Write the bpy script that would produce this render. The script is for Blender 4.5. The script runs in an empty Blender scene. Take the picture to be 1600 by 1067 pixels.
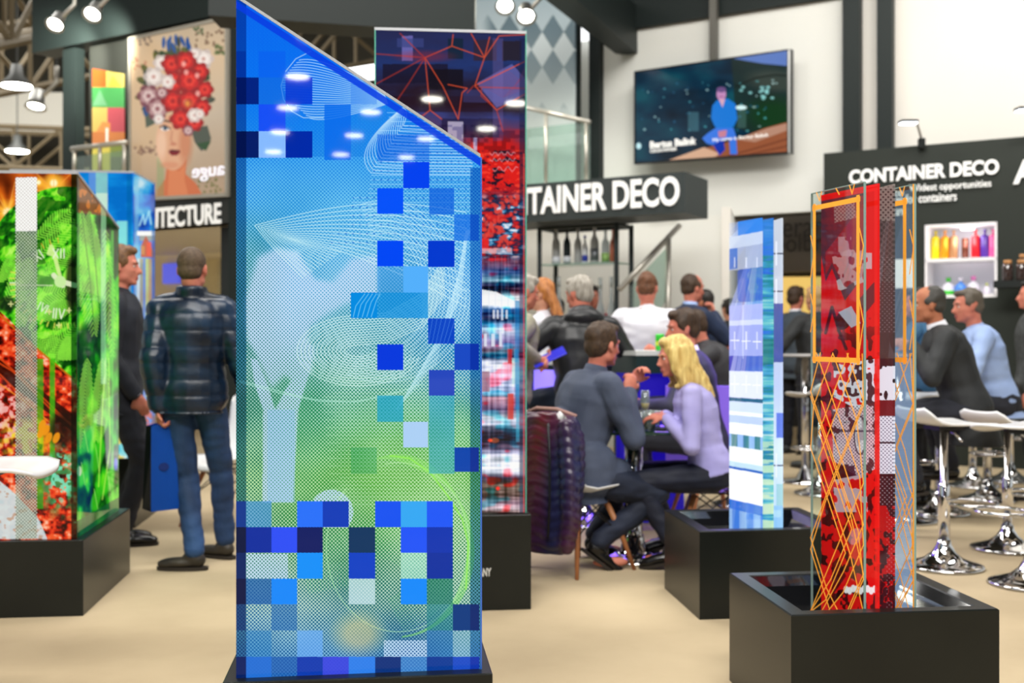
import bpy, bmesh, math, random
import numpy as np
from mathutils import Vector, Matrix, Quaternion, noise as mnoise

S = bpy.context.scene
COL = S.collection
F = 1750.0            # focal length in pixels of the 1600 px wide frame
HZ = 525.0            # horizon row
EYE = 1.25            # camera height
R = math.radians

# ------------------------------------------------------------------ camera
cam_d = bpy.data.cameras.new('camera')
cam_d.sensor_width = 36.0
cam_d.lens = 36.0 * F / 1600.0
cam_d.shift_y = -(533.5 - HZ) / 1600.0
cam_d.clip_start = 0.05
cam_d.clip_end = 200
cam_d.dof.use_dof = True
cam_d.dof.focus_distance = 2.95
cam_d.dof.aperture_fstop = 3.2
cam = bpy.data.objects.new('camera', cam_d)
cam.location = (0, 0, EYE)
cam.rotation_euler = (R(90), 0, 0)
COL.objects.link(cam)
S.camera = cam

# ------------------------------------------------------------------ world: the hall's diffuse light
W = bpy.data.worlds.new('hall_ambient')
S.world = W
W.use_nodes = True
bg = W.node_tree.nodes['Background']
bg.inputs[0].default_value = (0.86, 0.90, 0.88, 1)
bg.inputs[1].default_value = 0.75

# ------------------------------------------------------------------ area lights added overhead to light the hall
def area(name, loc, size, power, color=(1, .97, .92), rot=(0, 0, 0), size_y=None):
    l = bpy.data.lights.new(name, 'AREA')
    l.energy = power
    l.color = color
    l.size = size
    if size_y:
        l.shape = 'RECTANGLE'
        l.size_y = size_y
    o = bpy.data.objects.new(name, l)
    o.location = loc
    o.rotation_euler = rot
    COL.objects.link(o)
    return o
area('hall_area_light', (0, 3.2, 6.2), 5, 260, rot=(R(8), 0, 0), size_y=1.2)
area('hall_area_light', (-2.5, 8.2, 6.4), 5, 300, size_y=1.2)
area('hall_area_light', (-9, 19, 9.8), 8, 1800, size_y=5)  # added to brighten the dark back hall and its girders
area('hall_area_light', (3.5, 8.2, 6.4), 5, 300, rot=(R(12), 0, 0), size_y=1.2)
area('hall_area_light', (0, -4, 9.6), 8, 1300, rot=(R(38), 0, 0), size_y=2)

S.view_settings.view_transform = 'Standard'
S.view_settings.look = 'None'
S.view_settings.exposure = 0.0
S.view_settings.gamma = 1.0
S.view_settings.use_curve_mapping = False
try:
    S.cycles.use_denoising = True
    S.cycles.max_bounces = 10
    S.cycles.transparent_max_bounces = 24
    S.cycles.caustics_reflective = False
    S.cycles.caustics_refractive = False
    S.cycles.sample_clamp_indirect = 6
except Exception:
    pass

# ------------------------------------------------------------------ projection helpers
def P(px, py, Y):
    return Vector(((px - 800.0) / F * Y, Y, EYE - (py - HZ) / F * Y))
def Zof(py, Y):
    return EYE - (py - HZ) / F * Y
VPX = -2100.0         # where the stand's walls run to
def KY(px, K):        # distance of a stand wall with constant K at a column
    return K / (px - VPX)
def WP(px, z, K):     # point on a stand wall
    Y = KY(px, K)
    return Vector(((px - 800.0) / F * Y, Y, z))

def lin(c):
    c = np.asarray(c, dtype=float) / 255.0
    return np.where(c <= 0.04045, c / 12.92, ((c + 0.055) / 1.055) ** 2.4)
def L(r, g, b):
    v = lin((r, g, b))
    return (float(v[0]), float(v[1]), float(v[2]), 1.0)

# ------------------------------------------------------------------ materials
MATS = {}
def pm(name, col, rough=0.5, metal=0.0, spec=0.5, emit=None, es=1.0, coat=0, var=None, scale=6.0, bump=0, bscale=60, alpha=1.0, trans=0, ior=1.45, stretch=None, sheen=0, vdetail=3):
    if name in MATS:
        return MATS[name]
    m = bpy.data.materials.new(name)
    m.use_nodes = True
    nt = m.node_tree
    b = nt.nodes['Principled BSDF']
    b.inputs['Base Color'].default_value = L(*col)
    b.inputs['Roughness'].default_value = rough
    b.inputs['Metallic'].default_value = metal
    b.inputs['Specular IOR Level'].default_value = spec
    b.inputs['IOR'].default_value = ior
    b.inputs['Alpha'].default_value = alpha
    b.inputs['Transmission Weight'].default_value = trans
    b.inputs['Coat Weight'].default_value = coat
    b.inputs['Coat Roughness'].default_value = 0.05
    b.inputs['Sheen Weight'].default_value = sheen
    if emit is not None:
        b.inputs['Emission Color'].default_value = L(*emit)
        b.inputs['Emission Strength'].default_value = es
    if var is not None or bump:
        tc = nt.nodes.new('ShaderNodeTexCoord')
        mp = nt.nodes.new('ShaderNodeMapping')
        nt.links.new(tc.outputs['Object'], mp.inputs[0])
        if stretch:
            mp.inputs['Scale'].default_value = stretch
    if var is not None:
        n = nt.nodes.new('ShaderNodeTexNoise')
        n.inputs['Scale'].default_value = scale
        n.inputs['Detail'].default_value = vdetail
        nt.links.new(mp.outputs[0], n.inputs[0])
        cr = nt.nodes.new('ShaderNodeValToRGB')
        cr.color_ramp.elements[0].position = 0.35
        cr.color_ramp.elements[1].position = 0.65
        cr.color_ramp.elements[0].color = L(*col)
        cr.color_ramp.elements[1].color = L(*var)
        nt.links.new(n.outputs[0], cr.inputs[0])
        nt.links.new(cr.outputs[0], b.inputs['Base Color'])
    if bump:
        n2 = nt.nodes.new('ShaderNodeTexNoise')
        n2.inputs['Scale'].default_value = bscale
        n2.inputs['Detail'].default_value = 4
        nt.links.new(mp.outputs[0], n2.inputs[0])
        bp = nt.nodes.new('ShaderNodeBump')
        bp.inputs['Strength'].default_value = bump
        bp.inputs['Distance'].default_value = 0.02
        nt.links.new(n2.outputs[0], bp.inputs['Height'])
        nt.links.new(bp.outputs[0], b.inputs['Normal'])
    MATS[name] = m
    return m

def print_mat(name, es=1.0, base=0.12, rough=0.06, spec=0.35, use_alpha=False, lit=True):
    """a printed sheet: colours from the mesh's colour attribute, lit from behind"""
    m = bpy.data.materials.new(name)
    m.use_nodes = True
    nt = m.node_tree
    b = nt.nodes['Principled BSDF']
    at = nt.nodes.new('ShaderNodeAttribute')
    at.attribute_name = 'print'
    mx = nt.nodes.new('ShaderNodeMix')
    mx.data_type = 'RGBA'
    mx.inputs[0].default_value = base
    mx.inputs[6].default_value = (0, 0, 0, 1)
    nt.links.new(at.outputs['Color'], mx.inputs[7])
    nt.links.new(mx.outputs[2], b.inputs['Base Color'])
    b.inputs['Roughness'].default_value = rough
    b.inputs['Specular IOR Level'].default_value = spec
    if lit:
        nt.links.new(at.outputs['Color'], b.inputs['Emission Color'])
        b.inputs['Emission Strength'].default_value = es
    if use_alpha:
        nt.links.new(at.outputs['Alpha'], b.inputs['Alpha'])
    return m

# ------------------------------------------------------------------ bookkeeping
def link(o, parent=None):
    COL.objects.link(o)
    if parent is not None:
        o.parent = parent
        o.matrix_parent_inverse = parent.matrix_world.inverted() if False else Matrix.Identity(4)
    return o
def tag(o, label=None, cat=None, group=None, kind=None):
    if label: o['label'] = label
    if cat: o['category'] = cat
    if group: o['group'] = group
    if kind: o['kind'] = kind
    return o
def empty(name, loc=(0, 0, 0), rz=0, label=None, cat=None, group=None):
    o = bpy.data.objects.new(name, None)
    o.empty_display_size = 0.05
    o.location = loc
    o.rotation_euler = (0, 0, rz)
    COL.objects.link(o)
    return tag(o, label, cat, group)
def finish(name, bm, mat, parent=None, smooth=False, inv=None):
    """bm in world coordinates when parent is an Empty: converted to its local frame"""
    me = bpy.data.meshes.new(name)
    bmesh.ops.recalc_face_normals(bm, faces=bm.faces[:])
    bm.to_mesh(me)
    bm.free()
    return mesh_obj(name, me, mat, parent, smooth)
def mesh_obj(name, me, mat, parent=None, smooth=False, local=False):
    if smooth:
        me.polygons.foreach_set('use_smooth', [True] * len(me.polygons))
    o = bpy.data.objects.new(name, me)
    if isinstance(mat, (list, tuple)):
        for q in mat: me.materials.append(q)
    else:
        me.materials.append(mat)
    if parent is not None:
        if not local:
            me.transform(world_of(parent).inverted())
        COL.objects.link(o)
        o.parent = parent
    else:
        COL.objects.link(o)
        if not local:
            # put the origin at the base of the thing
            n = len(me.vertices)
            co = np.empty(n * 3); me.vertices.foreach_get('co', co); co = co.reshape(-1, 3)
            c = Vector(((co[:, 0].min() + co[:, 0].max()) / 2, (co[:, 1].min() + co[:, 1].max()) / 2, co[:, 2].min()))
            me.transform(Matrix.Translation(-c))
            o.location = c
    return o
def world_of(o):
    m = Matrix.LocRotScale(o.location, o.rotation_euler, o.scale)
    return world_of(o.parent) @ m if o.parent else m
def dup(root, loc, rz, label=None, group=None, scale=None):
    r = root.copy(); COL.objects.link(r)
    r.location = loc; r.rotation_euler = (0, 0, rz)
    if scale: r.scale = (scale,) * 3 if not hasattr(scale, '__len__') else scale
    if label: r['label'] = label
    if group: r['group'] = group
    for ch in list(root.children):
        c = ch.copy(); COL.objects.link(c); c.parent = r
        for g in list(ch.children):
            d = g.copy(); COL.objects.link(d); d.parent = c
    return r

# ------------------------------------------------------------------ shape helpers (all add to a bmesh)
def NB(): return bmesh.new()
def add_box(bm, c, s, M=None, bevel=0):
    vs = []
    for dx, dy, dz in ((-1,-1,-1),(1,-1,-1),(1,1,-1),(-1,1,-1),(-1,-1,1),(1,-1,1),(1,1,1),(-1,1,1)):
        v = Vector((c[0]+dx*s[0]/2, c[1]+dy*s[1]/2, c[2]+dz*s[2]/2))
        vs.append(bm.verts.new(M @ v if M else v))
    fs = []
    for f in ((0,3,2,1),(4,5,6,7),(0,1,5,4),(1,2,6,5),(2,3,7,6),(3,0,4,7)):
        fs.append(bm.faces.new([vs[i] for i in f]))
    if bevel:
        es = set(e for f in fs for e in f.edges)
        bmesh.ops.bevel(bm, geom=list(es), offset=bevel, segments=2, affect='EDGES', profile=0.5)
def add_prism(bm, poly, z0, z1):
    """vertical prism over a ground polygon"""
    lo = [bm.verts.new((p[0], p[1], z0)) for p in poly]
    hi = [bm.verts.new((p[0], p[1], z1)) for p in poly]
    n = len(poly)
    bm.faces.new(lo[::-1]); bm.faces.new(hi)
    for i in range(n):
        bm.faces.new((lo[i], lo[(i+1) % n], hi[(i+1) % n], hi[i]))
def add_hull(bm, A, B):
    """two equal polygons (lists of 3D points) joined into a solid"""
    a = [bm.verts.new(p) for p in A]; b = [bm.verts.new(p) for p in B]
    n = len(a)
    bm.faces.new(a[::-1]); bm.faces.new(b)
    for i in range(n):
        bm.faces.new((a[i], a[(i+1) % n], b[(i+1) % n], b[i]))
def frame_of(d):
    d = d.normalized()
    u = Vector((0, 0, 1)) if abs(d.z) < 0.9 else Vector((1, 0, 0))
    a = d.cross(u).normalized(); b = a.cross(d).normalized()
    return a, b
def add_tube(bm, pts, rad, n=10, cap=True, closed=False):
    pts = [Vector(p) for p in pts]
    if not hasattr(rad, '__len__'): rad = [rad] * len(pts)
    rings = []
    a = None
    for i, p in enumerate(pts):
        if closed:
            d = pts[(i+1) % len(pts)] - pts[i-1]
        else:
            d = pts[min(i+1, len(pts)-1)] - pts[max(i-1, 0)]
        if d.length < 1e-9: d = Vector((0, 0, 1))
        d.normalize()
        if a is None:
            a, b = frame_of(d)
        else:
            a = (a - d * a.dot(d))
            if a.length < 1e-6: a, b = frame_of(d)
            a.normalize(); b = a.cross(d)
        b = d.cross(a)
        rings.append([bm.verts.new(p + rad[i] * (math.cos(t) * a + math.sin(t) * b)) for t in [2*math.pi*k/n for k in range(n)]])
    m = len(rings)
    for i in range(m if closed else m - 1):
        r0, r1 = rings[i], rings[(i+1) % m]
        for k in range(n):
            bm.faces.new((r0[k], r0[(k+1) % n], r1[(k+1) % n], r1[k]))
    if cap and not closed:
        bm.faces.new(rings[0][::-1]); bm.faces.new(rings[-1])
def add_lathe(bm, c, prof, n=24, M=None):
    """prof: list of (r, z); closed solid when it starts and ends at r=0"""
    rings = []
    for r, z in prof:
        if r < 1e-6:
            v = Vector((c[0], c[1], c[2] + z)); rings.append([bm.verts.new(M @ v if M else v)])
        else:
            ring = []
            for k in range(n):
                t = 2*math.pi*k/n
                v = Vector((c[0] + r*math.cos(t), c[1] + r*math.sin(t), c[2] + z))
                ring.append(bm.verts.new(M @ v if M else v))
            rings.append(ring)
    for r0, r1 in zip(rings, rings[1:]):
        if len(r0) == 1 and len(r1) == 1: continue
        for k in range(n):
            k2 = (k+1) % n
            if len(r0) == 1: bm.faces.new((r0[0], r1[k2], r1[k]))
            elif len(r1) == 1: bm.faces.new((r0[k], r0[k2], r1[0]))
            else: bm.faces.new((r0[k], r0[k2], r1[k2], r1[k]))
def add_ell(bm, c, r, rot=None, seg=14, rings=9):
    """ellipsoid; rot: Matrix 3x3"""
    c = Vector(c)
    M = Matrix.Translation(c) @ ((rot.to_4x4()) if rot is not None else Matrix.Identity(4)) @ Matrix.Diagonal((r[0], r[1], r[2], 1))
    prev = None
    top = bm.verts.new(M @ Vector((0, 0, 1))); bot = bm.verts.new(M @ Vector((0, 0, -1)))
    rr = []
    for i in range(1, rings):
        t = math.pi * i / rings
        rr.append([bm.verts.new(M @ Vector((math.sin(t)*math.cos(2*math.pi*k/seg), math.sin(t)*math.sin(2*math.pi*k/seg), math.cos(t)))) for k in range(seg)])
    for k in range(seg):
        k2 = (k+1) % seg
        bm.faces.new((top, rr[0][k], rr[0][k2]))
        bm.faces.new((bot, rr[-1][k2], rr[-1][k]))
        for a, b in zip(rr, rr[1:]):
            bm.faces.new((a[k], b[k], b[k2], a[k2]))
def add_limb(bm, pts, rad, n=12):
    """tapered limb with round joints"""
    pts = [Vector(p) for p in pts]
    for i in range(len(pts) - 1):
        add_tube(bm, [pts[i], pts[i+1]], [rad[i], rad[i+1]], n)
    for p, r in zip(pts, rad):
        add_ell(bm, p, (r, r, r), seg=n, rings=8)
def add_loft(bm, rings):
    """rings: (centre, xvec, yvec) with xvec/yvec half-axis vectors"""
    n = 20
    R_ = []
    for c, a, b in rings:
        c, a, b = Vector(c), Vector(a), Vector(b)
        ring = []
        for k in range(n):
            t = 2*math.pi*k/n
            ct, st = math.cos(t), math.sin(t)
            ct = math.copysign(abs(ct)**0.85, ct); st = math.copysign(abs(st)**0.85, st)
            ring.append(bm.verts.new(c + ct*a + st*b))
        R_.append(ring)
    for r0, r1 in zip(R_, R_[1:]):
        for k in range(n):
            bm.faces.new((r0[k], r0[(k+1) % n], r1[(k+1) % n], r1[k]))
    bm.faces.new(R_[0][::-1]); bm.faces.new(R_[-1])

def slab(name, A, B, z0, z1, thick, mat, parent=None, label=None, cat=None, kind=None, group=None):
    """vertical slab whose front stands on the ground line A-B, thickness going away from the camera"""
    A = Vector((A[0], A[1], 0)); B = Vector((B[0], B[1], 0))
    d = (B - A).normalized(); nrm = Vector((-d.y, d.x, 0))
    if nrm.y < 0: nrm = -nrm
    bm = NB()
    add_prism(bm, [A, B, B + nrm*thick, A + nrm*thick], z0, z1)
    o = finish(name, bm, mat, parent)
    return tag(o, label, cat, group, kind)
def kslab(name, px0, px1, z0, z1, K, thick, mat, **kw):
    return slab(name, WP(px0, 0, K), WP(px1, 0, K), z0, z1, thick, mat, **kw)

_txt = {}
def text_mesh(body, bold=0.0):
    key = (body, bold)
    if key in _txt: return _txt[key].copy()
    cu = bpy.data.curves.new('lettering', 'FONT')
    cu.body = body
    cu.size = 1.0
    cu.offset = bold
    cu.extrude = 0.01
    cu.resolution_u = 4
    o = bpy.data.objects.new('lettering', cu)
    COL.objects.link(o)
    dg = bpy.context.evaluated_depsgraph_get()
    me = bpy.data.meshes.new_from_object(o.evaluated_get(dg))
    bpy.data.objects.remove(o); bpy.data.curves.remove(cu)
    _txt[key] = me
    return me.copy()
def text(name, body, p0, xdir, width, height, mat, parent=None, bold=0.0, up=(0, 0, 1), mirror=False, depth=0.01):
    me = text_mesh(body, bold)
    n = len(me.vertices)
    co = np.empty(n*3); me.vertices.foreach_get('co', co); co = co.reshape(-1, 3)
    mn, mx = co.min(0), co.max(0)
    u = (co[:, 0] - mn[0]) / (mx[0] - mn[0]); v = (co[:, 1] - mn[1]) / (mx[1] - mn[1]); w = (co[:, 2] - mn[2]) / (mx[2] - mn[2])
    if mirror: u = 1 - u
    xd = np.array(Vector(xdir).normalized()); ud = np.array(Vector(up).normalized())
    nd = np.cross(xd, ud)
    out = np.array(p0)[None, :] + u[:, None]*width*xd + v[:, None]*height*ud + w[:, None]*depth*nd
    me.vertices.foreach_set('co', out.astype(np.float32).ravel())
    me.update()
    me.materials.clear()
    return mesh_obj(name, me, mat, parent)
def ktext(body, px0, px1, pyb, pyt, K, mat, parent=None, bold=0.0, name='lettering', mirror=False):
    """lettering lying on a stand wall between two columns; pyb/pyt = baseline and top row at px0"""
    Y0 = KY(px0, K)
    a = WP(px0, Zof(pyb, Y0), K); b = WP(px1, Zof(pyb, Y0), K)
    d = b - a
    return text(name, body, a, d, d.length, Zof(pyt, Y0) - Zof(pyb, Y0), mat, parent, bold, mirror=mirror)

# ------------------------------------------------------------------ remeshed organic bodies
def fuse(bm, voxel, smooth=3, fac=0.5):
    me = bpy.data.meshes.new('tmp')
    bmesh.ops.recalc_face_normals(bm, faces=bm.faces[:])
    bm.to_mesh(me); bm.free()
    o = bpy.data.objects.new('tmp', me)
    COL.objects.link(o)
    m = o.modifiers.new('r', 'REMESH'); m.mode = 'VOXEL'; m.voxel_size = voxel; m.use_smooth_shade = True
    if smooth:
        s = o.modifiers.new('s', 'SMOOTH'); s.iterations = smooth; s.factor = fac
    dg = bpy.context.evaluated_depsgraph_get()
    out = bpy.data.meshes.new_from_object(o.evaluated_get(dg))
    bpy.data.objects.remove(o); bpy.data.meshes.remove(me)
    return out
def wrinkle(me, amp, scale, seed=0, stretch=(1, 1, 1), fn=None):
    n = len(me.vertices)
    co = np.empty(n*3, np.float32); me.vertices.foreach_get('co', co); co = co.reshape(-1, 3)
    no = np.empty(n*3, np.float32); me.vertices.foreach_get('normal', no); no = no.reshape(-1, 3)
    d = np.zeros(n)
    if amp:
        sx, sy, sz = stretch
        for i in range(n):
            x, y, z = co[i]
            d[i] = mnoise.noise(Vector((x*scale*sx + seed*7.3, y*scale*sy + seed, z*scale*sz)))
        d = np.abs(d) ** 0.8 * np.sign(d) * amp
    if fn is not None:
        d = d + fn(co)
    co += no * d[:, None]
    me.vertices.foreach_set('co', co.ravel())
    me.update()
    return me
# ------------------------------------------------------------------ printed artwork (drawn procedurally, stored as colour attribute)
class Cv:
    def __init__(s, X, Y):
        s.X, s.Y = X, Y
        s.c = np.zeros(X.shape + (3,), np.float32)
        s.a = np.ones(X.shape, np.float32)
    def mix(s, m, col, al=1.0):
        w = (np.asarray(m, np.float32) * al)[..., None]
        col = np.asarray(col, np.float32)
        s.c = s.c * (1 - w) + col * w
    def mul(s, m, k):
        w = np.asarray(m, np.float32)[..., None]
        s.c = s.c * (1 - w) + s.c * np.asarray(k, np.float32) * w
    def rectm(s, x0, y0, x1, y1):
        return ((s.X >= x0) & (s.X < x1) & (s.Y >= y0) & (s.Y < y1)).astype(np.float32)
    def rect(s, x0, y0, x1, y1, col, al=1.0): s.mix(s.rectm(x0, y0, x1, y1), col, al)
    def ellm(s, cx, cy, rx, ry, rot=0, soft=0.0):
        c, q = math.cos(rot), math.sin(rot)
        dx, dy = s.X - cx, s.Y - cy
        u = (dx*c + dy*q) / rx; v = (-dx*q + dy*c) / ry
        d = np.sqrt(u*u + v*v)
        if soft: return np.clip((1 - d) / soft + .5, 0, 1)
        return np.clip((1 - d) * min(rx, ry) + .5, 0, 1)
    def ell(s, cx, cy, rx, ry, col, al=1.0, rot=0, soft=0.0): s.mix(s.ellm(cx, cy, rx, ry, rot, soft), col, al)
    def polym(s, pts):
        ins = np.zeros(s.X.shape, bool)
        n = len(pts)
        for i in range(n):
            x0, y0 = pts[i]; x1, y1 = pts[(i+1) % n]
            if y0 == y1: continue
            c = ((s.Y >= min(y0, y1)) & (s.Y < max(y0, y1)))
            xi = x0 + (s.Y - y0) * (x1 - x0) / (y1 - y0)
            ins ^= c & (s.X < xi)
        return ins.astype(np.float32)
    def poly(s, pts, col, al=1.0): s.mix(s.polym(pts), col, al)
    def linem(s, lines, w=1.0, dash=None):
        """mask of polylines; works on the (nearly regular) sample grid"""
        m = np.zeros(s.X.shape, np.float32)
        H, Wd = s.X.shape
        xs = s.X[0]; x_lo, x_hi = xs[0], xs[-1]
        for ln in lines:
            acc = 0
            for (x0, y0), (x1, y1) in zip(ln, ln[1:]):
                seg = math.hypot(x1-x0, y1-y0); acc += seg
                if seg < 1e-6: continue
                if dash and (acc % dash) > dash * .68: continue
                pad = w + 1
                j0 = int((min(x0, x1) - pad - x_lo) / (x_hi - x_lo) * (Wd-1)); j1 = int((max(x0, x1) + pad - x_lo) / (x_hi - x_lo) * (Wd-1)) + 2
                j0, j1 = max(0, j0), min(Wd, j1)
                if j1 <= j0: continue
                ca, cb = s.Y[:, j0], s.Y[:, j1-1]
                i0 = min(np.searchsorted(ca, min(y0, y1) - pad), np.searchsorted(cb, min(y0, y1) - pad))
                i1 = max(np.searchsorted(ca, max(y0, y1) + pad), np.searchsorted(cb, max(y0, y1) + pad))
                if i1 <= i0: continue
                X = s.X[i0:i1, j0:j1]; Y = s.Y[i0:i1, j0:j1]
                dx, dy = x1-x0, y1-y0
                t = np.clip(((X-x0)*dx + (Y-y0)*dy) / (seg*seg), 0, 1)
                d = np.hypot(X - x0 - t*dx, Y - y0 - t*dy)
                v = np.clip(w/2 + .5 - d, 0, 1)
                m[i0:i1, j0:j1] = np.maximum(m[i0:i1, j0:j1], v)
        return m
    def lines(s, lines, col, w=1.0, al=1.0, dash=None): s.mix(s.linem(lines, w, dash), col, al)
    def noise(s, sx, sy, seed=0, octv=3, rot=0):
        """smooth value noise in 0..1"""
        rs = np.random.RandomState(seed)
        out = np.zeros(s.X.shape, np.float32); amp = 1.0; tot = 0
        c, q = math.cos(rot), math.sin(rot)
        U = s.X*c + s.Y*q; V = -s.X*q + s.Y*c
        for o in range(octv):
            g = rs.rand(64, 64).astype(np.float32)
            u = U / sx * 2**o + 17*o; v = V / sy * 2**o + 5*o
            iu, iv = np.floor(u).astype(int), np.floor(v).astype(int)
            fu, fv = u - iu, v - iv
            fu = fu*fu*(3-2*fu); fv = fv*fv*(3-2*fv)
            iu0, iu1, iv0, iv1 = iu % 64, (iu+1) % 64, iv % 64, (iv+1) % 64
            out += amp * ((g[iv0, iu0]*(1-fu) + g[iv0, iu1]*fu)*(1-fv) + (g[iv1, iu0]*(1-fu) + g[iv1, iu1]*fu)*fv)
            tot += amp; amp *= .5
        return out / tot
    def cells(s, sx, sy, seed=0):
        rs = np.random.RandomState(seed); g = rs.rand(97, 97)
        return g[np.floor(s.Y / sy).astype(int) % 97, np.floor(s.X / sx).astype(int) % 97]
    def dots(s, per, rad, x0=0, y0=0):
        """mask of a staggered dot screen; rad = radius (array or number) in pixels"""
        h = per / 2.0
        u = (s.X - x0); v = (s.Y - y0)
        def d(a, b): return np.hypot((a + h) % per - h, (b + h) % per - h)
        dd = np.minimum(d(u, v), d(u + h, v + h))
        return np.clip(rad - dd + .5, 0, 1)
def ramp(t, stops):
    t = np.asarray(t)
    xs = [q[0] for q in stops]
    return np.stack([np.interp(t, xs, [q[1][k] for q in stops]) for k in range(3)], -1).astype(np.float32)
def blur(m, n):
    k = np.ones(n)/n
    m = np.apply_along_axis(lambda r: np.convolve(r, k, 'same'), 0, m)
    return np.apply_along_axis(lambda r: np.convolve(r, k, 'same'), 1, m)
def sm(x, a, b):
    t = np.clip((x - a) / (b - a), 0, 1); return t*t*(3-2*t)

def plane_depth(px0, Y0, px1, Y1):
    a = 1.0/Y0; b = (1.0/Y1 - 1.0/Y0) / (px1 - px0)
    return lambda x: 1.0 / (a + b*(x - px0))
def picture(name, e0, e1, top, bot, paint, res, thick, mat, parent=None, back=True):
    """a flat printed sheet on the vertical plane through the columns e0=(px,Y), e1=(px,Y).
    top/bot give its upper and lower row at a column; art coordinates are rows and columns of the sheet seen head on"""
    (x0, Y0), (x1, Y1) = e0, e1
    dep = plane_depth(x0, Y0, x1, Y1)
    nx = max(2, int(abs(x1-x0)*res) + 1)
    h = max(abs(bot(x0)-top(x0)), abs(bot(x1)-top(x1)))
    ny = max(2, int(h*res) + 1)
    xs = np.linspace(x0, x1, nx)
    tt = np.array([top(x) for x in xs]); bb = np.array([bot(x) for x in xs])
    v = np.linspace(0, 1, ny)[:, None]
    X = np.broadcast_to(xs[None, :], (ny, nx)).copy(); Y = tt[None, :]*(1-v) + bb[None, :]*v
    cv = Cv(X, Y)
    paint(cv)
    D = dep(X)
    PX = (X-800)/F*D; PY = D; PZ = EYE - (Y-HZ)/F*D
    co = np.stack([PX, PY, PZ], -1).reshape(-1, 3)
    A = Vector(co[0]); B = Vector(co[nx-1])
    d = Vector((B.x-A.x, B.y-A.y, 0)).normalized(); nrm = Vector((-d.y, d.x, 0))
    if nrm.dot(Vector((PX.mean(), PY.mean(), 0))) < 0: nrm = -nrm
    idx = np.arange(nx*ny).reshape(ny, nx)
    q = np.stack([idx[:-1, :-1], idx[1:, :-1], idx[1:, 1:], idx[:-1, 1:]], -1).reshape(-1, 4)
    N0 = nx*ny
    border = list(idx[0, :]) + list(idx[1:, -1]) + list(idx[-1, -2::-1]) + list(idx[-2:0:-1, 0])
    bco = co[border] + np.array(nrm)*thick
    allco = np.concatenate([co, bco])
    nb = len(border)
    side = []
    for i in range(nb):
        j = (i+1) % nb
        side.append((border[i], border[j], N0+j, N0+i))
    faces_flat = np.concatenate([q.ravel(), np.array(side).ravel(), np.arange(N0, N0+nb)])
    nloops = len(faces_flat)
    starts = np.concatenate([np.arange(len(q)+nb)*4, [4*(len(q)+nb)]])
    me = bpy.data.meshes.new(name)
    me.vertices.add(len(allco)); me.vertices.foreach_set('co', allco.astype(np.float32).ravel())
    me.loops.add(nloops); me.loops.foreach_set('vertex_index', faces_flat.astype(np.int32))
    me.polygons.add(len(starts)); me.polygons.foreach_set('loop_start', starts.astype(np.int32))
    me.update(calc_edges=True); me.validate()
    at = me.color_attributes.new('print', 'FLOAT_COLOR', 'POINT')
    rgba = np.ones((len(allco), 4), np.float32)
    rgba[:N0, :3] = lin(np.clip(cv.c, 0, 255)).reshape(-1, 3)
    rgba[:N0, 3] = cv.a.reshape(-1)
    rgba[N0:] = rgba[border]
    at.data.foreach_set('color', rgba.ravel())
    return mesh_obj(name, me, mat, parent)
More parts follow.
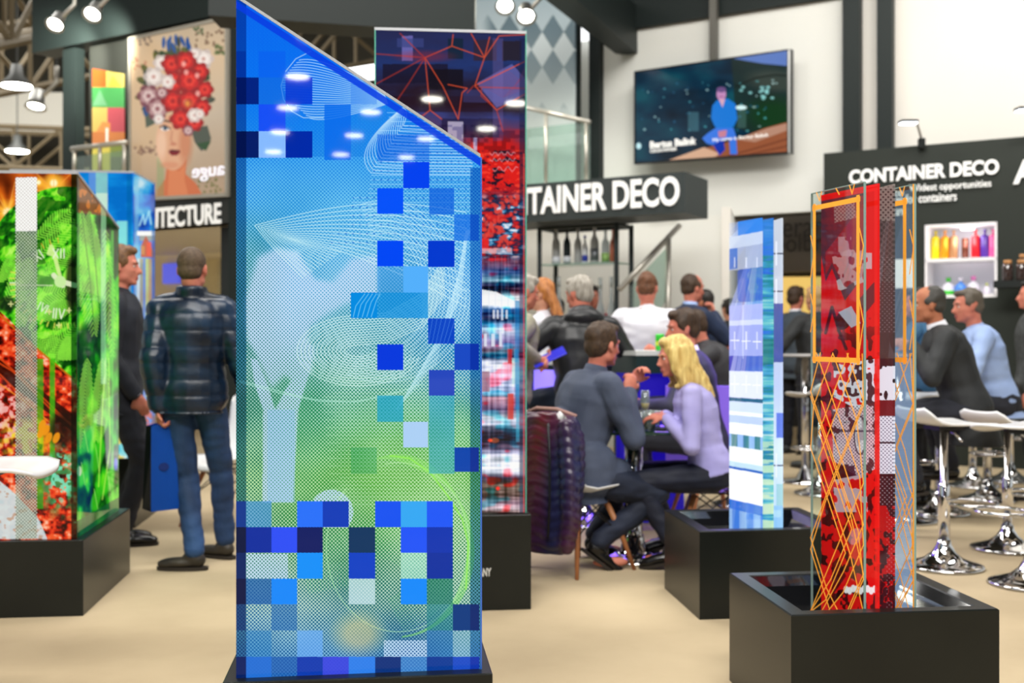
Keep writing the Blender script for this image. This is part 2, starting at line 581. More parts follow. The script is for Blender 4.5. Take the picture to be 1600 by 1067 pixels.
# ---------- the art of the large blue tower
def art_main(c):
    X, Y = c.X, c.Y
    n1 = c.noise(150, 150, 3, 3); n2 = c.noise(90, 90, 8, 3)
    yy = Y + (n1-.5)*140
    # screen colour
    base = ramp(yy, [(0, (12, 100, 236)), (90, (8, 112, 240)), (200, (20, 128, 236)), (300, (40, 140, 225)), (370, (45, 150, 215)), (430, (45, 150, 195)),
                     (520, (14, 128, 142)), (600, (8, 124, 96)), (700, (22, 136, 78)), (760, (40, 140, 56)), (850, (16, 124, 64)), (920, (8, 110, 90)), (1000, (6, 92, 130)), (1060, (10, 70, 160))])
    right = sm(X, 560, 740) * (1-sm(Y, 560, 700))
    base = base*(1-.6*right[..., None]) + np.array([30, 130, 225], np.float32)*.6*right[..., None]
    leftg = (1-sm(X, 385, 470)) * sm(Y, 300, 420) * (1-sm(Y, 820, 950))
    base = base*(1-.7*leftg[..., None]) + np.array([6, 100, 82], np.float32)*.7*leftg[..., None]
    ll = (1-sm(X, 380, 620)) * sm(Y, 860, 960)
    base = base*(1-.7*ll[..., None]) + np.array([20, 100, 165], np.float32)*.7*ll[..., None]
    lime = c.ellm(640, 735, 115, 95, 0, .9)
    base = base*(1-.75*lime[..., None]) + np.array([84, 172, 52], np.float32)*.75*lime[..., None]
    # paper colour between the dots
    paper = ramp(Y, [(0, (20, 120, 244)), (150, (40, 150, 246)), (230, (70, 175, 245)), (330, (120, 205, 244)), (430, (165, 218, 246)), (560, (195, 230, 240)),
                     (650, (185, 232, 210)), (740, (190, 235, 170)), (850, (205, 235, 200)), (950, (200, 230, 215)), (1020, (130, 190, 225))])
    # light patches: a tree-like figure on the left
    fig_ = np.zeros_like(X)
    fig_ = np.maximum(fig_, blur(c.polym([(402, 402), (432, 386), (466, 392), (492, 436), (520, 440), (548, 404), (590, 398), (590, 462), (540, 474), (508, 492), (486, 508), (480, 530), (492, 545), (486, 575), (468, 606), (445, 585), (424, 606), (404, 560), (386, 530), (382, 470)]), 16))
    fig_ = np.maximum(fig_, c.polym([(392, 560), (402, 562), (420, 606), (430, 640), (444, 612), (476, 560), (490, 546), (484, 580), (466, 640), (458, 785), (410, 785), (411, 640), (398, 600)]))
    fig_ = blur(fig_, 5)*.9
    fig_ = np.maximum(fig_, c.ellm(518, 800, 34, 35, 0)*(Y < 824)*.9)
    fig_ = np.maximum(fig_, c.rectm(385, 865, 450, 904)*.8)
    fig_ = np.maximum(fig_, c.rectm(600, 1000, 667, 1026)*.8)
    rad = 1.72 + (n2-.5)*.8
    rad = rad*(1-fig_) + fig_*(1.12 + .5*(n1-.5))
    rad = np.where(Y < 245, 2.3, rad)
    paper = paper*(1-fig_[..., None]) + np.array([196, 222, 250], np.float32)*fig_[..., None]
    dk = np.clip((c.dots(5.75, rad, 372, 3)-.5)*1.7+.5, 0, 1)
    top = 1 - sm(Y, 150, 280)
    dk = np.maximum(dk, top*.72)
    c.c = paper*(1-dk[..., None]) + base*dk[..., None]
    # fine weave in the upper half
    c.mul(((np.abs((X % 6.9) - 3.4) < .5) & (Y < 250)).astype(np.float32)*.35, (.85, .92, 1))
    # horizontal dashes
    for y in range(176, 392, 7):
        x0 = 592 + (abs((y*7) % 23)) - max(0, (y-240)*.6)
        x0 = max(510, x0)
        c.lines([[(x0, y), (x0+40, y), (738, y)]], (170, 222, 255), 1.1, .7)
        if y % 2: c.mul(c.rectm(x0, y-1, 738, y+1.2)*((X % 11) < 3), (.45, .68, .9))
    for y in range(590, 790, 6):
        c.lines([[(505 + (y*13) % 31, y), (726, y)]], (205, 240, 205), .9, .5)
    A = 345
    # contour lines: leaf
    W_ = (200, 232, 255)
    fam = []
    for k in range(24):
        t = k/23.0
        pts = []
        for i in range(26):
            s_ = i/25.0
            # start on an arc on the left, meet at the right point
            ax = 440 + 42*abs(t-.42)**1.4*2.2; ay = 84 + 100*t
            ex, ey = 600 + 6*t, 146 + 16*t
            bx = 470 - 10*math.sin(t*3); 
            mx, my = 505, 92 + 96*t + (t-.5)*14
            x = (1-s_)**2*ax + 2*s_*(1-s_)*mx + s_*s_*ex
            y = (1-s_)**2*(ay+10*(1-t)) + 2*s_*(1-s_)*my + s_*s_*ey
            pts.append((x, y))
        fam.append(pts)
    fam.append([(486, 80), (462, 92), (446, 112), (439, 134), (443, 155), (456, 174), (474, 184), (505, 184)])
    c.lines(fam, W_, 1.1, .9)
    # feather right of it
    fam = []
    for k in range(17):
        t = k/16.0
        ax, ay = 630 - 3*t, 168 + 2*t
        bx, by = 640 - 95*t, 190 + 62*t
        cx, cy = 640 - 60*t + 0, 196 + 74*t
        pts = []
        for i in range(16):
            s_ = i/15.0
            x = (1-s_)**2*ax + 2*s_*(1-s_)*bx + s_*s_*(cx-10*(1-t))
            y = (1-s_)**2*ay + 2*s_*(1-s_)*(by-16) + s_*s_*cy
            pts.append((x, y))
        pts += [(cx+30, cy+2), (738, cy+3)]
        fam.append(pts)
    c.lines(fam, W_, 1.1, .9)
    # swirl across the middle
    fam = []
    for k in range(13):
        t = k/12.0
        pts = []
        for i in range(40):
            s_ = i/39.0
            x = 398 + 60*t + (330-60*t)*s_
            y = 352 + 22*t - (34 - 52*t)*math.sin(s_*math.pi*.8) + 95*t*s_*s_
            pts.append((x, y))
        # fold back at the left end
        fold = [(398+60*t + 75*u, 352 + 22*t + (20+62*(1-t))*u**.9) for u in np.linspace(0, 1, 10)]
        fam.append(fold[::-1] + pts)
    c.lines(fam, (222, 250, 250), 1.05, .85)
    # vertical loop at the right and eye in the centre
    fam = []
    for k in range(11):
        t = k/10.0
        pts = []
        for i in range(44):
            a = -1.9 + 3.9*i/43.0
            rx = 30 + 140*t*.4 + 40; ry = 95 + 55*t
            pts.append((600 + (rx*1.15-10)*math.cos(a) * (1 if a > 0 else .85), 455 + ry*math.sin(a)*.95))
        fam.append(pts)
    c.lines(fam, (210, 244, 255), 1.0, .75)
    fam = []
    for k in range(13):
        t = k/12.0
        rx, ry = 22 + 74*t, 9 + 46*t
        pts = [(545 + rx*math.cos(a)*1.05 + 18*t, 545 + ry*math.sin(a) - 12*t*math.cos(a)) for a in np.linspace(.3*t, 2*math.pi*.86, 40)]
        pts = [(560 + rx*math.cos(a), 548 + ry*math.sin(a)) for a in np.linspace(.2, 4.7, 34)]
        ex, ey = pts[-1]
        pts += [(ex + 45, ey - 4), (ex + 100, ey - 28 - 6*t), (ex + 135, ey - 78 - 10*t)]
        fam.append(pts)
    c.lines(fam, (226, 250, 244), 1.05, .85)
    fam = []
    for k in range(12):
        t = k/11.0
        fam.append([(620 + 60*t, 640 - 70*t), (650 + 40*t, 590 - 60*t), (690 + 30*t, 520 - 60*t), (716 + 14*t, 430 - 60*t), (728 + 8*t, 360)])
    c.lines(fam, (210, 244, 255), 1.0, .75)
    c.lines([[(375, 595), (400, 601), (440, 612), (490, 624), (545, 628), (600, 620), (660, 600)], [(375, 597), (440, 615), (500, 627), (560, 628), (620, 612)]], (190, 235, 220), 1.3, .7)
    # lime circle
    fam = []
    for k in range(18):
        t = k/17.0
        r = 108 + 14*t
        fam.append([(622 - 3*t + r*math.cos(a), 852 + 10*t + (r+22*(1-t)+12)*math.sin(a)*1.0) for a in np.linspace(-1.9 + .6*t, 1.5, 46)])
    c.lines(fam, (150, 232, 110), .9, .6)
    c.lines([[(622 + 112*math.cos(a), 855 + 132*math.sin(a)) for a in np.linspace(-1.75, 3.9, 80)]], (200, 245, 190), 1.2, .7)
    c.lines([[(610, 712), (640, 716), (672, 738), (700, 775), (722, 810), (732, 850), (728, 920)]], (150, 240, 90), 2.6, .8)
    for k in range(14):
        c.lines([[(590 + (45+5*k)*math.cos(a), 905 + (34+4*k)*math.sin(a)) for a in np.linspace(-3.4, 1.2, 40)]], (120, 215, 120), .8, .4)
    c.ell(560, 990, 34, 28, (225, 205, 140), .55, 0, .9)
    # ---- pixel squares
    tr, ma = (8, 92, 236), (0, 62, 175)
    def q(x0, y0, x1, y1, col, al=1.0): c.rect(x0, y0, x1, y1, col, al)
    q(369, 80, 384, 121, (0, 66, 200), .6)
    q(404, 80, 446, 121, (10, 98, 240), .8); q(404, 121, 446, 163, (20, 104, 222), .6)
    q(369, 121, 404, 163, (4, 36, 130)); q(446, 121, 488, 163, (6, 58, 214), .92)
    q(404, 163, 446, 205, (24, 78, 246), .95)
    q(369, 205, 404, 246.5, (6, 30, 104)); q(404, 205, 446, 246.5, (134, 186, 255)); q(446, 205, 488, 246.5, (2, 42, 168))
    q(507, 163, 548, 250, (10, 106, 236), .8); q(589.5, 210, 671, 252, (10, 84, 222), .45)
    q(548, 128, 589, 163, (60, 130, 240), .4)
    q(630, 253, 671, 294, (4, 66, 240)); q(589.5, 294, 630, 334, (4, 82, 250)); q(671, 294, 709.5, 335, (14, 92, 222), .7)
    q(709.5, 335, 748, 376, (20, 104, 228), .7)
    q(589.5, 376, 630, 416, (2, 72, 246)); q(669, 376, 710, 417, (4, 58, 208))
    q(630, 416, 669, 457, (84, 176, 252)); q(589.5, 416, 630, 457, (60, 150, 232), .5)
    q(548, 457, 589.5, 497, (6, 140, 226)); q(589.5, 457, 669, 497, (10, 140, 226), .7)
    c.lines([[(552+7*k, 495), (556+8*k, 478-k*2), (570+6*k, 459)] for k in range(5)], (160, 225, 255), 1, .8)
    q(669, 497.5, 710, 537, (8, 62, 196), .93)
    c.lines([[(669+6*k, 537), (676+7*k, 498)] for k in range(6)], (120, 180, 250), .8, .5)
    q(589.5, 538, 630, 578, (10, 58, 222)); q(710, 537, 748, 578, (28, 74, 196))
    q(670, 578, 710, 618, (40, 72, 190))
    q(589.5, 618, 630, 659, (20, 160, 205), .7); q(670, 618, 710, 740, (40, 160, 205), .55)
    q(630, 659, 669, 699, (172, 208, 246)); q(548, 699, 589, 740, (30, 150, 90), .35)
    q(710, 699, 748, 737, (0, 68, 172))
    q(418, 640, 461, 785, (140, 190, 240), .35)
    # lower block
    rows = [783, 823.5, 863.5, 904, 944, 985, 1026, 1062]
    cols = [384, 424, 464, 504.5, 545, 586, 626, 667, 707.5, 749]
    def g(i, j, col, al=1.0): q(cols[i], rows[j], cols[i+1], rows[j+1], col, al)
    def edge(j, col, al=1): q(369, rows[j], 384, rows[j+1], col, al)
    edge(0, (20, 90, 190)); g(0, 0, (60, 140, 232), .6); g(2, 0, (34, 112, 250)); g(3, 0, (0, 58, 184))
    g(5, 0, (10, 82, 242)); g(6, 0, (50, 168, 244)); g(7, 0, (26, 88, 248))
    edge(1, (0, 32, 84)); g(0, 1, (0, 44, 158)); g(1, 1, (42, 78, 246)); g(2, 1, (0, 24, 98)); g(4, 1, (0, 52, 96)); g(6, 1, (26, 84, 248)); g(7, 1, (2, 52, 176))
    edge(2, (10, 60, 130)); g(2, 2, (6, 144, 250)); g(4, 2, (0, 64, 196)); g(6, 2, (190, 240, 225), .6); g(7, 2, (0, 48, 160))
    edge(3, (4, 30, 90)); g(0, 3, (14, 84, 170), .7); g(1, 3, (10, 136, 250)); g(4, 3, (215, 236, 244), .72); g(6, 3, (6, 138, 252)); g(7, 3, (8, 110, 92), .6)
    g(1, 4, (10, 88, 176), .5); g(8, 4, (0, 58, 128)); g(7, 4, (10, 120, 130), .5); edge(4, (10, 60, 140), .6)
    g(0, 5, (20, 120, 200), .35); g(2, 5, (110, 176, 250), .72); g(7, 5, (30, 110, 190), .5); g(8, 5, (190, 215, 230), .4)
    for i, col in enumerate([(30, 110, 215), (20, 90, 180), (0, 54, 176), (58, 70, 226), (44, 128, 238), (2, 46, 122), (70, 140, 215), (0, 56, 150), (24, 74, 200)]):
        g(i, 6, col, .7 if i in (1, 6) else .95)
    edge(6, (0, 50, 130))
    # side bands where the edge of the tower body shows
    c.mul(c.rectm(369, 0, 385, 1062), (.38, .62, .74))
    c.mul(c.rectm(735, 262, 751, 1062), (.42, .68, .86))
    c.mix(sm(1-np.abs(Y - (0 + (X-369)*246/381.0) - 7)/7, 0, .3), (10, 60, 226), .85)
# ---------- red and blue city tower
def art_city(c):
    X, Y = c.X, c.Y
    n = c.noise(60, 22, 5, 4); nf = c.noise(9, 5, 7, 3); nv = c.noise(70, 3, 15, 3)
    base = ramp(Y + (n-.5)*60, [(40, (40, 44, 84)), (110, (36, 54, 110)), (150, (40, 26, 40)), (185, (56, 62, 120)), (205, (90, 60, 100)), (235, (205, 30, 28)), (280, (225, 34, 30)), (300, (170, 30, 40))])
    c.c = base
    for (x0, y0, x1, y1, col, a) in [(628, 56, 645, 95, (118, 112, 190), .8), (598, 100, 700, 130, (28, 24, 44), .8), (700, 60, 724, 92, (24, 40, 60), .9), (740, 62, 776, 95, (50, 40, 60), .9),
                                     (785, 64, 815, 95, (40, 34, 46), .9), (620, 60, 662, 74, (60, 70, 130), .7), (600, 150, 820, 175, (40, 22, 34), .7), (670, 108, 724, 140, (24, 20, 30), .9), (690, 185, 780, 215, (36, 28, 60), .7),
                                     (700, 190, 724, 238, (210, 200, 225), .75), (740, 215, 745, 240, (200, 205, 235), .8), (770, 60, 786, 220, (120, 100, 160), .35), (724, 140, 816, 160, (70, 70, 130), .5)]:
        c.rect(x0, y0, x1, y1, col, a)
    c.poly([(745, 130), (800, 100), (820, 122), (820, 150), (776, 168)], (120, 120, 200), .6)
    for k in range(14):
        c.lines([[(748+3*k, 128-2*k+3), (786+2*k, 152-2*k), (822, 128-3*k+10)]], (150, 70, 110), .7, .5)
    c.mul(((c.cells(7, 6, 4) > .5) & (Y > 195) & (Y < 240)).astype(float)*.5, (.5, .5, .7))
    red = (235, 62, 36)
    net = [[(625, 52), (658, 85), (664, 90), (586, 132)], [(664, 90), (640, 128), (615, 165)], [(664, 90), (668, 130), (672, 172), (655, 185)], [(672, 172), (690, 186)],
           [(664, 90), (692, 135), (716, 186), (722, 145), (730, 138), (700, 132)], [(664, 90), (706, 72), (708, 54)], [(706, 72), (757, 90), (736, 52)], [(757, 90), (765, 58)], [(757, 90), (780, 56), (822, 54)],
           [(757, 90), (742, 134), (820, 96)], [(742, 134), (776, 172), (822, 146)], [(776, 172), (786, 205)], [(730, 145), (740, 134)], [(742, 136), (822, 138)], [(586, 84), (664, 90)], [(752, 138), (752, 150), (776, 172)]]
    c.lines(net, red, 1.8, .55); c.lines(net[2:11], (255, 110, 60), .9, .7)
    c.mix(c.ellm(664, 88, 40, 8, 0, .9), (180, 40, 40), .35)
    # red torn field
    m = ((Y > 235) & (Y < 322)).astype(np.float32)
    c.mix(m*(nf > .62), (20, 24, 40), .9); c.mix(m*(nf < .34), (255, 70, 50), .8)
    c.lines([[(766+3*i, 240 + 3*math.sin(i*1.9)) for i in range(14)], [(766+3*i, 250 + 3*math.sin(i*2.3)) for i in range(14)], [(770+3*i, 264 + 4*math.sin(i*1.4)) for i in range(14)]], (250, 180, 190), 1, .8)
    # speckled band
    m = sm(Y, 296, 320)*(1-sm(Y, 390, 430))
    sp = c.noise(13, 9, 21, 3)
    lowb = ramp(sp + (nv-.5)*.5, [(0, (240, 60, 50)), (.35, (190, 30, 36)), (.47, (30, 40, 70)), (.55, (16, 44, 84)), (.66, (60, 140, 190)), (.8, (235, 240, 250))])
    c.c = c.c*(1-m[..., None]) + lowb*m[..., None]
    for i in range(90):
        rs = random.Random(i)
        c.ell(752+rs.random()*58, 305+rs.random()*90, 1.5+rs.random()*3.5, 1.5+rs.random()*3, (230, 70, 60), .8)
    c.rect(750, 372, 764, 392, (236, 40, 40), .9); c.rect(752, 388, 800, 396, (236, 220, 230), .6)
    # streaked city: horizontals and verticals
    m = sm(Y, 392, 425)
    band = ramp(Y, [(400, (110, 34, 50)), (425, (60, 90, 150)), (438, (170, 215, 235)), (444, (30, 40, 80)), (456, (90, 40, 60)), (464, (245, 245, 252)), (476, (248, 250, 255)), (484, (60, 110, 175)), (497, (40, 50, 90)), (508, (90, 150, 200)),
                    (517, (200, 215, 240)), (535, (150, 130, 190)), (548, (90, 70, 90)), (558, (50, 70, 110)), (566, (225, 230, 250)), (590, (205, 210, 245)), (612, (190, 205, 245)), (622, (160, 110, 130)), (640, (100, 80, 120)), (652, (235, 238, 250)), (662, (210, 215, 240)), (676, (30, 26, 52)), (697, (46, 30, 60)),
                    (706, (190, 190, 225)), (716, (236, 238, 250)), (738, (225, 232, 250)), (747, (60, 50, 80)), (757, (80, 66, 56)), (772, (70, 50, 44)), (786, (150, 120, 140)), (795, (190, 170, 180)), (800, (90, 70, 70))])
    streak = c.noise(46, 3.4, 31, 3); vst = c.noise(4.2, 55, 37, 2)
    b2 = band + ((streak-.5)*190 + (vst-.5)*110)[..., None]*np.array([1.05, .95, .95])
    tint = c.noise(24, 15, 44, 2)
    b2 = b2 + (sm(tint, .6, .75)[..., None])*np.array([70, -60, -60]) + (sm(1-tint, .6, .75)[..., None])*np.array([-60, 20, 25])
    c.c = c.c*(1-m[..., None]) + np.clip(b2, 8, 255)*m[..., None]
    c.poly([(750, 452), (775, 456), (812, 474), (812, 480), (775, 478), (750, 474)], (255, 255, 255), .92)
    for (x0, y0, x1, y1) in [(770, 484, 773, 498), (776, 484, 779, 498), (783, 482, 786, 500), (790, 484, 793, 498), (756, 521, 761, 541), (768, 521, 773, 541), (780, 521, 785, 541)]:
        c.rect(x0, y0, x1, y1, (235, 240, 252), .85)
    c.rect(793, 545, 800, 568, (200, 40, 44), .8); c.rect(803, 545, 810, 566, (60, 150, 200), .8); c.rect(752, 580, 765, 612, (150, 90, 110), .7); c.rect(793, 615, 802, 655, (226, 60, 50), .75)
    c.rect(800, 560, 812, 600, (190, 240, 225), .6); c.rect(806, 600, 812, 690, (60, 170, 205), .6); c.ell(766, 688, 3.5, 2.5, (255, 60, 40)); c.ell(778, 763, 3, 3, (255, 50, 40)); c.ell(773, 688, 7, 4, (255, 120, 60), .5)
    c.lines([[(754+k*10, 400), (754+k*10, 660)] for k in range(6)], (180, 200, 235), .8, .4)
    c.rect(812, 60, 824, 805, (28, 34, 66), .55); c.rect(805, 470, 812, 640, (30, 120, 190), .55)
    c.rect(817.5, 240, 819, 805, (255, 90, 80), .8)
# ---------- left tower: kaleidoscope, palm leaves, clock face, autumn leaves
def art_left(c):
    X, Y = c.X, c.Y
    n = c.noise(40, 40, 11, 4); nf = c.noise(11, 11, 12, 3)
    # orange facets on top
    ang = np.arctan2(Y-298, X-84); ang2 = np.arctan2(Y-332, X-12)
    fac = .5+.5*np.sin(ang*7+1) ; fac2 = .5+.5*np.sin(ang2*9)
    d1 = np.hypot(X-84, Y-298); d2 = np.hypot(X-12, Y-332)
    v = .35*fac*np.clip(1-d1/120, 0, 1) + .45*fac2*np.clip(1-d2/80, 0, 1) + .5*n
    c.c = ramp(v, [(.1, (70, 20, 4)), (.3, (150, 60, 14)), (.5, (205, 92, 20)), (.65, (240, 150, 40)), (.85, (255, 215, 120)), (1, (255, 246, 190))])
    for (x, y, r) in [(84, 298, 13), (12, 332, 10), (84, 286, 8), (62, 312, 9), (5, 372, 10), (60, 285, 5)]:
        c.ell(x, y, r*1.6, r*1.6, (255, 190, 60), .9, 0, .9); c.ell(x, y, r*.7, r*.7, (255, 250, 200), 1, 0, .7)
    c.lines([[(84, 298), (84+60*math.cos(a), 298+60*math.sin(a))] for a in np.linspace(0, 6.28, 9)], (255, 170, 70), 1.6, .55)
    c.lines([[(12, 332), (12+50*math.cos(a), 332+50*math.sin(a))] for a in np.linspace(.3, 6.5, 9)], (255, 190, 90), 1.6, .6)
    c.poly([(60, 352), (70, 335), (118, 305), (118, 320), (84, 336)], (150, 120, 110), .55)
    c.rect(-200, 265, -150, 400, (200, 90, 20), .3)
    # autumn lower part
    g = c.noise(9, 8, 19, 3)
    low = ramp(g, [(.2, (36, 8, 4)), (.38, (140, 20, 8)), (.5, (226, 50, 20)), (.62, (240, 90, 40)), (.8, (255, 190, 160))])
    m = sm(Y, 455 + (X+0)*1.0*.55, 470 + X*.55)
    c.c = c.c*(1-m[..., None]) + low*m[..., None]
    c.mix(c.ellm(5, 650, 40, 48, 0, .7)*(g > .5), (235, 190, 190), .8)
    # green disc
    disc = np.clip(132 - np.hypot((X-104)/1.0, (Y-432)*1.0*.94) + .5, 0, 1)
    disc = np.maximum(disc, c.polym([(-200, 415), (0, 415), (60, 352), (104, 330), (119, 330), (119, 600), (90, 570), (60, 545), (0, 500), (-200, 480)]))
    disc *= 1 - c.polym([(-200, 478), (0, 486), (30, 515), (70, 556), (119, 605), (119, 900), (-200, 900)])
    gr = ramp(c.noise(7, 15, 51, 3, .6)*.75 + .35*nf, [(.2, (4, 40, 6)), (.42, (18, 96, 14)), (.55, (60, 190, 20)), (.7, (140, 232, 50)), (.9, (220, 255, 140))])
    c.c = c.c*(1-disc[..., None]) + gr*disc[..., None]
    leaf = []
    for (x0, y0, x1, y1, w) in [(56, 372, 116, 326, 14), (62, 398, 118, 340, 16), (70, 430, 118, 384, 14), (98, 440, 118, 420, 10), (40, 470, 112, 452, 14), (60, 500, 112, 472, 14), (10, 470, 50, 400, 16), (0, 440, 30, 395, 12), (70, 560, 118, 505, 20), (50, 520, 100, 560, 20), (90, 560, 118, 540, 20)]:
        N = 16
        dx, dy = (x1-x0)/N, (y1-y0)/N; Ln = math.hypot(dx, dy)
        for i in range(N):
            t = i/N; px, py = x0+dx*i, y0+dy*i; ww = w*math.sin(math.pi*min(1, t*.9+.12))
            leaf.append([(px, py), (px + dx/Ln*ww*.8 + dy/Ln*ww, py + dy/Ln*ww*.8 - dx/Ln*ww)])
            leaf.append([(px, py), (px + dx/Ln*ww*.8 - dy/Ln*ww, py + dy/Ln*ww*.8 + dx/Ln*ww)])
    lm = c.linem(leaf, 2.0) * np.clip(disc + (Y < 600), 0, 1)*disc
    c.mix(disc*(c.noise(20, 20, 55, 2) > .5), (8, 56, 10), .6)
    c.mix(lm, (150, 240, 70), .85)
    c.mix(c.ellm(58, 455, 40, 42, 0, .5)*disc, (170, 245, 120), .45)
    c.mix(c.ellm(112, 445, 9, 44, 0, .5), (30, 22, 18), .75)
    c.mix(c.ellm(10, 475, 14, 12, 0, .5), (24, 30, 20), .7)
    # dial
    W_ = (226, 236, 196)
    c.lines([[(82, 388), (96, 440)], [(80, 384), (76, 396), (84, 398), (80, 384)]], (214, 240, 150), 6, .9)
    c.lines([[(96, 440), (118, 446)], [(84, 430), (98, 446)]], W_, 8, .95)
    c.ell(94, 440, 9, 9, (200, 236, 160)); c.lines([[(16, 445), (82, 446)]], W_, 1.6, .8)
    def numeral(cx, cy, rot, strokes, s=1.0):
        cr, sr = math.cos(rot), math.sin(rot)
        out = []
        for (a, b, c2, d) in strokes:
            out.append([(cx + s*(a*cr - b*sr), cy + s*(a*sr + b*cr)), (cx + s*(c2*cr - d*sr), cy + s*(c2*sr + d*cr))])
        c.lines(out, (232, 244, 214), 2.0*s, .95)
    X1 = [(-9, -7, -1, 7), (-1, -7, -9, 7)]; I = lambda x: [(x, -7, x, 7)]; V = [(-2, -7, 2, 7), (6, -7, 2, 7)]
    numeral(92, 396, .0, X1 + I(3) + I(8)); numeral(62, 398, -.55, X1 + I(3)); numeral(66, 480, .45, I(-6) + V + I(9), .9)
    numeral(92, 490, .1, I(-8) + I(-4) + [(0, -7, 4, 7), (8, -7, 4, 7)], 1.05)
    numeral(22, 442, 1.57, I(0), .9)
    for (x, y) in [(77, 487), (108, 485), (17, 475), (48, 500), (92, 508)]:
        c.lines([[(x-3.5, y), (x+3.5, y)], [(x, y-3.5), (x, y+3.5)]], (226, 226, 150), 2.4, .9)
    tick = []
    for a in np.linspace(1.2, 3.35, 17):
        tick.append([(98 + 75*math.cos(a), 440 + 66*math.sin(a)), (98 + 83*math.cos(a), 440 + 73*math.sin(a))])
    c.lines(tick, (226, 220, 90), 1.9, .9)
    for a in (4.2, 4.4, 4.6):
        c.lines([[(98 + 60*math.cos(a), 445 + 66*math.sin(a)), (98 + 68*math.cos(a), 445 + 74*math.sin(a))]], (230, 190, 60), 1.6, .9)
    # dark rails, green bars, autumn details
    c.lines([[(-200, 330), (0, 492), (40, 530), (119, 596)]], (200, 110, 20), 3, .9)
    c.lines([[(-60, 540), (0, 575), (60, 620), (119, 665)]], (40, 8, 4), 22, .85)
    c.lines([[(-60, 520), (0, 560), (50, 605), (119, 672)], [(0, 585), (60, 645), (100, 680)], [(-30, 550), (20, 580), (80, 640), (119, 668)]], (214, 70, 20), 2.6, .9)
    c.lines([[(0, 600), (40, 628), (80, 662), (100, 682)]], (250, 150, 40), 2, .85)
    c.rect(58, 560, 68, 795, (60, 176, 20), .75); c.rect(78, 560, 86, 740, (66, 190, 20), .8)
    c.mix(c.ellm(38, 690, 34, 34, 0, .8)*sm(c.noise(8, 8, 88, 2), .35, .6), (240, 222, 30), .9)
    c.mix(c.ellm(98, 672, 22, 26, 0, .6), (24, 12, 8), .8)
    c.mix(c.ellm(95, 752, 34, 50, 0, .6)*sm(c.noise(9, 9, 89, 2), .35, .6), (50, 150, 80), .85); c.mix(c.ellm(95, 745, 20, 40, 0, .6)*(c.noise(6, 6, 90, 2) > .58), (120, 230, 190), .9)
    for (x, y) in [(72, 672), (66, 664), (76, 684), (88, 684), (64, 676)]:
        c.ell(x, y, 5, 9, (238, 150, 20), .95, .4)
    c.poly([(-200, 760), (0, 752), (20, 768), (60, 810), (74, 842), (-200, 842)], (206, 224, 226), .92)
    c.mix(c.polym([(-200, 760), (0, 752), (20, 768), (60, 810), (74, 842), (-200, 842)])*(c.noise(8, 6, 70, 2) > .72), (190, 140, 110), .7)
    # perforated strip
    strip = c.rectm(24.5, 277, 57.5, 842)
    wh = strip*(Y < 361)
    c.mix(wh, (255, 255, 252)); c.mix(wh*c.dots(5.4, .75, 25, 2), (90, 70, 50), .9)
    dt = strip*(Y >= 361)*c.dots(5.4, 1.35, 25, 2)
    c.mix(strip*(Y >= 361), (16, 36, 16), .45)
    c.mix(dt, (236, 244, 226), .9)
    c.mul(c.rectm(-400, 265, 22, 842), (1, 1, 1))
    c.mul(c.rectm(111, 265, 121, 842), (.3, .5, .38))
def art_left_side(c):
    X, Y = c.X, c.Y
    n = c.noise(12, 30, 61, 3)
    # coordinates straightened along the receding face
    t = (X-119)/66.0
    c.c = ramp(n, [(.15, (2, 30, 8)), (.4, (8, 90, 14)), (.55, (40, 190, 20)), (.7, (110, 232, 30)), (.9, (200, 250, 90))])
    c.mix(((Y < 332 + t*8)).astype(float), (120, 52, 12), .92)
    c.mix(((Y < 332 + t*8) & (c.noise(6, 10, 3, 2) > .6)).astype(float), (210, 120, 30), .85)
    fr = []
    for (x0, y0, x1, y1, w) in [(128, 335, 148, 525, 20), (140, 330, 152, 470, 22), (128, 330, 124, 480, 12), (165, 360, 176, 560, 12), (136, 560, 128, 700, 16), (160, 560, 150, 690, 18)]:
        N = 26
        dx, dy = (x1-x0)/N, (y1-y0)/N
        for i in range(N):
            ww = w*math.sin(math.pi*min(1, i/N*.8+.15))
            px, py = x0+dx*i, y0+dy*i
            fr.append([(px, py), (px-ww*.8, py+ww*1.5)]); fr.append([(px, py), (px+ww*.8, py+ww*1.5)])
    c.lines(fr, (172, 240, 90), 1.7, .8)
    c.lines([[(128, 335), (140, 430), (148, 525)], [(140, 330), (150, 420), (156, 500)]], (70, 130, 40), 1.4, .8)
    c.mix(c.ellm(128, 540, 12, 34, .2, .5), (4, 40, 10), .7)
    for (x, y, r) in [(135, 690, 20), (152, 715, 26), (130, 740, 22), (170, 750, 22), (150, 780, 20)]:
        c.ell(x, y, r*.34, r, (60, 200, 30), .8, .3, .4); c.lines([[(x-3, y-r*.8), (x+3, y+r*.8)]], (170, 240, 120), 1.3, .7)
    c.lines([[(165, 560), (160, 640), (154, 760)], [(170, 560), (172, 700), (160, 780)]], (190, 250, 90), 2.4, .7)
    c.mix(c.rectm(158, 320, 166, 600), (190, 245, 200), .6)
    c.mix(c.rectm(174, 360, 178, 780), (90, 220, 60), .6)
    c.ell(181, 725, 3, 10, (60, 70, 220), .9); c.ell(124, 736, 4, 8, (220, 225, 200), .8)
    c.mix(((Y > 815 - t*38)).astype(float), (20, 90, 50), .8)
    c.mul(c.rectm(119, 265, 124, 850), (.45, .7, .6))
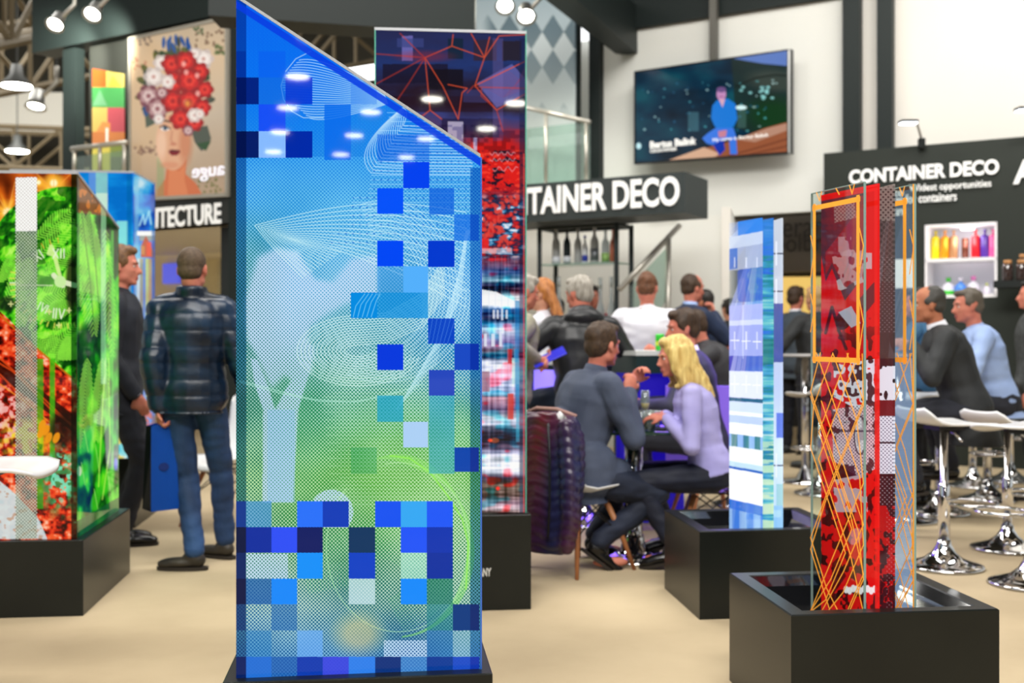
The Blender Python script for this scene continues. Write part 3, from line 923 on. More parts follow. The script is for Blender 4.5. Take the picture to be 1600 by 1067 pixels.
def art_sea(c):
    X, Y = c.X, c.Y
    n = c.noise(50, 26, 71, 4)
    c.c = ramp(n + (Y-400)/900.0, [(.2, (6, 110, 200)), (.4, (16, 140, 222)), (.55, (40, 180, 220)), (.7, (120, 215, 225)), (.85, (230, 245, 235))])
    c.rect(139, 268, 150, 300, (110, 150, 220), .8); c.rect(150, 268, 168, 352, (210, 240, 190), .6); c.rect(150, 302, 168, 330, (225, 245, 215), .7)
    c.rect(182, 345, 200, 400, (160, 240, 225), .8); c.rect(180, 400, 206, 520, (170, 140, 200), .6); c.rect(182, 440, 205, 560, (236, 220, 190), .6)
    c.mix(c.rectm(198, 268, 206, 800), (0, 90, 150), .4)
    c.mix((Y > 520).astype(float)*(c.noise(10, 16, 72, 3) > .55), (236, 210, 90), .8)
def art_sea_side(c):
    X, Y = c.X, c.Y
    n = c.noise(22, 22, 81, 4)
    c.c = ramp(n, [(.2, (0, 50, 150)), (.42, (10, 100, 210)), (.6, (40, 160, 225)), (.85, (200, 230, 240))])
    c.mix(c.rectm(210, 275, 217, 800), (160, 215, 235), .55)
    c.lines([[(218, 352), (224, 335), (226, 350), (233, 330), (236, 350)]], (190, 240, 250), 3, .8)
    c.rect(214, 361, 243, 368, (250, 252, 250)); c.rect(218, 368, 243, 376, (180, 170, 140), .8)
    c.poly([(220, 385), (228, 368), (236, 385), (240, 392), (240, 402), (220, 402)], (186, 66, 30)); c.rect(229, 378, 236, 400, (226, 60, 20)); c.rect(221, 384, 226, 398, (200, 130, 60))
    for k, col in enumerate([(236, 230, 220), (190, 150, 90), (90, 120, 200), (240, 220, 80), (230, 150, 60), (40, 110, 190)]):
        c.rect(214 + 4.6*k, 404, 218.6+4.6*k, 620, col, .7)
    c.mix((Y > 640).astype(float)*(c.noise(5, 9, 83, 3) > .52), (230, 60, 40), .8)
    c.mix(c.rectm(237, 288, 243, 800), (0, 60, 150), .5)
# ---------- portrait poster
def art_poster(c):
    X, Y = c.X, c.Y
    rs = random.Random(5)
    c.c = ramp(Y + c.noise(60, 60, 2, 2)*40, [(30, (188, 172, 150)), (110, (214, 186, 152)), (200, (196, 178, 156)), (320, (176, 148, 120))])
    c.mix(c.ellm(240, 170, 60, 90, 0, .9), (232, 190, 140), .5)
    for (cx, cy, nn, sp, col) in [(330, 62, 34, 26, (110, 80, 60)), (344, 75, 16, 10, (80, 100, 50)), (225, 62, 8, 9, (120, 100, 90)), (212, 96, 14, 14, (196, 130, 100)), (226, 228, 22, 17, (130, 96, 80)), (330, 292, 22, 22, (110, 110, 60)), (256, 303, 8, 12, (90, 100, 50)), (306, 45, 8, 8, (70, 96, 60))]:
        for _ in range(nn):
            x, y = cx + rs.uniform(-sp, sp), cy + rs.uniform(-sp*.7, sp*.7); c.rect(x, y, x+4, y+4, col, .75)
    skin = (222, 168, 132)
    # shoulders and neck
    c.poly([(244, 312), (246, 296), (258, 280), (262, 250), (292, 248), (290, 272), (306, 286), (320, 312)], (206, 110, 66)); c.poly([(262, 312), (264, 262), (280, 268), (290, 255), (288, 280), (296, 312)], (226, 140, 92), .6)
    c.rect(245, 245, 256, 312, (120, 160, 100), .4)
    # face
    c.ell(270, 222, 26, 44, skin); c.poly([(246, 225), (294, 225), (288, 248), (276, 262), (264, 262), (252, 246)], skin)
    c.ell(252, 225, 8, 24, (240, 200, 170), .8, 0, .8); c.ell(290, 225, 10, 30, (196, 120, 84), .7, 0, .8); c.ell(266, 258, 14, 5, (214, 140, 104), .7, 0, .8)
    c.lines([[(250, 192), (256, 188), (265, 190)]], (84, 56, 40), 3, .9); c.ell(258, 201, 7, 3.4, (240, 230, 225)); c.ell(258, 200.5, 3.2, 3.2, (60, 80, 100)); c.lines([[(250, 199), (257, 196), (266, 201)]], (40, 26, 24), 2, .9)
    c.lines([[(269, 205), (267, 218), (270, 224)]], (196, 130, 100), 2.4, .8); c.ell(271, 225, 5, 2.4, (190, 110, 84), .7)
    c.poly([(263, 238), (268, 233), (273, 235), (280, 234), (282, 238), (276, 243), (268, 243)], (130, 14, 22)); c.ell(272, 236, 8, 2, (90, 8, 14), .9)
    # leaves around the flowers
    for i in range(60):
        a = rs.uniform(2.2, 7.2); r1 = 48 + rs.uniform(-6, 8)
        x, y = 275 + r1*math.cos(a)*1.0, 140 + r1*1.25*math.sin(a)*.95
        if y > 215: continue
        c.ell(x, y, 9, 4.5, rs.choice([(44, 66, 32), (60, 84, 36), (96, 96, 40), (70, 74, 60)]), 1, a + rs.uniform(-.7, .7))
    c.poly([(226, 175), (250, 182), (248, 190), (228, 200)], (82, 92, 76)); c.poly([(298, 200), (324, 196), (330, 216), (324, 232), (314, 236), (304, 222)], (78, 84, 72)); c.poly([(306, 225), (330, 220), (322, 236)], (44, 76, 40))
    for i in range(9): c.ell(256 + 5*i + rs.uniform(-2, 2), 68 + rs.uniform(-6, 6) + abs(i-4), 2.8, 9, (40, 82, 150) if i not in (5,) else (60, 60, 50), 1, rs.uniform(-.4, .4))
    c.ell(228, 170, 5, 12, (40, 76, 130))
    # flower mass
    def rose(x, y, r, cols):
        for k, col in enumerate(cols):
            for j in range(6):
                a = j*1.047 + k*.5; q = r*(1-k*.26)
                c.ell(x + q*.42*math.cos(a), y + q*.42*math.sin(a), q*.62, q*.46, col, .9, a)
    Rd = [(150, 10, 12), (206, 22, 22), (232, 56, 40), (170, 14, 18)]; Wt = [(206, 190, 186), (236, 224, 216), (246, 236, 230), (206, 160, 150)]; Pk = [(130, 70, 80), (190, 150, 150), (226, 200, 196), (150, 90, 96)]
    for (x, y, r, cc) in [(240, 120, 16, Wt), (232, 150, 18, Pk), (252, 98, 13, Wt), (246, 170, 18, Pk), (318, 92, 16, Wt), (304, 84, 10, Wt), (268, 100, 16, Rd), (290, 96, 17, Rd), (312, 112, 15, Rd), (272, 128, 18, Rd), (296, 126, 20, Rd), (320, 140, 14, Rd),
                          (270, 158, 18, Rd), (296, 158, 19, Rd), (316, 168, 14, Rd), (282, 186, 17, Rd), (304, 192, 14, Rd), (262, 128, 12, Wt), (304, 180, 12, Wt), (248, 186, 9, Wt), (294, 204, 9, Pk), (312, 178, 8, Wt), (253, 145, 10, Pk)]:
        rose(x, y, r, cc)
    for (x, y) in [(287, 100), (291, 113), (308, 118), (309, 146), (290, 160)]: c.ell(x, y, 3.6, 4.4, (250, 190, 180), .8, 0, .6)
    c.ell(294, 162, 8, 8, (190, 80, 40), .8, 0, .5); c.ell(293, 162, 3, 4, (230, 150, 60), .9)
    c.mix(1-c.rectm(204, -100, 351, 330), (200, 198, 190), 0)
def art_blocks(c):
    c.c[:] = (120, 120, 80)
    c.rect(140, 100, 166, 136, (206, 98, 36)); c.rect(166, 100, 200, 136, (214, 196, 96)); c.rect(140, 136, 200, 168, (76, 160, 84)); c.poly([(144, 165), (156, 140), (168, 165)], (140, 190, 150), .7)
    c.poly([(168, 136), (176, 118), (190, 136)], (236, 170, 60), .8); c.rect(140, 168, 168, 206, (226, 190, 100)); c.rect(168, 168, 200, 206, (196, 84, 92)); c.rect(140, 206, 200, 226, (214, 130, 70)); c.poly([(150, 206), (160, 190), (172, 192), (172, 206)], (236, 150, 80))
    c.rect(140, 226, 172, 270, (224, 206, 90)); c.rect(172, 226, 200, 245, (140, 150, 70)); c.rect(165, 200, 169, 222, (255, 252, 235))
# ---------- television picture
def art_tv(c):
    X, Y = c.X, c.Y
    n = c.noise(50, 30, 14, 3)
    c.c = ramp(n, [(.2, (4, 24, 40)), (.5, (8, 44, 66)), (.8, (16, 76, 90))])
    c.poly([(1143, 90), (1240, 74), (1240, 240), (1195, 215), (1150, 200)], (28, 44, 40), .85)
    c.poly([(1143, 91), (1240, 74), (1240, 104), (1190, 99)], (92, 122, 190)); c.ell(1215, 126, 45, 16, (70, 76, 66), .6, .1, .6); c.lines([[(1150, 135), (1180, 122), (1210, 117), (1240, 119)]], (20, 30, 28), 2.5)
    c.mix(c.ellm(1210, 180, 40, 26, 0, .9), (16, 60, 20), .7)
    rs = random.Random(8)
    for _ in range(60):
        x, y = rs.uniform(1000, 1215), rs.uniform(125, 205); c.ell(x, y, rs.uniform(.8, 2.6), rs.uniform(.8, 1.8), rs.choice([(90, 190, 200), (40, 110, 150), (190, 230, 230)]), .7)
    for _ in range(14): c.ell(rs.uniform(1150, 1210), rs.uniform(128, 158), 3, 2.2, (150, 220, 220), .8)
    c.rect(1075, 175, 1092, 205, (90, 140, 150), .5); c.ell(1158, 168, 9, 3.5, (220, 250, 250)); c.rect(1152, 172, 1166, 200, (120, 170, 160), .3)
    c.ell(998, 228, 4, 5, (200, 240, 245))
    # log bench
    c.poly([(1040, 252), (1100, 232), (1150, 218), (1195, 200), (1240, 188), (1240, 240), (1040, 258)], (150, 86, 56)); c.poly([(1040, 252), (1100, 230), (1125, 240), (1110, 250)], (214, 170, 140)); c.poly([(1150, 218), (1200, 200), (1240, 190), (1240, 200), (1180, 222)], (190, 150, 130), .8)
    c.lines([[(1130, 246), (1180, 232), (1240, 214)], [(1150, 246), (1240, 226)]], (90, 44, 30), 2, .7)
    # sitting person
    bl, jn = (30, 120, 214), (60, 120, 226)
    c.poly([(1113, 165), (1120, 157), (1137, 154), (1149, 162), (1152, 186), (1146, 198), (1140, 203), (1124, 206), (1116, 196), (1111, 184)], bl)
    c.poly([(1118, 200), (1146, 200), (1150, 212), (1152, 241), (1141, 241), (1139, 216), (1118, 228), (1104, 224), (1097, 216), (1106, 208)], jn); c.poly([(1114, 226), (1130, 218), (1133, 234), (1124, 243)], (14, 50, 170))
    c.poly([(1122, 205), (1136, 203), (1134, 214), (1123, 215)], (200, 130, 150)); c.ell(1127, 147, 7.4, 10.5, (196, 140, 190)); c.ell(1127, 140, 7.6, 4.4, (110, 80, 130)); c.poly([(1123, 155), (1133, 155), (1129, 168)], (220, 170, 190)); c.lines([[(1124, 151), (1130, 151)]], (150, 70, 110), 1.2)
# ---------- acrylic display plates
def art_red(c):
    X, Y = c.X, c.Y
    n = c.noise(26, 34, 91, 3); k = c.noise(9, 12, 92, 2)
    c.c[:] = (222, 16, 18); c.a[:] = .93
    dark = (k > .57).astype(float)*sm(Y, 470, 560)
    c.mix(dark, (26, 8, 12), .8)
    c.poly([(1283, 308), (1350, 296), (1350, 430), (1320, 470), (1300, 420), (1290, 440), (1283, 400)], (60, 44, 60), .85)
    c.a = np.where(c.polym([(1290, 318), (1350, 305), (1350, 430), (1320, 450), (1300, 410), (1290, 430)]) > 0, .55, c.a)
    dts = c.polym([(1303, 322), (1335, 316), (1338, 340), (1304, 348)]); c.mix(dts, (196, 186, 180), .8); c.mix(dts*c.dots(6, 1.3), (60, 40, 50), .9)
    c.mix(c.polym([(1300, 400), (1350, 380), (1352, 440), (1310, 455)])*(k > .5), (210, 200, 205), .8)
    for (x0, y0, x1, y1) in [(1310, 370, 1330, 400), (1328, 395, 1362, 420)]: c.mix(c.rectm(x0, y0, x1, y1)*(k > .45), (200, 196, 205), .8)
    c.ell(1318, 500, 12, 16, (40, 10, 14), .9, .4); c.poly([(1310, 488), (1330, 478), (1345, 505), (1330, 512)], (190, 190, 210), .9); c.poly([(1340, 470), (1366, 440), (1368, 470), (1352, 490)], (70, 40, 50), .8)
    c.lines([[(1290, 520), (1300, 480), (1312, 520), (1322, 545)]], (30, 8, 10), 5, .8)
    m = c.polym([(1303, 570), (1373, 560), (1373, 625), (1340, 640), (1303, 620)]); c.mix(m*(k > .38), (228, 230, 246), .95); c.mix(m*(k > .62), (40, 20, 30), .9)
    m = c.polym([(1300, 640), (1373, 628), (1373, 730), (1340, 745), (1302, 720)]); c.mix(m, (236, 238, 250), .8); c.mix(m*c.dots(5.5, 1.2), (60, 50, 70), .8); c.mix(m*(k > .6), (60, 14, 24), .8)
    c.lines([[(1344 + 9*math.cos(a), 680 + 30*math.sin(a)) for a in np.linspace(0, 6.3, 26)]], (60, 50, 60), 2, .9); c.ell(1344, 680, 8, 27, (246, 246, 252), .6); c.rect(1308, 672, 1370, 675, (60, 50, 66), .8)
    m = c.polym([(1302, 750), (1352, 740), (1356, 800), (1305, 800)]); c.mix(m*(k > .5), (226, 200, 214), .8); c.ell(1336, 838, 10, 14, (230, 190, 200), .6, .5)
    m = sm(Y, 840, 880); c.mix(m*(k > .6), (30, 8, 10), .8)
    c.poly([(1300, 880), (1310, 870), (1322, 900), (1300, 932)], (30, 8, 10), .7)
    for i in range(9): c.ell(1322+5.6*i, 921 + 2*math.sin(i*2), 4, 6, (250, 246, 250), .95)
    for i in range(5): c.poly([(1345+3*i, 880-22*i), (1349+3*i, 870-22*i), (1353+3*i, 880-22*i), (1349+3*i, 892-22*i)], (40, 8, 14), .8)
    c.lines([[(1283, 308), (1372, 291)]], (245, 20, 20), 12, .95); c.lines([[(1369, 290), (1370, 950)]], (238, 28, 26), 6, .9)
    c.a = np.maximum(c.a, (np.abs(c.c - np.array([222, 16, 18])).sum(-1) < 3)*.93)
def art_grey(c):
    X, Y = c.X, c.Y
    k = c.noise(8, 11, 94, 2)
    c.c[:] = (44, 20, 26); c.a[:] = .8
    m = (Y < 345).astype(float); c.mix(m, (128, 116, 110)); c.mix(m*c.dots(8, 1.5), (40, 34, 34), .9)
    m = ((Y > 345) & (Y < 440)).astype(float); c.mix(m, (76, 64, 66)); c.mix(m*c.dots(9, 2.5), (24, 20, 22)); 
    m = ((Y > 400) & (Y < 520)).astype(float)*(X > 1368); c.mix(m*(1-c.dots(7, 2.9)), (176, 172, 176), .8)
    m = ((Y > 520) & (Y < 560)).astype(float); c.mix(m, (36, 10, 16), .8)
    m = ((Y > 572) & (Y < 625)).astype(float); c.mix(m, (232, 234, 246)); c.mix(m*(k > .6), (30, 20, 26))
    m = ((Y > 625) & (Y < 650)).astype(float); c.mix(m, (110, 20, 26))
    m = ((Y > 650) & (Y < 740)).astype(float); c.mix(m, (232, 234, 248)); c.mix(m*c.dots(6, 1.1), (90, 90, 110)); c.rect(1360, 690, 1400, 693, (60, 50, 60))
    m = ((Y > 745) & (Y < 790)).astype(float); c.mix(m*(1-c.dots(7, 2.8)), (214, 214, 224), .85)
    m = (Y > 790).astype(float); c.mix(m*(k > .45), (196, 14, 16), .9); c.mix(m*(X > 1385)*(1-c.dots(7, 2.9)), (200, 196, 206), .6)
    c.mix((Y > 905).astype(float)*(k > .5), (30, 14, 20), .8)
    c.rect(1300, 286, 1400, 295, (150, 140, 130), .6)
    c.a = np.where((Y > 340) & (Y < 560), .72, .93)
def art_blueplate(c):
    X, Y = c.X, c.Y
    sl = (X-1140)*-.2
    y = Y - (X-1165)*np.interp(Y, [350, 830], [-.2, .27])
    c.c[:] = (190, 205, 240); c.a[:] = .2
    m = (y < 366)*(X > 1153); c.mix(m, (52, 130, 226)); c.a = np.where(m, .8, c.a)
    rows = [(366, 385, (205, 215, 232), .82), (385, 420, (176, 184, 206), .78), (420, 472, (110, 120, 120), .28), (476, 500, (180, 186, 240), .8), (500, 508, (214, 220, 248), .85), (508, 556, (165, 172, 236), .86), (556, 580, (80, 76, 196), .6),
            (580, 622, (226, 232, 254), .95), (622, 628, (30, 90, 120), .9), (628, 644, (210, 226, 254), .93), (644, 650, (245, 250, 255), .96), (650, 662, (190, 210, 250), .93), (662, 680, (248, 252, 255), .97), (680, 700, (40, 120, 120), .8), (700, 724, (244, 250, 255), .97),
            (724, 732, (196, 226, 240), .9), (732, 736, (20, 90, 190), .9), (736, 785, (250, 252, 255), .97), (785, 800, (40, 110, 210), .8), (800, 840, (150, 190, 240), .6)]
    for (a, b, col, al) in rows:
        m = (y >= a) & (y < b); c.mix(m, col); c.a = np.where(m, al, c.a)
    m = (y >= 385) & (y < 400+18) & (X < 1152); c.mix(m, (80, 120, 200))
    m = (y >= 680) & (y < 700) & (((X/9).astype(int) % 2) == 0); c.mix(m, (150, 190, 240)); 
    m = (y >= 785) & (((X/11).astype(int) % 2) == 0); c.mix(m, (30, 100, 220), .7)
    m = (y >= 420) & (y < 472) & (X > 1152) & (c.noise(14, 20, 5, 2) > .42); c.mix(m, (60, 90, 190)); c.a = np.where(m, .6, c.a)
    for yy in (532, 600): 
        for xx in (1148, 1166, 1183):
            c.mix(c.rectm(xx-7, yy+(xx-1165)*.05, xx+7, yy+1.6+(xx-1165)*.05), (250, 250, 255)); c.mix(c.rectm(xx-1, yy-14, xx+1, yy+14), (240, 242, 255), .8)
    for xx in (1148, 1166, 1183): c.mix(c.rectm(xx-1, 402, xx+1, 418), (240, 242, 255), .8)
    c.mix(c.rectm(1160, 476, 1161.5, 560), (230, 235, 255), .6)
def art_greenplate(c):
    X, Y = c.X, c.Y
    s = c.noise(90, 5, 97, 3); b = c.noise(30, 60, 98, 2)
    c.c = ramp(s*.7+b*.4 + (Y-500)/2200, [(.25, (20, 66, 190)), (.42, (40, 120, 226)), (.52, (20, 140, 130)), (.6, (60, 160, 210)), (.72, (110, 210, 200)), (.85, (220, 240, 240))])
    c.mix((Y < 400).astype(float), (46, 122, 224), .75); c.mix((Y > 690)*(s > .55), (214, 245, 190), .8); c.a[:] = .9
    c.mix(((Y > 530) & (Y < 570)).astype(float), (16, 110, 80), .6)
def art_whiteplate(c):
    X, Y = c.X, c.Y
    c.c = ramp(Y, [(340, (196, 204, 214)), (500, (196, 204, 222)), (600, (190, 205, 240)), (700, (220, 238, 252)), (830, (190, 220, 250))]); c.a[:] = .86
    c.rect(1207, 474, 1222, 566, (20, 54, 150)); c.rect(1213, 645, 1222, 684, (50, 84, 220), .8); c.rect(1207, 790, 1222, 840, (90, 170, 230), .5); c.rect(1213, 756, 1222, 790, (140, 200, 200), .7)
    for y in (395, 454, 726): c.rect(1206, y, 1224, y+2.4, (20, 30, 60)); c.mix(c.rectm(1212, y-18, 1214, y+20), (245, 248, 255), .9)
def art_diamonds(c):
    X, Y = c.X, c.Y
    c.c = ramp(Y, [(-60, (150, 170, 180)), (60, (190, 204, 208)), (200, (200, 208, 204)), (300, (196, 206, 200))])
    u = (X + Y*.62 + 40) / 34; v = (X - Y*.62) / 34
    h = ((np.floor(u).astype(int)*7 + np.floor(v).astype(int)*13) % 5)
    fade = np.clip(1 - (Y-40)/150, 0, 1) + .15*(Y < 170)
    c.mix((h < 2)*fade*sm(X, 750, 775), (96, 116, 126), .75); c.mix((h == 3)*fade, (224, 232, 232), .6)
# ------------------------------------------------------------------ people
V = Vector
def rotz(a): return Matrix.Rotation(a, 3, 'Z')
def ik(a, c, l1, l2, hint):
    """elbow / knee position"""
    a, c = V(a), V(c); d = c - a; L_ = d.length
    m = (l1 + l2) * .995
    if L_ > m:
        c = a + d * (m / L_); d = c - a; L_ = m
    x = (l1*l1 - l2*l2 + L_*L_) / (2*L_)
    h = math.sqrt(max(0, l1*l1 - x*x))
    dn = d.normalized(); hv = V(hint) - dn * V(hint).dot(dn)
    if hv.length < 1e-6: hv = V((0, 0, 1))
    return a + dn*x + hv.normalized()*h, c

def hand(bm, wrist, d, n, k=1.0, curl=.5, side=1):
    """palm, four fingers and a thumb; d = direction of the fingers, n = direction the palm faces, side = where the thumb is"""
    d = V(d).normalized(); n = V(n); n = (n - d*n.dot(d)).normalized(); t = d.cross(n)*side
    w = V(wrist)
    rot = Matrix((t, d, n)).transposed()
    add_ell(bm, w + d*.045*k, (.041*k, .055*k, .017*k), rot)
    add_ell(bm, w + d*.012*k, (.027*k, .035*k, .019*k), rot)
    for i, (off, ln, r) in enumerate(((.031, .072, .0085), (.011, .082, .009), (-.010, .077, .0086), (-.029, .060, .0078))):
        b = w + d*(.082 - .004*abs(i-1.3))*k + t*off*k
        c = curl*(1 + .08*i); sp = t*off*.12
        d1 = (d*math.cos(c*.7) + n*math.sin(c*.7) + sp).normalized(); p1 = b + d1*ln*.45*k
        d2 = d*math.cos(c*1.6) + n*math.sin(c*1.6); p2 = p1 + d2*ln*.32*k
        d3 = d*math.cos(c*2.3) + n*math.sin(c*2.3); p3 = p2 + d3*ln*.26*k
        add_limb(bm, [b - d*.02*k, p1, p2, p3], [r*1.1*k, r*k, r*.95*k, r*.82*k], 8)
    b = w + d*.028*k + t*.026*k
    p1 = b + (t*.75 + d*.55 + n*.25).normalized()*.036*k
    p2 = p1 + (t*.25 + d*.85 + n*(.25 + curl*.4)).normalized()*.028*k
    add_limb(bm, [b, p1, p2], [.0125*k, .0105*k, .0088*k], 8)

def head_parts(bm, hc, Rm, k, nose=1.0, jaw=1.0):
    """skull and face; +Y of Rm is where the face looks"""
    def T(x, y, z): return hc + Rm @ V((x*k, y*k, z*k))
    add_ell(bm, T(0, -.012, .030), (.076*k, .096*k, .090*k), Rm, 18, 12)
    add_ell(bm, T(0, .022, -.015), (.066*k, .070*k, .092*k), Rm, 16, 12)
    add_ell(bm, T(0, .042, -.082), (.040*k*jaw, .042*k, .030*k), Rm)
    add_ell(bm, T(0, .078, -.094), (.020*k, .017*k, .016*k), Rm)
    for s in (-1, 1):
        add_ell(bm, T(.040*s, .010, -.062), (.026*k*jaw, .045*k, .034*k), Rm)
        add_ell(bm, T(.034*s, .060, -.020), (.023*k, .022*k, .020*k), Rm)          # cheek
        add_ell(bm, T(.077*s, -.006, -.008), (.009*k, .019*k, .031*k), Rm @ Matrix.Rotation(.25*s, 3, 'Z'))   # ear
        add_ell(bm, T(.079*s, -.004, -.032), (.007*k, .010*k, .010*k), Rm)
        add_ell(bm, T(.030*s, .080, .028), (.026*k, .012*k, .008*k), Rm)            # brow ridge
        add_ell(bm, T(.011*s, .097, -.034), (.009*k, .010*k, .008*k), Rm)
    add_limb(bm, [T(0, .084, .020), T(0, .098, -.006), T(0, .111*(.9+.1*nose), -.029)], [.009*k, .0095*k, .0125*k*nose], 8)
    add_ell(bm, T(0, .088, -.060), (.022*k, .010*k, .0065*k), Rm)
    add_ell(bm, T(0, .086, -.071), (.019*k, .010*k, .0065*k), Rm)

def hair_cap(bm, hc, Rm, k, style):
    def T(x, y, z): return hc + Rm @ V((x*k, y*k, z*k))
    if style in ('short', 'thick', 'long', 'bun'):
        g = {'short': 0, 'thick': .006, 'long': .008, 'bun': .004}[style]
        add_ell(bm, T(0, -.024, .044), ((.078+g)*k, (.094+g)*k, (.087+g)*k), Rm, 18, 12)
        add_ell(bm, T(0, -.052, -.004), ((.070+g)*k, (.060+g)*k, (.072+g)*k), Rm, 16, 10)
        add_ell(bm, T(0, .040, .096), (.060*k, .044*k, (.026+g)*k), Rm)
        for s in (-1, 1):
            add_ell(bm, T(.070*s, .004, .034), (.013*k, .040*k, .038*k), Rm)
            add_ell(bm, T(.073*s, .012, .002), (.007*k, .011*k, .022*k), Rm)
    if style == 'buzz':
        add_ell(bm, T(0, -.020, .036), (.079*k, .0925*k, .088*k), Rm, 18, 12)
        add_ell(bm, T(0, -.046, -.014), (.068*k, .062*k, .062*k), Rm, 16, 10)
    if style == 'balding':
        add_ell(bm, T(0, -.046, .008), (.080*k, .072*k, .066*k), Rm, 18, 12)
        for s in (-1, 1):
            add_ell(bm, T(.071*s, -.004, .020), (.012*k, .040*k, .030*k), Rm)
    if style == 'receding':
        add_ell(bm, T(0, -.036, .040), (.0795*k, .084*k, .083*k), Rm, 18, 12)
        add_ell(bm, T(0, -.052, -.006), (.070*k, .058*k, .066*k), Rm, 16, 10)
        for s in (-1, 1):
            add_ell(bm, T(.071*s, .000, .024), (.012*k, .036*k, .034*k), Rm)
    if style == 'bun':
        add_ell(bm, T(0, -.13, .03), (.04*k, .04*k, .04*k), Rm)

def person(name, label, loc, face, H=1.78, seat=None, lean=0.0, roll=0.0, fem=False, head=(0, 0), headoff=(0, 0),
           armL=None, armR=None, legs=None, top=None, topkind='jacket', bottom=None, shoe=None, skin=None, hair=None, hairmat=None,
           vox=.011, hand_curl=.6, hem=None, hands=None, build=1.0, quilt=None, extra=None, collar=None, group=None, hood=False, coat=None, flare=.012, cuff=None, wr=.006, hipz=None, shoes=True, facial=True):
    k = H / 1.8
    root = empty(name, loc, math.radians(face), label, 'person', group)
    M = world_of(root)
    hz = (seat + .10*k) if seat is not None else .93*k
    if hipz is not None: hz = hipz
    hip = V((0, 0, hz))
    up = V((math.sin(roll), math.sin(lean), math.cos(lean)*math.cos(roll))).normalized()
    right = V((1, 0, 0)); right = (right - up*right.dot(up)).normalized(); fwd = up.cross(right)
    w = (.90 if fem else 1.0) * k * build
    up2 = (up + V((0, 0, .35))).normalized()
    neck = hip + up*.55*k
    hc = neck + up2*(.135*k) + V((headoff[0], headoff[1]+.015*k, 0))
    hk = k*.98
    Rm = Matrix.Rotation(R(head[0]), 3, 'Z') @ Matrix.Rotation(R(head[1]), 3, 'X')
    sh = {s: hip + up*.458*k + right*s*.168*w*(.95 if fem else 1) for s in (-1, 1)}
    # arms
    arms = {}
    for s, a in ((-1, armL), (1, armR)):
        if a is None:
            tgt, hint = sh[s] + V((s*.07, .05, -.53*k)), V((s*.3, -1, 0))
        else:
            tgt, hint = V(a[0]), V(a[1])
        el, wr_ = ik(sh[s], tgt, .295*k, .262*k, hint)
        arms[s] = (el, wr_)
    # legs
    lg = {}
    for s in (-1, 1):
        hp = hip + V((s*.092*w, 0, -.03*k))
        if legs is not None:
            ank, hint, toe = legs[0 if s < 0 else 1]
            kn, ank = ik(hp, ank, .435*k, .42*k, hint)
            toe = V(toe).normalized()
        elif seat is None:
            ank = V((s*.10, -.02, .085)); kn = V((s*.10*w, .015, .5*k)); toe = V((s*.25, 1, 0)).normalized()
        else:
            kn = V((s*.13, .43*k, hz - .02)); ank = V((s*.13, .36*k, max(.085, hz - .02 - .42*k))); toe = V((s*.1, 1, 0)).normalized()
        lg[s] = (hp, kn, ank, toe)
    torso = [(-.09, .135, .105), (-.02, .168, .122), (.06, .160, .115), (.15, .142, .102), (.25, .155, .112), (.36, .172, .120), (.44, .165, .108), (.49, .125, .085), (.53, .070, .062)]
    if fem: torso = [(-.09, .140, .115), (-.02, .178, .130), (.06, .158, .115), (.15, .128, .098), (.25, .142, .108), (.36, .155, .128), (.44, .150, .104), (.49, .110, .080), (.53, .060, .054)]
    def torso_rings(g, t0=None, flare=0):
        out = []
        for t, rx, ry in torso:
            if t0 is not None and t < t0: continue
            out.append((M @ (hip + up*t*k), (M.to_3x3() @ right)*(rx*w+g), (M.to_3x3() @ fwd)*(ry*w+g)))
        if t0 is not None and t0 < -.09:
            down = V((0, 0, -1)) if (seat is None and hipz is None) else (V((0, -.1, -1)))
            out.insert(0, (M @ (hip + up*-.09*k + down*(-.09-t0)*k), (M.to_3x3() @ right)*(.165*w+g+flare), (M.to_3x3() @ V((0, 1, 0)))*(.125*w+g+flare)))
        return out
    Wp = lambda p: M @ V(p)
    # --- body: one continuous skin surface
    bm = NB()
    add_loft(bm, torso_rings(-.004))
    add_limb(bm, [Wp(neck - up*.06*k), Wp(neck + up2*.03*k), Wp(hc + Rm @ V((0, -.03, -.06))*hk)], [.060*k*(.85 if fem else 1), .052*k*(.82 if fem else 1), .050*k*(.85 if fem else 1)])
    head_parts(bm, Wp(hc), M.to_3x3() @ Rm, hk, .9 if fem else 1.05, .9 if fem else 1.05)
    for s in (-1, 1):
        el, wr_ = arms[s]
        add_limb(bm, [Wp(neck - up*.06*k), Wp(sh[s] + up*.004)], [.056*k, .046*k])
        add_limb(bm, [Wp(sh[s]), Wp(el), Wp(wr_)], [.050*w, .040*k, .027*k])
        hd = (wr_ - el).normalized()
        hn = V((-s, 0, 0)); cu = hand_curl
        if hands and hands.get(s):
            hh = hands[s]
            if hh[0] is not None: hd = V(hh[0]).normalized()
            if hh[1] is not None: hn = V(hh[1])
            if len(hh) > 2: cu = hh[2]
        M3 = M.to_3x3()
        if abs((hd.cross(hn)).length) < .2: hn = V((0, 1, 0))
        hand(bm, Wp(wr_), M3 @ hd, M3 @ hn, k, cu, side=-s if hd.z < -.5 or True else s)
        hp, kn, ank, toe = lg[s]
        add_limb(bm, [Wp(hp), Wp(kn), Wp(ank)], [.080*w, .052*k, .036*k])
        add_ell(bm, Wp(ank + toe*.07 - V((0, 0, .05))), (.035*k, .10*k, .028*k), rotz(math.atan2(-(M3 @ toe).x, (M3 @ toe).y)))
    body = mesh_obj('body', fuse(bm, vox, 2), skin or SKIN, root, True)
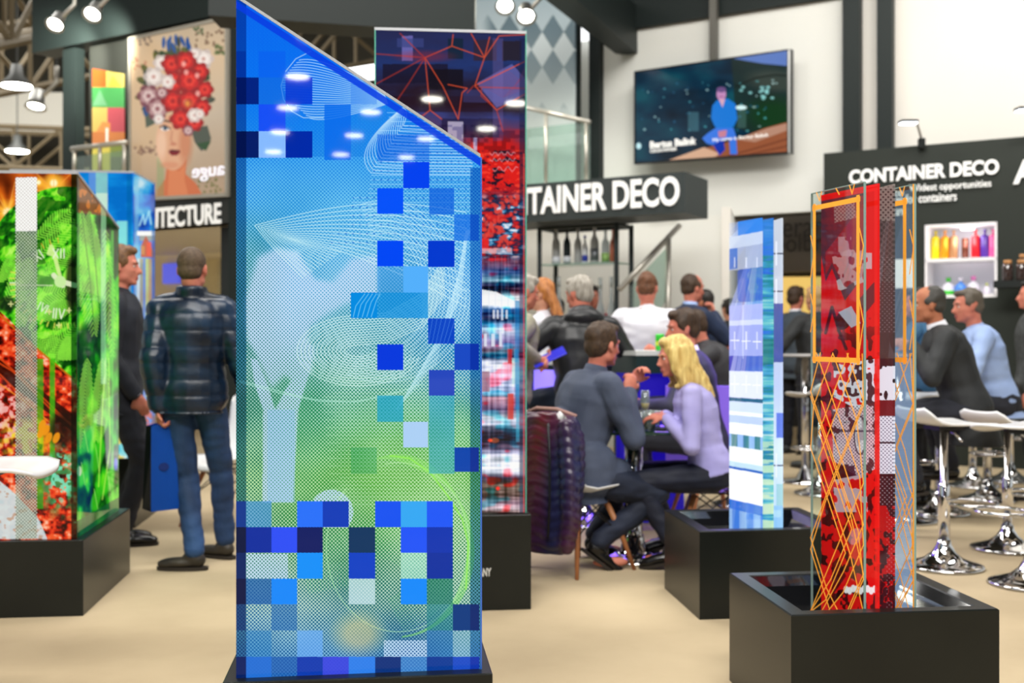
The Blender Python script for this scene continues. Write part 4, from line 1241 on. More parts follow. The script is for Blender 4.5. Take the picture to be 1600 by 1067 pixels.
    # --- face details
    if facial:
        Rw = M.to_3x3() @ Rm; hw = Wp(hc)
        for s in (-1, 1):
            e = NB(); add_ell(e, hw + Rw @ V((.031*s, .0735, .004))*hk, (.0125*hk, .0090*hk, .0068*hk), Rw, 10, 8)
            ey = finish('eye', e, pm('eye_white', (214, 206, 200), .2), root, True)
            e = NB(); add_ell(e, hw + Rw @ V((.031*s, .0795, .004))*hk, (.0060*hk, .0042*hk, .0060*hk), Rw, 10, 8)
            finish('iris', e, pm('iris_dark', (50, 36, 28), .15), root, True)
            e = NB(); add_limb(e, [hw + Rw @ V((.014*s, .0885, .024))*hk, hw + Rw @ V((.032*s, .0885, .030))*hk, hw + Rw @ V((.050*s, .074, .024))*hk], [.0032*hk, .0038*hk, .0022*hk], 6)
            finish('eyebrow', e, hairmat or HAIR_BROWN, root, True)
        e = NB(); add_ell(e, hw + Rw @ V((0, .0915, -.061))*hk, (.021*hk, .0085*hk, .0058*hk), Rw, 12, 8); add_ell(e, hw + Rw @ V((0, .0895, -.071))*hk, (.018*hk, .0085*hk, .006*hk), Rw, 12, 8)
        finish('lips', e, LIPS, root, True)
    # --- hair
    if hair:
        bm = NB(); hair_cap(bm, Wp(hc), M.to_3x3() @ Rm, hk, hair)
        if extra: extra(bm, lambda x, y, z: Wp(hc) + (M.to_3x3() @ Rm) @ V((x*hk, y*hk, z*hk)), hk, Wp, M.to_3x3() @ Rm)
        me = fuse(bm, min(vox, .009), 1)
        wrinkle(me, .005 if hair != 'buzz' else .001, 40, 3, (1, 1, .5))
        mesh_obj('hair', me, hairmat or HAIR_BROWN, root, True)
    # --- garments
    g = .020 if topkind in ('jacket', 'down') else .012
    if topkind == 'down': g = .034
    hm = hem if hem is not None else (-.15 if topkind != 'shirt' else -.05)
    bm = NB()
    add_loft(bm, torso_rings(g, hm, flare))
    for s in (-1, 1):
        el, wr_ = arms[s]
        p = [Wp(sh[s] - right*s*.03), Wp(sh[s]), Wp(el), Wp(el.lerp(wr_, .93))]
        add_limb(bm, [Wp(neck - up*.065*k), Wp(sh[s] + up*.006)], [(.058+g)*k, (.046+g)*k])
        add_limb(bm, p, [(.054+g)*w, (.049+g)*w, (.041+g)*k, (.030+g*.8)*k])
    nb = neck + V((0, -.005, -.008))
    if coat: coat(bm, Wp, M.to_3x3())
    add_limb(bm, [Wp(nb - up*.06*k), Wp(nb - up*.022*k)], [(.078+g*.5)*k, (.060+g*.6)*k])
    if topkind in ('down',):
        add_tube(bm, [Wp(nb - up*.03*k), Wp(nb + up2*.048*k)], [(.066+g*.7)*k, (.062+g*.55)*k], 18)
    if hood:
        add_ell(bm, Wp(neck - fwd*.085 - up*.035), (.135*k, .075*k, .060*k), M.to_3x3())
        add_ell(bm, Wp(neck - fwd*.060 + up*.005), (.095*k, .062*k, .048*k), M.to_3x3())
    me = fuse(bm, vox, 3)
    if quilt:
        ax = np.array(M.to_3x3() @ up); o_ = np.array(Wp(hip))
        def qf(co):
            t = ((co - o_) @ ax) / quilt
            f = np.abs(np.sin(t*math.pi))
            return (np.sqrt(f) - .75) * .009
        wrinkle(me, .004, 14, 2, fn=qf)
    else:
        wrinkle(me, wr, 9, len(label) % 7, (1, 1, 2.2 if topkind != 'jacket' else 1.4))
    nm = {'jacket': 'jacket', 'down': 'down_jacket', 'shirt': 'shirt', 'sweater': 'sweater'}[topkind]
    mesh_obj(nm, me, top, root, True)
    if collar is not None:     # shirt collar and cuffs
        bm = NB(); add_tube(bm, [Wp(nb - up*.045*k), Wp(nb + up2*.030*k)], [.073*k, .059*k], 18)
        finish('collar', bm, collar, root, True)
    if cuff is not None:
        for s in (-1, 1):
            el, wr_ = arms[s]
            bm = NB(); add_tube(bm, [Wp(el.lerp(wr_, .9)), Wp(el.lerp(wr_, 1.03))], [.036*k, .034*k], 14)
            finish('cuff', bm, cuff, root, True)
    # trousers
    bm = NB()
    add_loft(bm, [(Wp(hip + up*-.10*k), (M.to_3x3() @ right)*(.15*w), (M.to_3x3() @ fwd)*(.125*w)), (Wp(hip + up*-.02*k), (M.to_3x3() @ right)*(.178*w), (M.to_3x3() @ fwd)*(.133*w)), (Wp(hip + up*.06*k), (M.to_3x3() @ right)*(.168*w), (M.to_3x3() @ fwd)*(.124*w))])
    for s in (-1, 1):
        hp, kn, ank, toe = lg[s]
        add_limb(bm, [Wp(hp), Wp(hp.lerp(kn, .5)), Wp(kn), Wp(kn.lerp(ank, .45)), Wp(ank + V((0, 0, .03)))], [.097*w, .083*w, .068*k, .061*k, .055*k])
    me = fuse(bm, vox, 3)
    wrinkle(me, .007, 12, 5, (1, 1, 1.8))
    mesh_obj('trousers', me, bottom, root, True)
    if shoes:
        for s in (-1, 1):
            hp, kn, ank, toe = lg[s]
            M3 = M.to_3x3(); tw = (M3 @ toe).normalized()
            tw.z = toe.z; tw.normalize(); sd = V((tw.y, -tw.x, 0)).normalized(); un = sd.cross(tw)
            Rs = Matrix((sd, tw, un)).transposed()
            aw = Wp(ank)
            def SP(x, y, z): return aw + Rs @ V((x, y, z))
            bm = NB()
            add_ell(bm, SP(0, .075, -.045), (.044, .125, .030), Rs, 16, 10)
            add_ell(bm, SP(0, .135, -.052), (.042, .068, .024), Rs)
            add_ell(bm, SP(0, -.012, -.030), (.038, .048, .044), Rs)
            add_limb(bm, [SP(0, 0, -.02), SP(0, .03, -.022)], [.042, .036])
            me = fuse(bm, .007, 2)
            sh_o = mesh_obj('shoe', me, shoe, root, True)
            bm = NB()
            add_loft(bm, [(SP(0, .065, -.083), Rs @ V((.044, 0, 0)), Rs @ V((0, .138, 0))), (SP(0, .065, -.066), Rs @ V((.045, 0, 0)), Rs @ V((0, .140, 0)))])
            so = finish('sole', bm, pm('shoe_sole', (44, 38, 32), .7), sh_o)
    return root, dict(M=M, hip=hip, neck=neck, hc=hc, arms=arms, Wp=Wp, sh=sh, lg=lg, up=up, fwd=fwd, right=right, Rm=Rm, k=k)
# ------------------------------------------------------------------ shared materials
BLACK = pm('black_satin_board', (28, 32, 31), .38, spec=.4)
PLINTH = pm('plinth_black_lacquer', (17, 21, 20), .3, spec=.4, var=(22, 26, 24), scale=2.5)
TRAY = pm('gloss_black_tray', (12, 14, 18), .06, spec=.8, coat=1)
DARKBEAM = pm('dark_beam_paint', (26, 34, 33), .5, spec=.3)
CHARCOAL = pm('charcoal_board', (56, 62, 62), .5, spec=.3)
WALLW = pm('white_wall_paint', (226, 226, 220), .6, spec=.2, var=(220, 221, 216), scale=.6)
WALLW2 = pm('warm_white_wall_paint', (226, 222, 214), .6, spec=.2, var=(220, 217, 210), scale=.6)
CREAM = pm('cream_wall', (222, 208, 176), .7)
TAUPE = pm('taupe_board', (168, 158, 148), .6)
WHITE = pm('white_plastic', (232, 232, 232), .22, spec=.5)
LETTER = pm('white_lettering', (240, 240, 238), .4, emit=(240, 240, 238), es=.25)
CHROME = pm('chrome', (225, 225, 228), .07, metal=1)
STEEL = pm('brushed_steel', (186, 182, 172), .35, metal=.6)
ALU = pm('aluminium_edge', (176, 180, 186), .4, metal=.3)
RACKM = pm('dark_rack_metal', (34, 42, 44), .4, metal=.4)
WOOD = pm('beech_wood', (176, 116, 72), .45, var=(150, 92, 54), scale=10, stretch=(1, 1, .15))
CONCR = pm('brown_truss_paint', (112, 100, 78), .7)
LEDW = pm('lit_lamp_white', (255, 255, 250), .5, emit=(255, 252, 244), es=6)
SKIN = pm('skin_light', (206, 152, 124), .5, spec=.3, var=(196, 136, 110), scale=14)
SKIN2 = pm('skin_tan', (178, 116, 86), .5, spec=.3, var=(166, 102, 76), scale=14)
SKIN3 = pm('skin_ruddy', (204, 130, 108), .5, spec=.3, var=(192, 112, 94), scale=14)
LIPS = pm('lips', (170, 84, 78), .4)
HAIR_BROWN = pm('brown_hair', (70, 50, 34), .6, var=(48, 33, 22), scale=60, stretch=(1, 1, .2))
HAIR_DARK = pm('dark_hair', (38, 32, 28), .55, var=(24, 20, 18), scale=60, stretch=(1, 1, .2))
HAIR_GREY = pm('grey_hair', (176, 170, 160), .6, var=(140, 134, 124), scale=60, stretch=(1, 1, .2))
HAIR_BLOND = pm('blond_hair', (232, 206, 130), .42, var=(196, 160, 88), scale=46, stretch=(1.4, 1.4, .10), bump=.5, bscale=80)
HAIR_GINGER = pm('ginger_hair', (190, 124, 66), .5, var=(150, 90, 44), scale=40, stretch=(1, 1, .15))

def glass_mat(name, tint=(225, 242, 236), opacity=.08, rough=.02):
    if name in MATS: return MATS[name]
    m = bpy.data.materials.new(name); m.use_nodes = True
    nt = m.node_tree
    for n in list(nt.nodes): nt.nodes.remove(n)
    out = nt.nodes.new('ShaderNodeOutputMaterial')
    tr = nt.nodes.new('ShaderNodeBsdfTransparent'); tr.inputs[0].default_value = L(*tint)
    gl = nt.nodes.new('ShaderNodeBsdfGlossy'); gl.inputs['Roughness'].default_value = rough; gl.inputs[0].default_value = (1, 1, 1, 1)
    fr = nt.nodes.new('ShaderNodeFresnel'); fr.inputs[0].default_value = 1.5
    mt = nt.nodes.new('ShaderNodeMath'); mt.operation = 'MULTIPLY_ADD'; mt.inputs[1].default_value = .8; mt.inputs[2].default_value = opacity*.2
    mx = nt.nodes.new('ShaderNodeMixShader')
    df = nt.nodes.new('ShaderNodeBsdfDiffuse'); df.inputs[0].default_value = L(*tint)
    mx2 = nt.nodes.new('ShaderNodeMixShader'); mx2.inputs[0].default_value = opacity
    ge = nt.nodes.new('ShaderNodeNewGeometry'); inv = nt.nodes.new('ShaderNodeMath'); inv.operation = 'SUBTRACT'; inv.inputs[0].default_value = 1
    nt.links.new(ge.outputs['Backfacing'], inv.inputs[1]); fx = nt.nodes.new('ShaderNodeMath'); fx.operation = 'MULTIPLY'
    fr.inputs[0].default_value = 1.5; nt.links.new(fr.outputs[0], fx.inputs[0]); nt.links.new(inv.outputs[0], fx.inputs[1])
    nt.links.new(fx.outputs[0], mt.inputs[0]); nt.links.new(mt.outputs[0], mx.inputs[0])
    nt.links.new(tr.outputs[0], mx2.inputs[1]); nt.links.new(df.outputs[0], mx2.inputs[2])
    nt.links.new(mx2.outputs[0], mx.inputs[1]); nt.links.new(gl.outputs[0], mx.inputs[2])
    nt.links.new(mx.outputs[0], out.inputs[0])
    MATS[name] = m
    return m
GLASS = glass_mat('clear_glass', (240, 248, 245), 0, .01)
GLASSG = glass_mat('greenish_glass', (222, 236, 230), .07)
BOTTLEG = glass_mat('bottle_glass', (205, 212, 214), .35, .05)

# ------------------------------------------------------------------ floor: beige carpet
fm = pm('beige_carpet', (196, 178, 146), .9, spec=.15, var=(178, 160, 130), scale=1.1, bump=.25, bscale=3, vdetail=6)
bm = NB(); add_box(bm, (0, 14, -.05), (44, 66, .1))
tag(finish('floor', bm, fm), kind='structure')

# ------------------------------------------------------------------ hall shell far behind the stands
HALLD = pm('dark_hall_wall', (46, 44, 38), .8, var=(70, 68, 58), scale=.5)
slab('wall_back', (-22, 30), (22, 30), 0, 12, .3, HALLD, kind='structure')
slab('wall_front', (-26, -27), (26, -27), 0, 12, .3, HALLD, kind='structure')
ROOFM = pm('hall_roof_panel', (40, 38, 32), .9, var=(64, 58, 46), scale=.4)
bm = NB(); add_box(bm, (0, 2, 10.6), (52, 58, .2))
tag(finish('ceiling', bm, ROOFM), kind='structure')
bm = NB(); add_box(bm, (-14.6, 27.5, 6.7), (7.4, .3, 1.0))
tag(finish('hall_banner_1', bm, pm('white_hall_banner', (226, 224, 214), .8)), kind='structure')  # pale banner hanging in the far hall
# blurred far lights under the banner
for i, (px, py, r) in enumerate([(12, 222, .14), (25, 221, .12), (42, 225, .12), (8, 240, .1), (36, 222, .1), (45, 240, .1), (72, 235, .08), (130, 218, .08)]):
    pass

def truss(name, A, B, h, w, label, r=.035):
    """lattice girder from A to B"""
    A, B = V(A), V(B); d = (B - A); n = max(3, int(d.length / (h*.9)))
    s = V((-d.y, d.x, 0)).normalized()*w/2
    t = empty(name, (A+B)/2 - V((0, 0, h/2)), 0, label, 'truss', 'roof girders of the hall')
    bm = NB()
    for sg in (-1, 1):
        for z in (-h/2, h/2):
            add_tube(bm, [A + s*sg + V((0, 0, z)), B + s*sg + V((0, 0, z))], r, 6)
    finish('chord', bm, CONCR, t)
    bm = NB()
    for i in range(n):
        p, q = A + d*i/n, A + d*(i+1)/n
        up_ = i % 2
        for sg in (-1, 1):
            add_tube(bm, [p + s*sg + V((0, 0, -h/2 if up_ else h/2)), q + s*sg + V((0, 0, h/2 if up_ else -h/2))], r*.7, 5)
            add_tube(bm, [p + s*sg + V((0, 0, -h/2)), p + s*sg + V((0, 0, h/2))], r*.6, 5)
    o = finish('lattice', bm, CONCR, t)
    o['kind'] = 'stuff'
    return t
truss('roof_truss', P(-60, 105, 18), P(300, 45, 22), 1.1, .8, 'brown lattice girder crossing the hall above the left stands', .07)
truss('roof_truss', P(-80, 30, 15), P(220, -20, 20), .9, .7, 'brown lattice girder above the two bright spotlights', .07)
truss('roof_truss', P(360, 100, 19), P(620, 50, 21), 1.0, .8, 'brown lattice girder seen between the blue and the red tower', .06)
truss('roof_truss', P(-40, 232, 25), P(180, 240, 25), .9, .8, 'pale lattice girder low behind the dark post on the left', .06)
truss('roof_truss', P(930, -25, 16), P(1100, -12, 16), .8, .8, 'brown lattice girder above the beam over the television', .05)

# ------------------------------------------------------------------ high lamps of the hall
HB = pm('lamp_housing_grey', (70, 72, 70), .5)
def highbay(loc, label, r=.24):
    t = empty('high_bay_lamp', loc, 0, label, 'ceiling lamp', 'round high lamps of the hall')
    bm = NB(); add_lathe(bm, loc, [(0, .32), (.08, .32), (.10, .16), (r, .02), (r, 0), (r*.93, 0), (0, .03)], 20)
    finish('lamp_housing', bm, HB, t, True)
    bm = NB(); add_lathe(bm, (loc[0], loc[1], loc[2]), [(0, -.012), (r*.9, -.012), (r*.9, .012), (0, .012)], 20)
    finish('lens', bm, pm('high_lamp_lens', (255, 255, 245), .5, emit=(255, 250, 235), es=80), t)
    bm = NB(); add_tube(bm, [V(loc) + V((0, 0, .3)), V((loc[0], loc[1], 10.5 if loc[1] > 0 else loc[2]+2.2))], .012, 6); finish('cable', bm, HB, t)
    return t
lamp0 = None
for (x, y, z, lab) in [tuple(P(26, 134, 17)) + ('round white high lamp glowing at the far left under the girders',), tuple(P(27, 236, 23)) + ('small round high lamp low at the far left beside the banner',)]:
    o = highbay((x, y, z), lab)
back = 'round high lamp of the hall behind the camera'
l0 = highbay((-7, -10, 6.2), back)
for i, (x, y, z) in enumerate([(-4, -9, 6.2), (0, -9, 6.2), (4, -9, 6.2), (8, -9, 6.2), (-8, -16, 6.2), (-4, -16, 6.2), (9, -16, 6.2)] + [(x, y, 6.2) for y in (-13, -16, -19, -22, -25) for x in (-1, .8, 2.6, 4.4)]):
    dup(l0, (x, y, z), 0)

# ------------------------------------------------------------------ stand structure (walls run towards VPX)
K1 = 40500.0
def kz(px, py, K): return Zof(py, KY(px, K))
# upper white wall with the television
kslab('wall_upper', 943, 1316, kz(1200, 334, K1), 4.83, K1, .12, WALLW, kind='structure')
kslab('wall_right', 1343, 2000, 2.0, 6.4, K1, .12, WALLW2, kind='structure')
# posts
def post(px0, px1, z0, z1, K, label, mat=None, th=.12, group='dark square posts of the stand'):
    return kslab('post', px0, px1, z0, z1, K, th, mat or DARKBEAM, label=label, cat='post', group=group)
post(1317, 1343, 0, 6.2, K1-720, 'dark post right of the television, left one of the close pair')
post(1370, 1394, 0, 6.2, K1-720, 'dark post right of the television, right one of the close pair')
post(920, 937, 0, 6.0, K1-300, 'dark post behind the railing left of the television')
post(897, 905, 2.3, 6.0, K1-1200, 'thin dark post at the edge of the patterned glass wall', th=.05)
# beams
kslab('roof_beam', 944, 1640, 4.83, 5.7, K1-250, .3, DARKBEAM, label='dark beam running along the top of the white wall over the television', cat='beam')
bm = NB(); a = P(745, 18, 9.5); b = P(962, 50, 13.1)
add_prism(bm, [(a.x, a.y), (b.x, b.y), (b.x+.3, b.y+.1), (a.x+.3, a.y-.1)], 4.55, 5.1)
tag(finish('roof_beam', bm, DARKBEAM), 'dark beam running back above the patterned glass wall', 'beam')
bm = NB(); a = P(372, 100, 8.7); b = P(742, 50, 8.9)
add_prism(bm, [(a.x-.15, a.y-.3), (b.x, b.y), (b.x, b.y+.35), (a.x-.15, a.y+.05)], Zof(52, 8.9), 5.4)
tag(finish('roof_beam', bm, DARKBEAM), 'dark cross beam above the top of the blue tower', 'beam')
# left structure with the portrait
K2 = 27800.0
kslab('roof_beam', 50, 372, 4.48, 5.6, K2-300, .3, DARKBEAM, label='dark beam above the flower portrait, lit by two spotlights', cat='beam')
BACKB = pm('black_back_board', (30, 32, 28), .6)
zs0, zs1 = kz(240, 357, K2), kz(240, 313, K2)
kslab('wall_left', 140, 372, zs1+.01, 4.47, K2+150, .08, BACKB, kind='structure')
post(98, 118, 0, 4.47, K2-100, 'dark post left of the coloured block picture', group='dark square posts of the stand')
post(357, 371, 0, 4.47, K2-160, 'dark post right of the flower portrait', group='dark square posts of the stand')
# sign fascia ARCHITECTURE
t = empty('fascia_sign', WP(300, zs0, K2), 0, 'black fascia sign reading ARCHITECTURE under the flower portrait', 'sign')
kslab('board', 60, 372, zs0, zs1, K2-150, .25, pm('black_sign_board', (34, 36, 34), .5), parent=t)
ktext('ARCHITECTURE', 184, 346, 361, 330, K2-170, LETTER, t, .025)
# room under it
kslab('wall_left.001', 60, 345, 0, zs0, K2+9500, .1, CREAM, kind='structure')
kslab('wall_left.002', 345, 372, 0, zs0, K2+800, .1, BLACK, kind='structure')
bm = NB(); a, b, c_, d_ = WP(0, 0, K2), WP(372, 0, K2), WP(372, 0, K2+9400), WP(0, 0, K2+9400)
add_prism(bm, [a, b, c_, d_], zs0+.0, zs0+.06); tag(finish('ceiling.001', bm, pm('soffit_white', (214, 206, 190), .6)), kind='structure')
for (p0, p1, lab) in [((206, 366), (243, 362), 'linear white ceiling light left under the black fascia'), ((243, 376), (272, 377), 'linear white ceiling light right under the black fascia')]:
    A_, B_ = P(p0[0], p0[1], 13.6), P(p1[0], p1[1], 13.2)
    bm = NB(); add_prism(bm, [A_, B_, B_ + V((0, .25, 0)), A_ + V((0, .25, 0))], A_.z, A_.z+.05)
    tag(finish('ceiling_light', bm, LEDW), lab, 'lamp')
kslab('wall_screen', 254, 279, kz(266, 443, K2+9400), kz(266, 412, K2+9400), K2+9300, .05, pm('blue_screen', (70, 76, 190), .3, emit=(84, 90, 210), es=.9), label='small blue wall screen beside the head of the man in the down jacket', cat='screen')
kslab('wall_panel', 300, 340, 0.3, 2.3, K2+9300, .05, pm('pale_wood_panel', (218, 204, 158), .6, var=(206, 190, 146), scale=3), label='pale timber wall panel behind the man in the down jacket', cat='panel')
# portrait poster
t = empty('framed_poster', WP(275, kz(275, 312, K2), K2), 0, 'framed poster of a face under a headdress of red flowers', 'poster')
e0 = (204, KY(204, K2-250)); e1 = (351, KY(351, K2-250))
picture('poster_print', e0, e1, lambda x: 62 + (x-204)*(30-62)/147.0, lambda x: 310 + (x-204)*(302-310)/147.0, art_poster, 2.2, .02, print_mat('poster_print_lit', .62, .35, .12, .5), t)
bm = NB()
def kbar(bm, pxa, za, pxb, zb, K, w, th=.04):
    A_, B_ = WP(pxa, za, K), WP(pxb, zb, K); d = (B_-A_).normalized(); dr = V((A_.x - B_.x, A_.y - B_.y, 0))
    wall = (WP(1000, 0, K) - WP(900, 0, K)).normalized(); nrm = V((-wall.y, wall.x, 0)); s = d.cross(nrm).normalized()*w/2
    add_hull(bm, [A_-s, A_+s, B_+s, B_-s], [A_-s+nrm*th, A_+s+nrm*th, B_+s+nrm*th, B_-s+nrm*th])
KF = K2-300
kbar(bm, 202, kz(202, 312, KF), 202, kz(202, 59, KF), KF, .035); kbar(bm, 353, kz(353, 304, KF), 353, kz(353, 27, KF), KF, .035)
kbar(bm, 200, kz(200, 61, KF), 355, kz(355, 27, KF), KF, .035); kbar(bm, 200, kz(200, 312, KF), 355, kz(355, 304, KF), KF, .035)
finish('frame', bm, pm('pale_poster_frame', (170, 164, 152), .4, metal=.4), t)
ktext('auge', 301, 351, 285, 264, K2-330, pm('reflected_lettering', (235, 235, 245), .4, emit=(225, 225, 245), es=.45), t, .01, mirror=True)  # glowing mirrored letters imitate a reflection on the poster
# coloured block picture
t = empty('block_picture', WP(168, 2.4, K2+100), 0, 'tall picture of orange, green and yellow blocks left of the portrait', 'picture')
e0 = (144, KY(144, K2+60)); e1 = (192, KY(192, K2+60))
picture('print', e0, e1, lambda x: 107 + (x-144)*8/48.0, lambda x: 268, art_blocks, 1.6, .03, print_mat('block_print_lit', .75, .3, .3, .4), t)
# mezzanine railing on the left
def railing(name, label, pts, top_rows, K, rows_h, posts, glassed=True, bars=0):
    t = empty(name, WP(pts[0], kz(pts[0], rows_h[0], K), K), 0, label, 'railing')
    bm = NB(); A_ = WP(pts[0], kz(pts[0], top_rows[0], K), K); B_ = WP(pts[1], kz(pts[1], top_rows[1], K), K)
    add_tube(bm, [A_, B_], .028, 10); finish('handrail', bm, STEEL, t, True)
    for px in posts:
        f = (px-pts[0])/(pts[1]-pts[0]); row = top_rows[0]*(1-f) + top_rows[1]*f
        bm = NB(); add_tube(bm, [WP(px, kz(px, row, K), K), WP(px, kz(px, rows_h[0], K), K)], .022, 8); finish('rail_post', bm, STEEL, t, True)
    if glassed:
        A0, B0 = WP(pts[0], 0, K+30), WP(pts[1], 0, K+30); za = kz(pts[0], rows_h[0], K); zb = kz(pts[0], max(top_rows)+12, K)
        slab('glass_panel', A0, B0, za, zb, .012, GLASSG, parent=t)
    if bars:
        bm = NB()
        for i in range(bars):
            f = (i+1)/(bars+1); ra = top_rows[0]*(1-f)+rows_h[0]*f; rb = top_rows[1]*(1-f)+rows_h[0]*f
            add_tube(bm, [WP(pts[0], kz(pts[0], ra, K), K), WP(pts[1], kz(pts[1], rb, K), K)], .012, 6)
        finish('rail_bar', bm, STEEL, t)
    return t
railing('railing', 'steel railing in front of the coloured block picture', (112, 198), (233, 222), K2-600, (275,), (116, 156, 194), True)
railing('railing', 'steel and glass railing of the upper floor beside the red tower', (800, 922), (163, 191), K1-3000, (290,), (853, 916), True)
kslab('floor_upper', 560, 936, 2.80, 2.98, K1-3150, 1.0, WALLW, kind='structure')
# pale glass wall with diamonds
t = empty('patterned_glass_wall', WP(820, 2.4, K1-1500), 0, 'tall pale wall panel with grey diamond pattern behind the red tower', 'wall panel')
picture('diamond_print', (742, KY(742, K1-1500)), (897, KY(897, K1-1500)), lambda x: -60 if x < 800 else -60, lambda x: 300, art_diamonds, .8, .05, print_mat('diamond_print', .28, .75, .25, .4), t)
# bright strip of the opening behind
kslab('ceiling_light', 895, 962, kz(930, 60, K1+3000), kz(930, 40, K1+3000), K1+3000, .05, pm('lit_strip', (255, 255, 255), .5, emit=(250, 252, 255), es=1.6), label='bright white light strip behind the posts above the railing', cat='lamp')
kslab('ceiling_light', 490, 590, kz(560, 126, 30000), kz(560, 104, 30000), 30000, .05, MATS['lit_strip'], label='bright white light strip between the blue and the red tower', cat='lamp')
kslab('wall_rear', 700, 940, 2.3, 5.4, K1+3600, .1, WALLW, kind='structure')
# spotlights with flared light
def spot(px, py, Y, label, aim, power=25, s=1.0):
    p = P(px, py, Y)
    t = empty('spotlight', p, 0, label, 'spotlight')
    beam = V(aim).normalized(); d = V((aim[0]*.3, -.62, -.7)).normalized() if power else beam; M_ = Matrix.Translation(p) @ d.to_track_quat('Z', 'Y').to_matrix().to_4x4()
    bm = NB(); add_lathe(bm, (0, 0, 0), [(0, -.10*s), (.05*s, -.10*s), (.06*s, 0), (.085*s, .045*s), (.07*s, .045*s), (.045*s, 0), (0, -.005)], 16, M_); finish('lamp_head', bm, pm('spot_housing', (150, 150, 146), .4, metal=.5), t, True)
    bm = NB(); add_lathe(bm, (0, 0, 0), [(0, .028*s), (.066*s, .028*s), (.066*s, .020*s), (0, .020*s)], 16, M_); finish('lens', bm, pm('spot_lens', (255, 255, 250), .4, emit=(255, 252, 236), es=60), t)
    bm = NB(); add_tube(bm, [p, p + V((.14, .05, .17))*s, p + V((.14, .05, .3))*s], .018*s, 8); finish('bracket', bm, STEEL, t, True)
    if not power:
        bm = NB(); add_tube(bm, [p + V((.14, .05, .3))*s, V((p.x+.14*s, p.y+.05*s, 10.5))], .012, 6); finish('suspension', bm, HB, t)
    if power:
        l = bpy.data.lights.new('spot_beam', 'SPOT'); l.energy = power; l.spot_size = R(95); l.spot_blend = .8; l.color = (1, .98, .86); l.shadow_soft_size = .05
        o = bpy.data.objects.new('spot_beam', l); COL.objects.link(o); o.parent = t
        o.matrix_local = world_of(t).inverted() @ Matrix.Translation(p + beam*.12) @ (-beam).to_track_quat('Z', 'Y').to_matrix().to_4x4()
    return t
spot(88, 35, 11.6, 'left bright spotlight on the dark beam at upper left', (-.25, .9, -.22), 260, 1.2)
spot(146, 19, 11.3, 'right bright spotlight on the dark beam at upper left', (-.25, .9, -.22), 260, 1.2)
spot(789, 6, 12.0, 'bright spotlight at the top of the diamond patterned wall, left one', (.1, .35, -.9), 45, 1.3)
spot(822, 22, 11.8, 'bright spotlight at the top of the diamond patterned wall, right one', (.1, .35, -.9), 45, 1.3)
spot(57, 160, 16, 'dark floodlight hanging under the girder at far left', (0, -.3, -.9), 0, 1.8)

# CONTAINER DECO fascia over the rack
KS = 32300.0
za, zb = kz(1070, 332, KS), kz(1070, 268, KS)
t = empty('fascia_sign', WP(960, za, KS), 0, 'charcoal box sign reading CONTAINER DECO above the bottle rack', 'sign')
A_ = WP(690, 0, KS); B_ = WP(1070, 0, KS); C_ = P(1106, 525, KY(1070, KS)+.55)
bm = NB(); add_prism(bm, [A_, B_, (C_.x, C_.y), (C_.x-1.5, C_.y+1.0), (A_.x, A_.y+1.0)], za, zb); finish('board', bm, CHARCOAL, t)
ktext('CONTAINER DECO', 750, 1062, 341, 299, KS-40, LETTER, t, .03)
# wall behind the rack, passage, stair
kslab('wall_middle', 560, 1142, 0, kz(1140, 338, 38500)+.02, 38500, .1, WALLW, kind='structure')
slab('wall_side', (P(1142, 525, KY(1142, 38500)).x, KY(1142, 38500)), (P(1158, 525, 15.2).x, 15.2), 0, 2.62, .1, WALLW2, kind='structure')
# handrail of the stair
t = empty('stair_railing', P(1030, 590, 10.9), 0, 'steel stair handrail with glass panel rising behind the man in white shirt', 'railing')
bm = NB(); add_tube(bm, [P(968, 452, 10.8), P(1062, 352, 11.2)], .028, 10); finish('handrail', bm, STEEL, t, True)
bm = NB(); add_tube(bm, [P(1044, 372, 11.1), P(1044, 600, 11.1)], .03, 8); finish('rail_post', bm, STEEL, t, True)
bm = NB(); add_hull(bm, [P(985, 448, 10.9), P(1040, 388, 11.1), P(1040, 470, 11.1), P(985, 560, 10.9)], [q + V((0, .015, 0)) for q in (P(985, 448, 10.9), P(1040, 388, 11.1), P(1040, 470, 11.1), P(985, 560, 10.9))]); finish('glass_panel', bm, GLASSG, t)
ktext('Container Deco', 1013, 1058, 345, 340, 38400, pm('faint_lettering', (190, 192, 190), .6), None, 0).name = 'wall_lettering'
bpy.data.objects['wall_lettering']['label'] = 'faint small grey lettering on the white wall below the charcoal box sign'; bpy.data.objects['wall_lettering']['category'] = 'lettering'
t = empty('wall_frame', P(1110, 488, 12.9), 0, 'small dark rack of pictures hanging on the wall right of the man in navy', 'frame')
bm = NB(); KW = 38400
a_ = P(1100, 487, 13.0); add_box(bm, (a_.x+.075, 13.0, Zof(460, 13.0)), (.16, .05, .42)); finish('backing', bm, BLACK, t)
for i in range(2):
    for j in range(3):
        bm = NB(); add_box(bm, (a_.x+.04+.07*i, 12.965, Zof(460, 13.0)-.13+.13*j), (.05, .02, .10)); finish('picture', bm, pm('small_picture', (120, 116, 90), .4), t)
